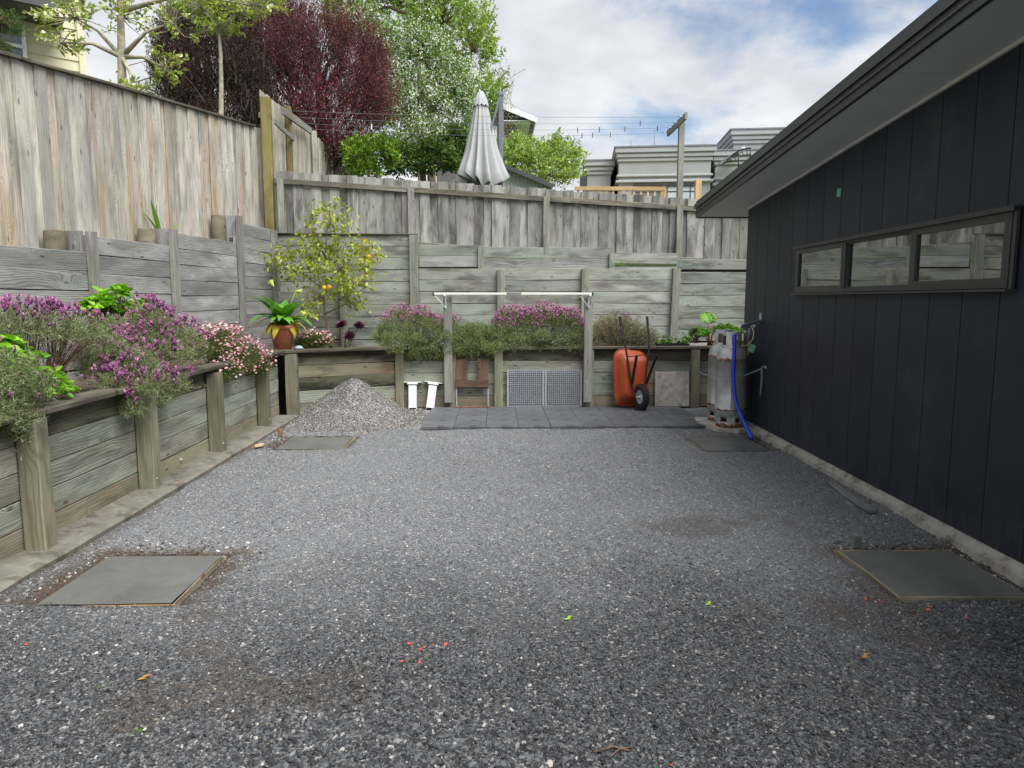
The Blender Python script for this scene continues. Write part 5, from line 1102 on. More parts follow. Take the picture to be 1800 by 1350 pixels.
shrub('daisy_bush', 'small low pink flowering bush between the pot and the lemon tree', (-2.72, 10.5, 0.9), [((-2.72, 10.5, 1.04), (0.29, 0.24, 0.15))], 620, 8, (0.026, 0.006), LM['daisyleaf'], dict(kind='disc', p=0.4, size=0.017, mat=LM['pink'], out=0.03, jit=0.02), 'pink flowering bushes', 'flowering bush', kind='fold', core=0.6)
# ---- back bed
shrub('lavender', 'green lavender mound with pink tops hanging over the capping, leftmost at the back', (-1.1, 10.95, 0.9), [((-1.36, 10.85, 1.20), (0.52, 0.38, 0.34)), ((-0.93, 10.78, 1.14), (0.46, 0.36, 0.30)), ((-1.05, 10.55, 0.86), (0.34, 0.16, 0.20)), ((-0.75, 10.56, 0.92), (0.22, 0.16, 0.20)), ((-1.42, 10.58, 0.98), (0.30, 0.2, 0.22))], 4200, 9, (0.028, 0.0055), LM['lavgreen'], HEAD(0.45, 0.044, 'pinkpurple', zlo=1.24), 'lavender bushes in the back bed', 'lavender', zmin=-0.7, core=0.5, lump=60)
shrub('lavender', 'low green shrub without flowers between the two back posts', (-0.35, 10.9, 0.9), [((-0.38, 10.82, 1.08), (0.36, 0.30, 0.24)), ((-0.30, 10.58, 0.93), (0.30, 0.16, 0.16))], 2200, 9, (0.028, 0.0055), LM['lavgreen'], None, 'lavender bushes in the back bed', 'shrub', zmin=-0.7, core=0.5, lump=36)
shrub('lavender', 'broad lavender mound crowned with pink flowers under the white rail', (0.75, 10.95, 0.9), [((0.35, 10.88, 1.18), (0.42, 0.36, 0.34)), ((0.85, 10.85, 1.20), (0.50, 0.36, 0.34)), ((1.2, 10.85, 1.10), (0.28, 0.32, 0.28)), ((0.60, 10.6, 1.00), (0.55, 0.18, 0.20)), ((1.05, 10.6, 0.98), (0.32, 0.16, 0.18)), ((0.15, 10.58, 0.96), (0.24, 0.16, 0.16))], 4800, 9, (0.028, 0.0055), LM['lavgreen'], HEAD(0.55, 0.046, 'pinkpurple', zlo=1.18), 'lavender bushes in the back bed', 'lavender', zmin=-0.65, core=0.5, lump=75)
shrub('lavender', 'woody grey brown lavender mound behind the wheelbarrow handles', (1.98, 11.0, 0.9), [((1.85, 10.95, 1.10), (0.46, 0.34, 0.36)), ((2.25, 11.0, 1.02), (0.36, 0.3, 0.28))], 2300, 9, (0.034, 0.0045), LM['lavdry'], HEAD(0.16, 0.034, 'purple', zlo=1.28), 'lavender bushes in the back bed', 'lavender', zmin=-0.5, stem_n=260, core=0.6)

# ---- strap leaf meshes (single leaves are parts)
def strap_mesh(name, Ln, W, arch, fold=0.15, wav=0.0, mat=None, n=9, tip=0.35, teeth=0):
    vs, fs, tn = [], [], []
    for i in range(n + 1):
        u = i / n; wd = W * (math.sin(PI * min(1, u * (1 - tip * 0.2) + 0.12)) ** 0.7) * (1 if u < 1 else 0.05)
        if teeth: wd *= 1 + 0.16 * math.sin(u * teeth * PI)
        ang = arch * u; x = Ln * (math.sin(ang) / arch if abs(arch) > 1e-3 else u); z = Ln * ((math.cos(ang) - 1) / arch if abs(arch) > 1e-3 else 0)
        for s in (-1, -0.5, 0, 0.5, 1):
            vs.append((x, s * wd / 2, z + abs(s) * wd * fold + wav * wd * math.sin(u * 17 + s * 3) * abs(s))); tn.append(0.35 + 0.5 * u * random.random())
    for i in range(n):
        for k in range(4): fs.append((i * 5 + k, (i + 1) * 5 + k, (i + 1) * 5 + k + 1, i * 5 + k + 1))
    me = npmesh(name, np.array(vs), [np.array(fs)], np.array(tn), True, mat); return me
LM['lily'] = leafmat('lily_leaf', [(0.0, lin(44, 100, 30)), (0.6, lin(96, 152, 50)), (1.0, lin(150, 184, 70))], 0.38, 0.3)
LM['lily_y'] = leafmat('yellowing_lily_leaf', [(0.0, lin(150, 170, 50)), (0.6, lin(206, 190, 60)), (1.0, lin(226, 170, 50))], 0.42, 0.3)
def leaf_part(name, me, parent, loc, yaw, pitch, roll=0.0, s=1.0):
    o = link(name, me, None, parent, loc); o.rotation_euler = (Matrix.Rotation(yaw, 3, 'Z') @ Matrix.Rotation(-pitch, 3, 'Y') @ Matrix.Rotation(roll, 3, 'X')).to_euler(); o.scale = (s, s, s); return o
pc = at(497, 612, 10.12)
M['terra'] = plain('terracotta', lin(184, 112, 84), 0.75, var=0.14, vscale=6, stain=lin(206, 160, 140), stain_amt=0.6, sscale=5, bump=0.1)
o = thing('flower_pot', 'tall terracotta pot standing on the corner of the bed', 'pot', (pc.x, 10.12, 0.87))
MB().lathe([(0.0, 0.0), (0.11, 0.0), (0.155, 0.36), (0.16, 0.365), (0.175, 0.368), (0.18, 0.42), (0.162, 0.425), (0.155, 0.38), (0.0, 0.375)], (0, 0, 0), 36).build('body', M['terra'], o)
MB().lathe([(0.0, 0.385), (0.10, 0.39), (0.156, 0.382)], (0, 0, 0), 24).build('potting_soil', M['soil'], o)
lil = thing('lily_plant', 'broad leaved lily with yellowing leaves growing in the terracotta pot', 'lily', (pc.x, 10.12, 1.255))
ml = [strap_mesh('leaf', 0.60, 0.17, 1.0, 0.22, 0.05, LM['lily']), strap_mesh('leaf', 0.58, 0.155, 2.0, 0.2, 0.06, LM['lily']), strap_mesh('leaf', 0.48, 0.12, 2.8, 0.2, 0.08, LM['lily_y'])]
for k in range(40):
    q = 0 if k < 16 else (1 if k < 33 else 2); leaf_part('leaf', ml[q], lil, (0.04 * random.uniform(-1, 1), 0.04 * random.uniform(-1, 1), 0.0), k * 2.4 + random.uniform(-.3, .3), [1.4, 1.15, 0.9][q] + random.uniform(-.22, .1), random.uniform(-.4, .4), random.uniform(0.75, 1.1))
for (yaw, ptc, ln_, mt) in ((2.6, 1.35, 0.60, 'lily'), (0.3, 1.2, 0.56, 'lily_y'), (-0.4, 0.6, 0.42, 'lily_y')):
    d = Vector((math.cos(yaw) * math.cos(ptc), math.sin(yaw) * math.cos(ptc), math.sin(ptc))); e = d * ln_
    fl = MB(); fl.tube([(0, 0, 0), d * ln_ * 0.6, e], [0.008, 0.006, 0.005], 6); fo = fl.build('flower_stalk', LM[mt], lil)
    mb = MB(); mb.lathe([(0.006, 0.0), (0.016, 0.03), (0.024, 0.06), (0.04, 0.085), (0.045, 0.09)], e, 14, Matrix.Rotation(yaw, 3, 'Z') @ Matrix.Rotation(PI / 2 - ptc + (0.5 if ptc > 1.3 else 1.3), 3, 'Y'), True, 0.4, 5.9)
    so = mb.build('spathe', leafmat('spathe', [(0.0, lin(206, 210, 110)), (1.0, lin(222, 222, 150))], 0.5, 0.35) if 'spathe' not in LM else LM['spathe'], lil); LM['spathe'] = so.data.materials[0]
# ---- lemon tree
lt_b = at(582, 606, 11.3); LB = np.array(lt_b)
t = thing('lemon_tree', 'yellow green lemon tree with a few fruit in the corner bed', 'lemon tree', lt_b)
def Lp(x, y, Y): return np.array(at(x, y, Y)) - LB
trk = MB(); pts = [(0, 0, -0.06), tuple(Lp(578, 580, 11.3)), tuple(Lp(571, 550, 11.28)), tuple(Lp(569, 525, 11.27)), tuple(Lp(572, 490, 11.26)), tuple(Lp(570, 440, 11.25))]
trk.tube(pts, [0.026, 0.022, 0.019, 0.015, 0.011, 0.006], 10)
limbs = [((571, 552), (612, 532), (640, 505)), ((569, 525), (540, 510), (520, 480)), ((571, 500), (600, 470), (640, 440)), ((570, 480), (540, 450), (500, 450)), ((571, 470), (590, 420), (600, 385)), ((570, 450), (555, 410), (548, 375)), ((571, 460), (575, 400), (577, 368)), ((570, 520), (548, 530), (535, 545)), ((571, 510), (530, 480), (478, 455))]
ends = []
for (a, b, c) in limbs:
    dY = random.uniform(-0.25, 0.25); p = [Lp(*a, 11.27), Lp(*b, 11.27 + dY * 0.6), Lp(*c, 11.27 + dY)]; trk.tube([tuple(q) for q in p], [0.010, 0.006, 0.003], 6); ends.append(p)
trk.build('trunk', M['bark'], t)
cl = [(548, 400), (575, 385), (600, 392), (520, 430), (555, 430), (590, 425), (625, 440), (500, 455), (535, 460), (570, 455), (610, 460), (640, 440), (650, 445), (555, 490), (590, 490), (620, 500), (640, 490), (575, 515), (600, 510), (545, 530), (630, 535), (505, 475), (480, 455), (575, 375), (548, 380), (600, 375), (605, 480), (565, 470), (585, 440), (552, 450), (610, 520), (545, 545), (525, 480), (645, 465)]
LP = []
for (x, y) in cl: c = Lp(x, y, 11.27 + random.uniform(-0.35, 0.3)); LP.append(c + np.array([0.095, 0.11, 0.095]) * rng.normal(size=(46 if y > 390 else 24, 3)))
LP = np.concatenate(LP); tn = np.clip(0.4 * rng.random(len(LP)) + 0.35 * rng.random(len(LP)) + 0.35 * (LP[:, 0] > 0.45) * rng.random(len(LP)) + 0.05, 0, 1)
part('foliage', [leaf_arrays(LP, rdir(len(LP)) + np.array([0, -0.1, -0.25]), 0.088 * (0.6 + 0.6 * rng.random(len(LP))), 0.048 * (0.7 + 0.5 * rng.random(len(LP))), 'oval', 0.18, tn)], LM['lemon'], t, kind='stuff')
q = rng.choice(len(LP), 220, False); ax_ = np.array([e_[rng.integers(1, 3)] for e_ in [ends[j] for j in rng.integers(0, len(ends), 220)]]); 
near = np.array([min((e_[k] for e_ in ends for k in (1, 2)), key=lambda w_: np.linalg.norm(w_ - LP[j])) for j in q]); part('twigs', [tubes(near, LP[q], 0.0035, 0.0016, 3)], M['bark'], t, kind='stuff')
M['lemon'] = plain('lemon_fruit', lin(240, 186, 40), 0.45, bump=0.15, bscale=120)
for (x, y, Y) in ((570, 506, 11.02), (579, 505, 11.0), (648, 452, 11.1)):
    p = Lp(x, y, Y); MB().lathe([(0.0, -0.045), (0.012, -0.038), (0.03, -0.02), (0.034, 0.0), (0.03, 0.02), (0.012, 0.036), (0.0, 0.042)], tuple(p), 16).build('lemon', M['lemon'], t)
# ---- black aeonium
LM['aeon'] = leafmat('black_succulent_leaf', [(0.0, lin(30, 14, 26)), (0.6, lin(58, 26, 44)), (1.0, lin(96, 44, 60))], 0.32, 0.08, 0.5)
ab = at(612, 606, 10.95); t = thing('aeonium', 'dark purple rosette succulent with three heads on bare stems', 'succulent', ab); AB = np.array(ab)
for (x, y, sz, tilt) in ((600, 571, 0.125, (-0.2, -0.5, 0.85)), (613, 590, 0.12, (0.0, -0.75, 0.65)), (631, 572, 0.125, (0.25, -0.5, 0.8))):
    c = np.array(at(x, y, 10.85)) - AB; ax = unit(np.array(tilt)); n_ = 64; k_ = np.arange(n_); a = k_ * 2.39996; u = (k_ / n_) ** 0.6
    S = unit(np.cross(ax, np.array([1.0, 0.2, 0.1]))); T = np.cross(ax, S); D = (S * np.cos(a)[:, None] + T * np.sin(a)[:, None]) * (0.25 + u)[:, None] + ax * (1.05 - 1.0 * u)[:, None]
    part('rosette', [leaf_arrays(np.repeat(c[None], n_, 0) + ax * (0.02 - 0.03 * u)[:, None], D, sz * (0.35 + 0.65 * u), sz * 0.30 * (0.5 + 0.5 * u), 'oval', -0.08, np.clip(1 - u + 0.2 * rng.random(n_), 0, 1), np.repeat(ax[None], n_, 0))], LM['aeon'], t)
    MB().tube([(random.uniform(-.06, .06), 0, -0.06), tuple(c * 0.5 + np.array([0.01, 0, 0])), tuple(c - ax * 0.02)], [0.011, 0.010, 0.009], 7).build('stem', M['bark_pale'], t)
o = MB(); o.lathe([(0.0, -0.02), (0.045, -0.01), (0.055, 0.01), (0.03, 0.035), (0.0, 0.042)], (0, 0, 0), 12, Matrix.Diagonal((1.2, 0.7, 1))); o = o.build('stone', plain('blue_grey_stone', lin(140, 156, 166), 0.6, var=0.2)); o.location = (-2.74, 9.87, 0.975); tag(o, 'smooth blue grey stone on the capping below the pot', 'stone')
# ---- rhubarb and seedling trays at the right end
LM['rhub'] = leafmat('rhubarb_leaf', [(0.0, lin(58, 104, 34)), (0.5, lin(104, 156, 58)), (1.0, lin(156, 196, 96))], 0.4, 0.3)
M['stalk'] = plain('red_stalk', lin(140, 62, 48), 0.5, stain=lin(120, 140, 60), stain_amt=0.6)
rb = at(1247, 604, 11.3); t = thing('rhubarb', 'rhubarb with big ruffled green leaves behind the gas cylinders', 'rhubarb', rb); RB = np.array(rb)
def rleaf(W, Ln, seed):
    vs, fs, tn = [], [], []; n, k = 14, 8
    for i in range(n + 1):
        u = i / n; wd = W * (0.35 + 0.65 * math.sin(PI * (0.18 + 0.72 * u)) ** 0.8) * (1 - u ** 5) * (1 if u > 0.02 else 0.4)
        for j in range(-k, k + 1):
            s = j / k; y = s * wd / 2 * (1 + 0.10 * math.sin(u * 23 + seed) * abs(s)); z = -0.9 * (u * Ln) ** 2 * 1.2 + abs(s) * wd * 0.16 + 0.020 * math.sin(u * 24 + abs(s) * 5 + seed) * abs(s) ** 0.6 + 0.010 * math.sin(s * 14 + seed)
            vs.append((u * Ln - 0.25 * abs(s) * wd * (1 - u) * 0.8, y, z)); tn.append(0.5 + 0.35 * math.sin(u * 24 + abs(s) * 5 + seed) * abs(s) + 0.15 * random.random())
    m_ = 2 * k + 1
    for i in range(n):
        for j in range(2 * k): fs.append((i * m_ + j, (i + 1) * m_ + j, (i + 1) * m_ + j + 1, i * m_ + j + 1))
    return npmesh('leaf', np.array(vs), [np.array(fs)], np.array(tn), True, LM['rhub'])
for k, (x, y, Y, yaw, ptc, W, Ln, roll) in enumerate(((1245, 566, 11.25, 1.57, 0.95, 0.26, 0.22, 0.0), (1254, 582, 11.2, 0.25, 0.28, 0.24, 0.46, -0.75), (1244, 588, 11.1, 3.0, 0.30, 0.22, 0.30, 0.7), (1262, 596, 11.15, -0.15, 0.1, 0.24, 0.40, -0.7), (1240, 590, 11.05, -2.2, 0.35, 0.2, 0.24, 0.3), (1290, 590, 11.4, 0.4, 0.6, 0.2, 0.25, -0.5))):
    p = np.array(at(x, y, Y)) - RB; leaf_part('leaf', rleaf(W, Ln, k * 1.7), t, tuple(p), yaw, ptc, roll); MB().tube([(random.uniform(-.04, .04), random.uniform(-.04, .04), -0.05), tuple(p * 0.55 + np.array([0, 0, -0.01])), tuple(p)], [0.014, 0.011, 0.008], 7).build('stalk', M['stalk'], t)
for (x, Y, lab, n_) in ((1168, 10.82, 'black seedling tray nearest the lavender with sprouting herbs', 26), (1196, 10.85, 'black seedling tray beside the tall wall post', 12)):
    c = at(x, 601, Y); t = thing('seedling_tray', lab, 'seedling tray', (c.x, Y, 0.90), 0, 'seedling trays'); hw = 0.115
    mb = MB().box((0, 0, 0.005), (2 * hw, 0.16, 0.01))
    for (dx_, dy_, sx, sy) in ((0, -0.08, 2 * hw + 0.012, 0.008), (0, 0.08, 2 * hw + 0.012, 0.008), (-hw, 0, 0.008, 0.152), (hw, 0, 0.008, 0.152)): mb.box((dx_, dy_, 0.045), (sx, sy, 0.07))
    mb.build('tray', M['black'], t); MB().box((0, 0, 0.055), (2 * hw - 0.012, 0.148, 0.02)).build('compost', M['soil'], t)
    P = np.c_[rng.uniform(-hw, hw, n_), rng.uniform(-0.06, 0.06, n_), 0.09 + 0.10 * rng.random(n_) ** 2]; k_ = 7
    part('seedlings', [leaf_arrays(np.repeat(P, k_, 0) + 0.012 * rng.normal(size=(n_ * k_, 3)), rdir(n_ * k_) + [0, 0, 0.3], 0.035, 0.022, 'oval', 0.15), tubes(P * [1, 1, 0] + [0, 0, 0.06], P, 0.002, 0.0015)], LM['herb'], t, kind='stuff')
leafy('herb_plant', 'small dark green leafy herb left of the rhubarb', tuple(at(1222, 603, 11.0)), [(tuple(at(1222, 588, 11.0)), (0.11, 0.1, 0.12))], 22, 6, (0.06, 0.03), LM['herb'], None, 'herb')
leafy('herb_plant', 'pale round leaved seedling at the foot of the tall post', tuple(at(1208, 603, 10.95)), [(tuple(at(1208, 596, 10.95)), (0.09, 0.08, 0.06))], 9, 5, (0.05, 0.035), LM['herb'], None, 'herb')
# flax leaves on the bank and a sprig on the back wall
LM['flax'] = leafmat('flax_leaf', [(0.0, lin(86, 130, 44)), (1.0, lin(140, 176, 70))], 0.4, 0.3)
fm = strap_mesh('blade', 0.42, 0.045, 0.5, 0.15, 0, LM['flax'])
fb = Vector((UX(8.98) - 0.22, 9.06, 2.40)); t = thing('flax', 'few broad green blades poking up behind the silver wall', 'flax', fb)
for (yaw, ptc, s) in ((-2.2, 1.2, 1.0), (-1.8, 1.35, 1.25), (0.4, 0.9, 0.9), (1.0, 0.6, 0.7)): leaf_part('blade', fm, t, (0, 0, 0), yaw, ptc, random.uniform(-.5, .5), s)
gp = at(1090, 466, 12.0); t = thing('grass_tuft', 'small grass tuft sprouting from the back wall below the palings', 'grass tuft', (gp.x + 0.65 * 0, 11.96, gp.z)); n_ = 60
part('blades', [leaf_arrays(0.05 * rng.normal(size=(n_, 3)) * [1.6, 0.3, 0.4], rdir(n_) + [0, -0.4, 0.6], 0.08, 0.006, 'needle', 0.4)], LM['herb'], t, kind='stuff')
# fallen leaves and dead twig on the gravel
LM['litter'] = leafmat('fallen_leaf', [(0.0, lin(150, 196, 60)), (0.6, lin(190, 190, 80)), (1.0, lin(170, 116, 60))], 0.5, 0.2)
for (x, y, lab, tn_) in ((1240, 1064, 'single lime green leaf fallen on the gravel, right of centre', 0.05), (992, 1090, 'pair of lime green leaves fallen on the gravel near the middle', 0.1), (1515, 1157, 'dry tan leaf fallen on the gravel in the right foreground', 0.95), (240, 1196, 'dry tan leaf fallen on the gravel in the left foreground', 0.95)):
    d = _f * FPX + _r * (x - 900) + _u * (675 - y); p = Vector((0, 0, CH)) + d * (-(CH - 0.012) / d.z)
    V, F, T = merge([leaf_arrays(np.array([[0, 0, 0.002], [0.02, 0.01, 0.004]]), np.array([[1.0, 0.3, 0.1], [0.6, 1.0, 0.1]]), 0.04, 0.02, 'oval', 0.1, np.array([tn_, tn_]), np.array([[0, 0, 1.0], [0, 0, 1.0]]))])
    o = link('fallen_leaf', npmesh('fallen_leaf', V, F, T, True, LM['litter'])); o.location = p; tag(o, lab, 'leaf', 'fallen leaves')
for (x, y, lab) in ((178, 1214, 'tiny green weed sprouting in the left foreground gravel'), (246, 1292, 'tiny weed sprouting in the gravel at the lower left')):
    d = _f * FPX + _r * (x - 900) + _u * (675 - y); p = Vector((0, 0, CH)) + d * (-CH / d.z); n_ = 16
    V, F, T = merge([leaf_arrays(0.008 * rng.normal(size=(n_, 3)) * [1, 1, 0.2], rdir(n_) * [1, 1, 0.4] + [0, 0, 0.5], 0.03, 0.008, 'fold', 0.1)]); o = link('weed', npmesh('weed', V, F, T, False, LM['herb'])); o.location = p; tag(o, lab, 'weed', 'weeds in the gravel')
o = MB().tube([(0, 0, 0.01), (0.07, 0.02, 0.018), (0.13, 0.0, 0.012)], 0.0035, 6).tube([(0.05, -0.03, 0.01), (0.09, 0.0, 0.02), (0.14, 0.02, 0.014)], 0.003, 6).build('dead_twig', M['twig']); o.location = (0.36, 2.38, 0.0); tag(o, 'dry brown twig lying on the gravel at the bottom edge', 'twig')
# ================================================================== BEYOND THE FENCE
def tree(name, label, base, trunk, tr_r, lobes, n, k, leaf, mat, kind='fold', bark='bark', rough=0.45, twig_n=400, spread=0.12, plume=0.0, up=0.2, extra=None, group='trees beyond the fence', cat='tree', zmin=-0.6, sparse_in=0.45, limbs=True, plen=0.0, fill=0.0):
    """trunk: list of points (world); lobes (world); leaves spread along twigs that end on the lobes' skin"""
    B = np.array(base, float); t = thing(name, label, cat, base, 0, group); mb = MB()
    tp = [np.array(p) - B for p in trunk]; mb.tube([tuple(p) for p in tp], list(np.linspace(tr_r, tr_r * 0.45, len(tp))), 9)
    lb = [(np.array(c) - B, np.array(r)) for c, r in lobes]
    if limbs:
        for c, r in lb:
            j = min(range(max(1, len(tp) // 2), len(tp)), key=lambda q: np.linalg.norm(tp[q] - c) - 0.4 * tp[q][2] * (tp[q][2] < c[2]))
            mid = tp[j] * 0.5 + c * 0.5 + np.array([0, 0, 0.12 * np.linalg.norm(c - tp[j])]); mb.tube([tuple(tp[j]), tuple(mid), tuple(c)], [tr_r * 0.5, tr_r * 0.3, tr_r * 0.12], 6)
    mb.build('trunk', M[bark], t)
    P, O, li = lobe_tips(lb, n, zmin, rough); n = len(P); cc = np.array([lb[j][0] for j in li])
    inn = rng.random((n, 1)) ** 2 * 0.5; P = P - (P - cc) * inn * fill; root = (cc + (P - cc) * sparse_in) if not plen else P - unit(O * 0.55 + np.array([0, 0, 0.75]) + 0.3 * rng.normal(size=(n, 3))) * plen * (0.5 + rng.random((n, 1))); tw = P - root
    if plume: P = P + unit(O * 0.5 + [0, 0, 0.8]) * plume * rng.random((n, 1)); tw = P - root
    u = (0.25 + 0.75 * rng.random((n, k, 1)) ** 0.7); LP = root[:, None] + tw[:, None] * u + spread * rng.normal(size=(n, k, 3)) * (1.15 - u)
    LD = unit(tw)[:, None] * 0.7 + 0.8 * rdir(n * k).reshape(n, k, 3) + np.array([0, 0, up])
    tn = np.clip(0.5 * rng.random((n, 1)) + 0.5 * rng.random((n, k)), 0, 1)
    part('crown', [leaf_arrays(LP.reshape(-1, 3), LD.reshape(-1, 3), leaf[0] * (0.6 + 0.8 * rng.random(n * k)), leaf[1] * (0.7 + 0.6 * rng.random(n * k)), kind, 0.15, tn.ravel())], mat, t, kind='stuff')
    q = rng.choice(n, min(twig_n, n), False); part('twigs', [tubes(cc[q] if not plen else root[q] - tw[q] * 0.4, P[q], tr_r * 0.09 + 0.004, 0.003, 3, (root[q] * 0.6 + 0.4 * (cc[q] * 0.5 + P[q] * 0.5) if not plen else root[q]) + 0.04 * rng.normal(size=(len(q), 3)))], M[bark], t, kind='stuff')
    if extra:
        m = extra['n']; q = rng.integers(0, n, m); v = rng.random((m, 1)); c0 = root[q] + tw[q] * (0.35 + 0.7 * v); kk = extra['k']
        if 'where' in extra: w_ = extra['where'](c0 + B); c0 = c0[w_]; m = len(c0)
        fp = np.repeat(c0, kk, 0) + extra['jit'] * rng.normal(size=(m * kk, 3)); part(extra['name'], [discs(fp, rdir(m * kk) + np.array([0, -0.6, 0.4]), extra['size'] * (0.7 + 0.6 * rng.random(m * kk)), None, 5)], extra['mat'], t, kind='stuff')
    return t
def lob(x, y, Y, rx, rz, ry=None):
    """ellipsoid seen at photo pixel (x, y), Y metres deep, with radii in photo pixels"""
    s = Y / FPX; return (tuple(at(x, y, Y)), (rx * s, (ry if ry else (rx + rz) / 2) * s, rz * s))
def gz(Y): return 2.15 + 1.15 * min(1, (Y - 12.25) / 2.5) + 0.012 * max(Y - 16, 0)
LM['burg'] = leafmat('burgundy_leaf', [(0.0, lin(44, 24, 27)), (0.4, lin(90, 46, 53)), (0.75, lin(122, 64, 72)), (1.0, lin(160, 98, 100))], 0.6, 0.22)
LM['bronze'] = leafmat('dark_bronze_leaf', [(0.0, lin(34, 28, 26)), (0.5, lin(62, 46, 40)), (0.85, lin(86, 62, 52)), (1.0, lin(112, 96, 70))], 0.6, 0.15)
LM['crimson'] = leafmat('crimson_flower', [(0.0, lin(130, 26, 52)), (1.0, lin(196, 62, 92))], 0.6, 0.2)
LM['spring'] = leafmat('spring_leaf', [(0.0, lin(92, 118, 46)), (0.45, lin(140, 166, 74)), (0.85, lin(176, 198, 108)), (1.0, lin(202, 216, 140))], 0.45, 0.35)
LM['blossom_leaf'] = leafmat('blossom_tree_leaf', [(0.0, lin(60, 88, 34)), (0.5, lin(104, 136, 58)), (1.0, lin(150, 176, 96))], 0.5, 0.3)
LM['white_fl'] = leafmat('white_blossom', [(0.0, lin(182, 192, 170)), (1.0, lin(238, 240, 230))], 0.6, 0.25)
LM['citrus'] = leafmat('glossy_green_leaf', [(0.0, lin(48, 80, 20)), (0.5, lin(92, 130, 34)), (0.9, lin(150, 176, 54)), (1.0, lin(210, 200, 70))], 0.35, 0.3)
LM['dog'] = leafmat('dogwood_leaf', [(0.0, lin(84, 110, 38)), (0.5, lin(136, 158, 60)), (1.0, lin(190, 198, 96))], 0.45, 0.35)
LM['cream'] = leafmat('cream_bract', [(0.0, lin(226, 228, 170)), (1.0, lin(246, 244, 216))], 0.5, 0.3)
LM['deep'] = leafmat('deep_green_leaf', [(0.0, lin(40, 64, 26)), (0.6, lin(76, 104, 42)), (1.0, lin(120, 140, 66))], 0.5, 0.25)
b = lambda x, Y: (at(x, 500, Y).x, Y, gz(Y) - 0.1)
# burgundy and bronze tea trees
B1 = b(575, 17.5)
tree('tea_tree', 'dense burgundy tea tree with crimson flowers behind the corner post', B1, [B1, at(572, 320, 17.4), at(565, 240, 17.4), at(560, 160, 17.4), at(560, 90, 17.4)], 0.13,
     [lob(525, 110, 17.2, 95, 95), lob(625, 165, 17.2, 75, 80), lob(560, 200, 16.8, 95, 55), lob(640, 110, 17.6, 45, 65), lob(500, 50, 17.6, 60, 60), lob(480, 180, 17, 60, 60), lob(590, 90, 17.3, 50, 75), lob(570, 255, 16.9, 105, 40), lob(500, 235, 16.9, 60, 50)], 7600, 22, (0.040, 0.015), LM['burg'], 'fold', 'bark_dark', 0.6, 900, 0.035, 0.55, 0.3, dict(name='flowers', n=1500, k=4, jit=0.05, size=0.014, mat=LM['crimson'], where=lambda p: p[:, 2] < 6.6), cat='tea tree', plen=0.5, fill=0.9)
B2 = b(380, 16.0)
tree('tea_tree', 'dark bronze tea tree, almost black inside, behind the tall left fence', B2, [B2, at(375, 230, 16), at(368, 150, 16), at(360, 80, 16)], 0.12,
     [lob(340, 140, 15.8, 75, 85), lob(415, 120, 16, 65, 100), lob(330, 60, 16, 65, 60), lob(390, 30, 16.2, 70, 70), lob(440, 180, 15.8, 50, 50), lob(300, 100, 16, 40, 60), lob(380, 195, 15.6, 80, 30)], 6200, 20, (0.040, 0.014), LM['bronze'], 'fold', 'bark_dark', 0.4, 1600, 0.035, 0.0, 0.35, cat='tea tree', plen=0.55, fill=0.9)
# white blossom tree and the pale green one behind it
B3 = b(745, 20.0)
tree('blossom_tree', 'broad tree covered in white blossom behind the closed umbrella', B3, [B3, at(742, 320, 20), at(738, 240, 20), at(740, 160, 20), at(735, 100, 20)], 0.14,
     [lob(700, 190, 19.6, 70, 75), lob(780, 170, 19.8, 70, 80), lob(730, 100, 20, 75, 60), lob(810, 230, 19.8, 45, 60), lob(740, 260, 19.2, 80, 50), lob(680, 110, 20, 40, 60), lob(640, 60, 20.5, 50, 45)], 1900, 11, (0.085, 0.042), LM['blossom_leaf'], 'oval', 'bark', 0.5, 500, 0.12, 0.2, 0.0, dict(name='blossom', n=1150, k=22, jit=0.09, size=0.023, mat=LM['white_fl']))
B4 = b(760, 23.0)
tree('spring_tree', 'tall pale green tree with upright leafy shoots behind the white blossom', B4, [B4, at(758, 280, 23), at(752, 150, 23), at(750, 40, 23)], 0.16,
     [lob(780, 40, 23, 60, 70), lob(830, 90, 23, 38, 70), lob(700, 10, 23.5, 80, 60), lob(620, 20, 23.5, 60, 50), lob(840, 180, 23, 32, 45), lob(745, -40, 23.5, 70, 60)], 900, 26, (0.10, 0.05), LM['spring'], 'oval', 'bark', 0.4, 300, 0.10, 0.9, -0.1)
B5 = b(648, 15.2)
tree('citrus_bush', 'glossy yellow green bush at the end of the far paling fence', B5, [B5, at(648, 330, 15.2), at(648, 290, 15.2)], 0.05, [lob(640, 290, 15.2, 34, 42), lob(672, 275, 15.3, 28, 32), lob(625, 262, 15.6, 22, 20)], 420, 10, (0.075, 0.035), LM['citrus'], 'oval', 'bark', 0.4, 120, 0.06, 0.1, 0.1, cat='bush', group='bushes beyond the fence')
B6 = b(745, 17.5)
tree('leafy_bush', 'deep green bush below the white blossom behind the back fence', B6, [B6, at(740, 340, 17.5), at(735, 300, 17.5)], 0.05, [lob(710, 290, 17.6, 38, 34), lob(765, 285, 17.8, 45, 38), lob(800, 262, 18.6, 36, 40)], 620, 10, (0.09, 0.05), LM['deep'], 'oval', 'bark', 0.4, 120, 0.08, 0.1, 0.0, cat='bush', group='bushes beyond the fence')
B7 = b(955, 19.5)
tree('leafy_bush', 'round light green bush between the umbrella and the grey villa', B7, [B7, at(955, 330, 19.5), at(955, 300, 19.5)], 0.06, [lob(930, 290, 19.4, 42, 38), lob(980, 285, 19.6, 45, 40), lob(960, 310, 19.2, 60, 30), lob(905, 270, 20, 26, 28)], 760, 12, (0.075, 0.04), LM['spring'], 'oval', 'bark', 0.4, 160, 0.09, 0.25, 0.1, cat='bush', group='bushes beyond the fence')
B8 = b(890, 24)
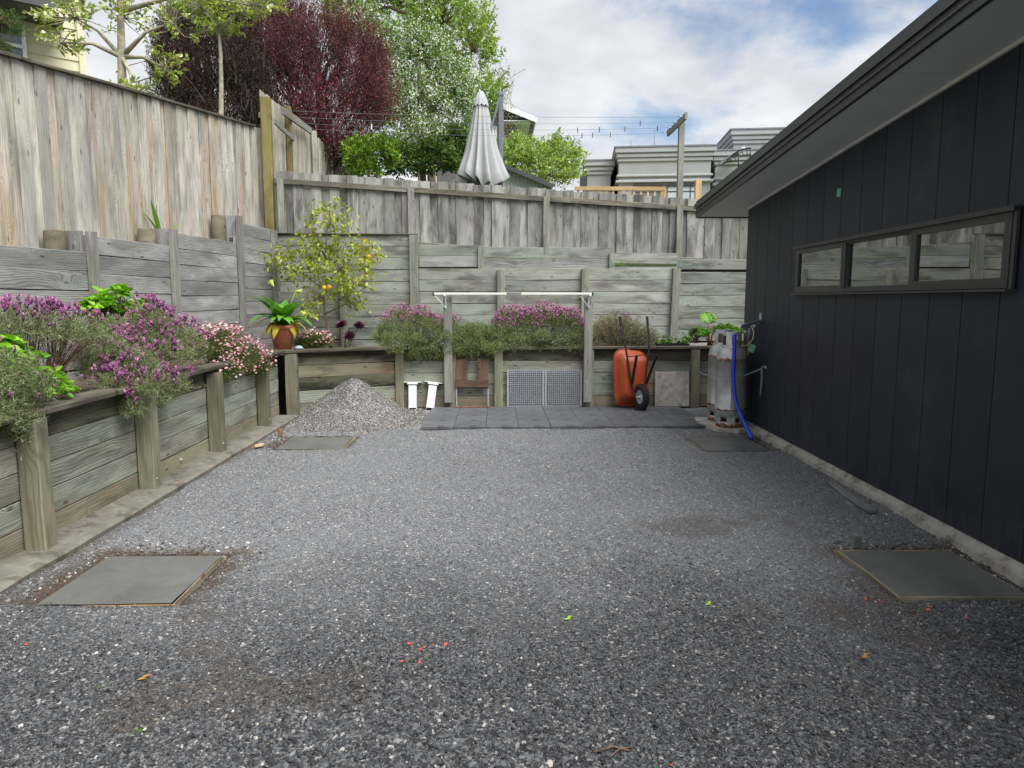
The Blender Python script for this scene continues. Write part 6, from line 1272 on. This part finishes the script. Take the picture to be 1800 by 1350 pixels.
tree('bare_tree', 'spindly tree with tiny new leaves right of the blossom tree', B8, [B8, at(888, 300, 24), at(884, 220, 24), at(882, 160, 24)], 0.06, [lob(885, 140, 24, 26, 36), lob(870, 190, 24, 26, 30), lob(900, 220, 24, 24, 40)], 120, 4, (0.05, 0.03), LM['blossom_leaf'], 'oval', 'bark', 0.3, 120, 0.05, 0.0, 0.2, plen=0.6, fill=0.8)
# dogwood and slim tree just behind the left fence
B9 = (at(222, 500, 10.4).x, 10.4, 2.4)
tree('dogwood', 'sparse flowering dogwood with cream bracts behind the left fence', B9, [B9, at(216, 200, 10.4), at(214, 100, 10.4), at(212, 20, 10.4), at(210, -60, 10.4)], 0.075,
     [lob(130, 30, 10.2, 75, 45), lob(300, 40, 10.4, 60, 55), lob(240, 165, 10.2, 55, 30), lob(215, 30, 10.5, 60, 55), lob(290, 120, 10.4, 40, 40), lob(110, 75, 10, 50, 30), lob(440, 10, 10.8, 60, 30)], 170, 8, (0.065, 0.036), LM['dog'], 'oval', 'bark_pale', 0.6, 170, 0.05, 0.0, 0.2, dict(name='bracts', n=46, k=7, jit=0.03, size=0.026, mat=LM['cream']), sparse_in=0.25)
B10 = (at(390, 500, 13.2).x, 13.2, 2.6)
tree('slim_tree', 'slim young tree with straight grey trunk and yellow green top', B10, [B10, at(389, 205, 13.2), at(389, 150, 13.2), at(388, 95, 13.2), at(385, 60, 13.2)], 0.052,
     [lob(385, 45, 13.2, 50, 35), lob(420, 20, 13.2, 50, 30), lob(355, 15, 13.2, 40, 30), lob(460, 0, 13.4, 40, 30)], 260, 9, (0.06, 0.03), LM['dog'], 'oval', 'bark_pale', 0.5, 200, 0.05, 0.1, 0.2, sparse_in=0.3)
B11 = (at(-30, 500, 8.6).x, 8.6, 2.3)
tree('conifer', 'feathery green branch tips at the top left edge', B11, [B11, at(-40, 100, 8.6), at(-40, 20, 8.6)], 0.07, [lob(0, 40, 8.6, 46, 26), lob(-20, 80, 8.6, 40, 22)], 260, 22, (0.035, 0.006), LM['deep'], 'needle', 'bark', 0.5, 80, 0.03, 0.0, 0.1, cat='conifer')

# ---- closed cantilever umbrella
M['canvas'] = plain('pale_canvas', lin(162, 163, 166), 0.85, var=0.05, vscale=5, stain=lin(160, 158, 152), stain_amt=0.4, sscale=2)
M['umb_pole'] = plain('grey_aluminium', lin(108, 114, 122), 0.45, 0.2)
UY = 15.6; ut = at(845, 166, UY); ub = at(845, 322, UY); pl_ = at(880, 166, UY)
t = thing('cantilever_umbrella', 'closed pale grey cantilever umbrella beside its grey mast', 'umbrella', (pl_.x, UY, gz(UY)))
lz = lambda z: z - gz(UY); cxu = ut.x - pl_.x; nfold = 11; prof = [(0.0, 0.04), (0.03, 0.075), (0.12, 0.125), (0.35, 0.20), (0.65, 0.29), (0.88, 0.39), (0.97, 0.44), (1.0, 0.42)]
vs, fs = [], []; NA = 88; H_ = ut.z - ub.z
for i, (u, r) in enumerate(prof):
    for k in range(NA):
        a = 2 * PI * k / NA; f_ = math.cos(a * nfold + 0.5 * math.sin(a * 3)); rr = r * (1 + (0.05 + 0.26 * u) * f_ + 0.05 * math.sin(3 * a + 1))
        zz_ = lz(ut.z) - H_ * u + (0.10 * math.sin(a * 2 + 0.4) + 0.06 * f_) * u ** 3
        vs.append((cxu + rr * math.cos(a) * 1.05 + 0.05 * u * math.sin(2 * a), rr * math.sin(a), zz_))
for i in range(len(prof) - 1):
    for k in range(NA): fs.append((i * NA + k, (i + 1) * NA + k, (i + 1) * NA + (k + 1) % NA, i * NA + (k + 1) % NA))
mb = MB(); mb.add(vs, fs, True); mb.build('canopy', M['canvas'], t)
mb = MB(); vs, fs = [], []
for i, (z, r) in enumerate(((0.06, 0.05), (0.0, 0.085), (-0.12, 0.135), (-0.22, 0.165))):
    for k in range(44): a = 2 * PI * k / 44; rr = r * (1 + 0.10 * (i / 3) * math.cos(a * nfold)); vs.append((cxu + rr * math.cos(a), rr * math.sin(a), lz(ut.z) + z - 0.05 * (0.5 + 0.5 * math.cos(a * nfold)) * (i == 3)))
for i in range(3):
    for k in range(44): fs.append((i * 44 + k, (i + 1) * 44 + k, (i + 1) * 44 + (k + 1) % 44, i * 44 + (k + 1) % 44))
mb.add(vs, fs, True); mb.build('vent_cap', M['canvas'], t)
MB().tube([(cxu, 0, lz(ut.z) - 0.02), (cxu, 0, lz(ub.z) - 0.1)], 0.03, 10).build('centre_pole', M['umb_pole'], t)
MB().box((0, 0.05, lz(pl_.z) / 2), (0.11, 0.09, lz(pl_.z)), None, 0.02).build('mast', M['umb_pole'], t)
MB().box((0, 0.05, lz(pl_.z) + 0.01), (0.13, 0.11, 0.10), None, 0.02).build('mast_cap', M['umb_pole'], t)
MB().bar((-0.03, -0.03, lz(pl_.z) - 0.1), (-0.28, -0.06, lz(pl_.z) - 1.0), 0.045, 0.03, (0, 1, 0), 0.006).build('arm', M['umb_pole'], t)
MB().box((0, 0.05, 0.03), (0.9, 0.9, 0.06), None, 0.01).build('base', M['umb_pole'], t)
mb = MB()
for k in range(8): a = 2 * PI * k / 8; mb.tube([(cxu + 0.06 * math.cos(a), 0.06 * math.sin(a), lz(ut.z) - 0.5), (cxu + 0.2 * math.cos(a), 0.2 * math.sin(a), lz(ub.z) - 0.06)], 0.012, 6)
mb.build('ribs', M['umb_pole'], t)

# ---- clothes line across the neighbour's yard
CZ = 5.04; t = thing('clothes_line', 'wire clothes line strung between two timber crossbars above the back fence', 'clothes line', (3.62, 14.1, gz(14.1)))
K = lambda x, y, z: (x - 3.62, y - 14.1, z - gz(14.1))
M['wire'] = plain('line_wire', lin(110, 112, 116), 0.5, 0.3)
post('post', t, M['post_g'], 0.03, 0.03, -0.1, CZ + 0.06 - gz(14.1), 0.11, 0.10)
board('crossbar', t, M['post_g'], K(3.56, 13.45, CZ), K(3.56, 14.85, CZ), 0.12, 0.045, (0, 0, 1))
board('crossbar', t, M['post_g'], K(-3.745, 12.98, CZ - 0.07), K(-3.745, 14.95, CZ + 0.03), 0.13, 0.045, (0, 0, 1))
WIRES = []
for k in range(4):
    a, b_ = Vector(K(-3.70, 13.2 + 0.54 * k, CZ - 0.02 + 0.02 * k)), Vector(K(3.52, 13.52 + 0.42 * k, CZ)); pts = []
    for i in range(17): u = i / 16; pts.append(a.lerp(b_, u) - Vector((0, 0, 0.10 * (1 + 0.3 * k) * 4 * u * (1 - u) * 0.5)))
    MB().tube(pts, 0.0032, 5, False).build('wire', M['wire'], t); WIRES.append(pts)
    MB().tube([b_, b_ - Vector((0.10, 0, 0))], 0.011, 6).build('strainer', M['galv'], t)
M['peg'] = plain('clothes_peg', lin(88, 92, 100), 0.5); M['peg_w'] = plain('white_clothes_peg', lin(230, 232, 232), 0.5)
for i, (k, u) in enumerate(((3, 0.06), (3, 0.09), (3, 0.12), (2, 0.18), (2, 0.74), (3, 0.76), (2, 0.80), (3, 0.84), (2, 0.87), (1, 0.90), (3, 0.79), (2, 0.96))):
    pts = WIRES[k]; x = u * 16; p = pts[int(x)].lerp(pts[int(x) + 1], x - int(x)) + Vector((3.62, 14.1, gz(14.1)))
    t2 = thing('clothes_peg', 'white clothes peg clipped on the line near the far fence' if i == 3 else ('dark clothes peg clipped on the line close to the crossbar on the far fence' if i < 3 else 'dark clothes peg clipped on the line left of the tall timber post'), 'clothes peg', p, random.uniform(-.4, .4), 'clothes pegs on the line')
    mt = M['peg_w'] if i == 3 else M['peg']; MB().bar((0, -0.006, 0.045), (0, -0.004, -0.055), 0.016, 0.008, (0, 1, 0), 0.002).build('leg', mt, t2); MB().bar((0, 0.006, 0.045), (0, 0.012, -0.05), 0.016, 0.008, (0, 1, 0), 0.002).build('leg', mt, t2)

# ---- corrugated garden shed behind the umbrella
SY = 18.2; M['corr'] = plain('sage_corrugated_steel', lin(160, 168, 162), 0.5, 0.1, var=0.05); a, b_ = at(784, 322, SY), at(968, 333, SY); ap = at(868, 293, SY)
t = thing('garden_shed', 'small sage corrugated garden shed with dark roof edge behind the umbrella', 'shed', ((a.x + b_.x) / 2, SY, gz(SY))); hw = (b_.x - a.x) / 2 - 0.1; ez = (a.z + b_.z) / 2 - gz(SY); az = ap.z - gz(SY)
vs, fs = [], []; nc = 100
for k in range(nc + 1):
    x = -hw + 2 * hw * k / nc; top = az - (az - ez) * abs(x) / hw; y = 0.012 * math.sin(k * PI / 2); vs += [(x, y, -0.2), (x, y, top)]
for k in range(nc): fs.append((2 * k, 2 * k + 2, 2 * k + 3, 2 * k + 1))
mb = MB(); mb.add(vs, fs); mb.build('wall', M['corr'], t); MB().box((-hw, 1.25, ez / 2), (0.03, 2.5, ez)).box((hw, 1.25, ez / 2), (0.03, 2.5, ez)).build('side_wall', M['corr'], t)
for s in (-1, 1):
    MB().bar((0, 1.15, az + 0.04), (s * (hw + 0.15), 1.15, ez - 0.02), 2.7, 0.03).build('roof', M['charcoal'], t); MB().bar((0, -0.22, az + 0.035), (s * (hw + 0.15), -0.22, ez - 0.025), 0.03, 0.10).build('barge', M['charcoal'] if s > 0 else M['corr'], t)

# ---- grey villa with cornices
M['render'] = plain('grey_render', lin(152, 155, 156), 0.85, var=0.05, vscale=1.5, bump=0.1, stain=lin(140, 142, 140), stain_amt=0.5, sscale=0.8, edge=(0.4, 0.75)); M['cornice'] = plain('pale_cornice', lin(160, 163, 164), 0.8, var=0.04); M['capm'] = plain('parapet_cap', lin(120, 120, 130), 0.5)
VY = 22.0; vb = at(1080, 400, VY); V0 = thing('villa', 'grey rendered flat roofed villa with stepped cornices behind the fence', 'villa', (vb.x, VY, gz(VY)), math.radians(-7))
gv = gz(VY)
def vblock(x0, x1, y0, y1, ztop, steps=True):
    cx, cy, wx_, wy_ = (x0 + x1) / 2, (y0 + y1) / 2, x1 - x0, y1 - y0; h = ztop - gv
    MB().box((cx, cy, h / 2), (wx_, wy_, h)).build('wall', M['render'], V0)
    if steps:
        for (dz, hh, pr) in ((-0.085, 0.165, 0.13), (-0.235, 0.13, 0.085), (-0.36, 0.115, 0.045)): MB().box((cx, cy, h + dz), (wx_ + 2 * pr, wy_ + 2 * pr, hh), None, 0.02).build('cornice', M['cornice'], V0)
        MB().box((cx, cy, h + 0.012), (wx_ + 0.30, wy_ + 0.30, 0.045)).build('parapet_cap', M['capm'], V0)
        for (z, hh, pr) in ((-0.83, 0.07, 0.06), (-1.0, 0.08, 0.09)): MB().box((cx, cy, h + z), (wx_ + 2 * pr, wy_ + 2 * pr, hh), None, 0.015).build('string_course', M['cornice'], V0)
zA = at(1165, 261, VY).z
vblock(0.1, 2.85, 0.0, 6, zA); vblock(-0.85, 0.1 - 0.22, 0.5, 6, zA - 0.28); vblock(2.85 + 0.22, 4.6, 0.5, 6, zA - 0.05); vblock(3.7, 8.0, 1.0, 8, at(1330, 228, VY).z + 0.1)
M['vglass'] = plain('villa_window_glass', lin(96, 108, 116), 0.08, 0.0, var=0.1, spec=0.8); M['curtain'] = plain('net_curtain', lin(176, 186, 190), 0.9)
for k, (x0, x1) in enumerate(((0.55, 1.45), (1.52, 2.55))):
    zt_ = zA - gv - 1.09; wn_ = MB().box(((x0 + x1) / 2, -0.03, zt_ - 0.03), (x1 - x0, 0.06, 0.06)).box((x0 + 0.03, -0.03, zt_ - 0.7), (0.06, 0.06, 1.28)).box((x1 - 0.03, -0.03, zt_ - 0.7), (0.06, 0.06, 1.28)).build('window', M['alu'], V0)
    MB().box(((x0 + x1) / 2, -0.008, zt_ - 0.7), (x1 - x0 - 0.12, 0.012, 1.26)).build('pane', M['vglass'] if k == 0 else M['curtain'], wn_)
    MB().box((x0 + (x1 - x0) * 0.72, -0.02, zt_ - 0.7), (0.025, 0.015, 1.26)).box(((x0 + x1) / 2, -0.02, zt_ - 0.22), (x1 - x0 - 0.1, 0.015, 0.025)).build('glazing_bar', M['alu'], wn_)
MB().box((-0.98, 0.3, zA - gv - 0.92), (0.20, 0.2, 0.34)).build('rainwater_head', M['charcoal'], V0); MB().box((-0.94, 0.32, zA - gv - 1.9), (0.09, 0.09, 1.8)).build('downpipe', M['charcoal'], V0)
mb = MB()
for (x, h) in ((0.55, 0.55), (0.80, 0.42), (0.86, 0.3), (1.30, 0.85)): mb.tube([(x, 1.5, zA - gv), (x, 1.5, zA - gv + h)], 0.010, 5)
mb.build('aerials', M['wire'], V0)
MB().lathe([(0.0, 0.13), (0.055, 0.13), (0.06, 0.0), (0.0, 0.0)], (-0.38, 0.42, zA - gv - 1.42), 14, Matrix.Rotation(PI / 2 - 0.3, 3, 'X')).box((-0.38, 0.47, zA - gv - 1.45), (0.04, 0.08, 0.12)).build('floodlight', M['black'], V0)
MB().lathe([(0.0, 0.18), (0.05, 0.18), (0.055, 0.0), (0.0, 0.0)], (3.95, 0.9, at(1300, 256, VY).z - gv), 14, Matrix.Rotation(PI / 2 + 0.2, 3, 'X') ).build('security_camera', M['white'], V0)
# door canopy with scrolled brackets
cn_ = thing('door_canopy', 'black scroll bracket door canopy on the grey villa beside the roof edge', 'canopy', at(1300, 290, 21.3)); mb = MB(); N_ = 12
arcp = [(-0.62 + 0.75 * (i / N_), 0.0, -0.05 + 0.42 * math.sin(PI / 2 * (i / N_) ** 0.8)) for i in range(N_ + 1)]
for dy_ in (-0.5, 0.5):
    mb.tube([(x, dy_, z) for (x, y, z) in arcp], 0.018, 6); mb.tube([(x, dy_, z * 0.55 + 0.0) for (x, y, z) in arcp], 0.014, 6); mb.tube([(0.13, dy_, 0.40), (0.13, dy_, -0.05)], 0.018, 6)
    for i in range(2, N_, 2): x, y, z = arcp[i]; mb.tube([(x, dy_, z), (x + 0.05, dy_, z * 0.55)], 0.010, 5)
mb.build('bracket', M['black'], cn_)
m = NM('smoky_polycarbonate'); M['poly'] = m.done(m.bsdf(lin(120, 126, 132), 0.15, Transmission_Weight=0.6))
vs = [(x, dy_, z + 0.02) for dy_ in (-0.55, 0.55) for (x, y, z) in arcp]; mb = MB(); mb.add(vs, [(i, i + 1, N_ + 2 + i, N_ + 1 + i) for i in range(N_)], True); mb.build('panel', M['poly'], cn_)
# ---- pine deck rail
d0, d1 = at(1010, 333, 19.0), at(1170, 332, 19.0); t = thing('deck_rail', 'fresh pine deck balustrade showing above the back fence', 'balustrade', (d0.x, 19.0, gz(19.0))); zt_ = d1.z - gz(19.0)
board('top_rail', t, M['fresh'], (0, 0, zt_), (d1.x - d0.x, 0, zt_), 0.10, 0.05, (0, 0, 1)); board('bottom_rail', t, M['fresh'], (0, 0, zt_ - 0.85), (d1.x - d0.x, 0, zt_ - 0.85), 0.08, 0.04, (0, 0, 1))
for k in range(13): board('baluster', t, M['fresh'], (0.1 + k * 0.185, 0.01, zt_ - 0.82), (0.1 + k * 0.185, 0.01, zt_ - 0.05), 0.06, 0.03, (1, 0, 0), segs=1)
post('post', t, M['fresh'], d1.x - d0.x - 0.02, 0.03, -0.2, zt_ + 0.01, 0.09, 0.09); dp = at(1228, 316, 19.0); post('post', t, M['fresh'], dp.x - d0.x, 0.03, -0.2, dp.z - gz(19.0), 0.16, 0.12)
MB().box((0.9, 1.2, zt_ - 0.98), (4.4, 2.5, 0.1)).build('deck', M['fresh'], t)

# ---- brick house with white eave, far behind
HY = 34.0; h0 = at(900, 300, HY); t = thing('house', 'dark brick house with white gabled eave far behind the umbrella', 'house', (h0.x, HY, gz(HY))); M['brick'] = plain('dark_brick', lin(92, 88, 90), 0.85, var=0.2, vscale=8); hz_ = at(905, 216, HY).z - gz(HY)
MB().box((-1.7, 2, hz_ / 2), (3.7, 4, hz_)).build('wall', M['brick'], t)
MB().box((-1.15, -0.02, hz_ - 0.7), (0.9, 0.06, 1.1)).build('window', M['white'], t)
MB().bar((1.05, 1.8, hz_ - 0.05), (-2.5, 1.8, hz_ + 1.3), 4.8, 0.12).build('roof', M['charcoal'], t); MB().bar((1.12, -0.62, hz_ - 0.02), (-2.5, -0.62, hz_ + 1.36), 0.06, 0.22).box((0.3, 1.8, hz_ - 0.02), (1.6, 4.6, 0.04)).build('eave', M['white'], t)

# ---- cream weatherboard house at the upper left
M['weather'] = plain('cream_weatherboard', lin(206, 200, 168), 0.7, var=0.04); HX = at(140, 60, 15.0); t = thing('house', 'cream weatherboard house with dark gutter at the top left', 'house', (HX.x, 15.0, 2.4), math.radians(37)); hh = 5.2
MB().box((-4.05, 3.05, hh / 2), (8.0, 6.0, hh)).build('wall', M['backing'], t)
for k in range(26):
    z = 0.2 * k + 0.1; mb = MB(); mb.add([(-8.0, 0.035, z - 0.1), (0.0, 0.035, z - 0.1), (0.0, 0.0, z - 0.1), (-8.0, 0.0, z - 0.1), (-8.0, 0.035, z + 0.11), (0.0, 0.035, z + 0.11), (0.0, 0.022, z + 0.11), (-8.0, 0.022, z + 0.11)], [(3, 2, 6, 7), (3, 0, 1, 2), (2, 1, 5, 6), (7, 6, 5, 4)]); mb.build('weatherboard', M['weather'], t)
    mb = MB(); mb.add([(0.05, 0, z - 0.1), (0.05, 6, z - 0.1), (0.035, 6, z + 0.11), (0.035, 0, z + 0.11), (0.0, 0, z - 0.1), (0, 6, z - 0.1)], [(0, 1, 2, 3), (0, 4, 5, 1)]); mb.build('weatherboard', M['weather'], t)
MB().box((0.012, 0.0, hh / 2), (0.11, 0.11, hh)).build('corner_board', M['weather'], t)
hz2 = lambda y: at(40, y, 14.6).z - 2.4
wx0 = at(50, 60, 14.9).x - HX.x
w_ = MB().box((wx0 - 0.75, -0.05, hz2(90)), (1.5, 0.06, 0.06)).box((wx0, -0.05, hz2(90) - 0.3), (0.07, 0.06, 1.4)).box((wx0 - 1.5, -0.05, hz2(90) - 0.3), (0.07, 0.06, 1.4)).build('window', M['white'], t); MB().box((wx0 - 0.75, -0.01, hz2(90) - 0.3), (1.43, 0.02, 1.3)).build('pane', M['vglass'], w_)
gx = at(85, 45, 14.5).x - HX.x
MB().box((gx - 2.0, -0.45, hz2(38)), (4.0, 1.0, 0.09)).build('porch_roof', M['charcoal'], t); MB().box((gx - 2.0, -0.98, hz2(34)), (4.0, 0.07, 0.16)).build('gutter', M['charcoal'], t)
MB().box((-4.0, 2.8, hh + 0.1), (8.3, 6.0, 0.2)).build('roof', M['charcoal'], t)
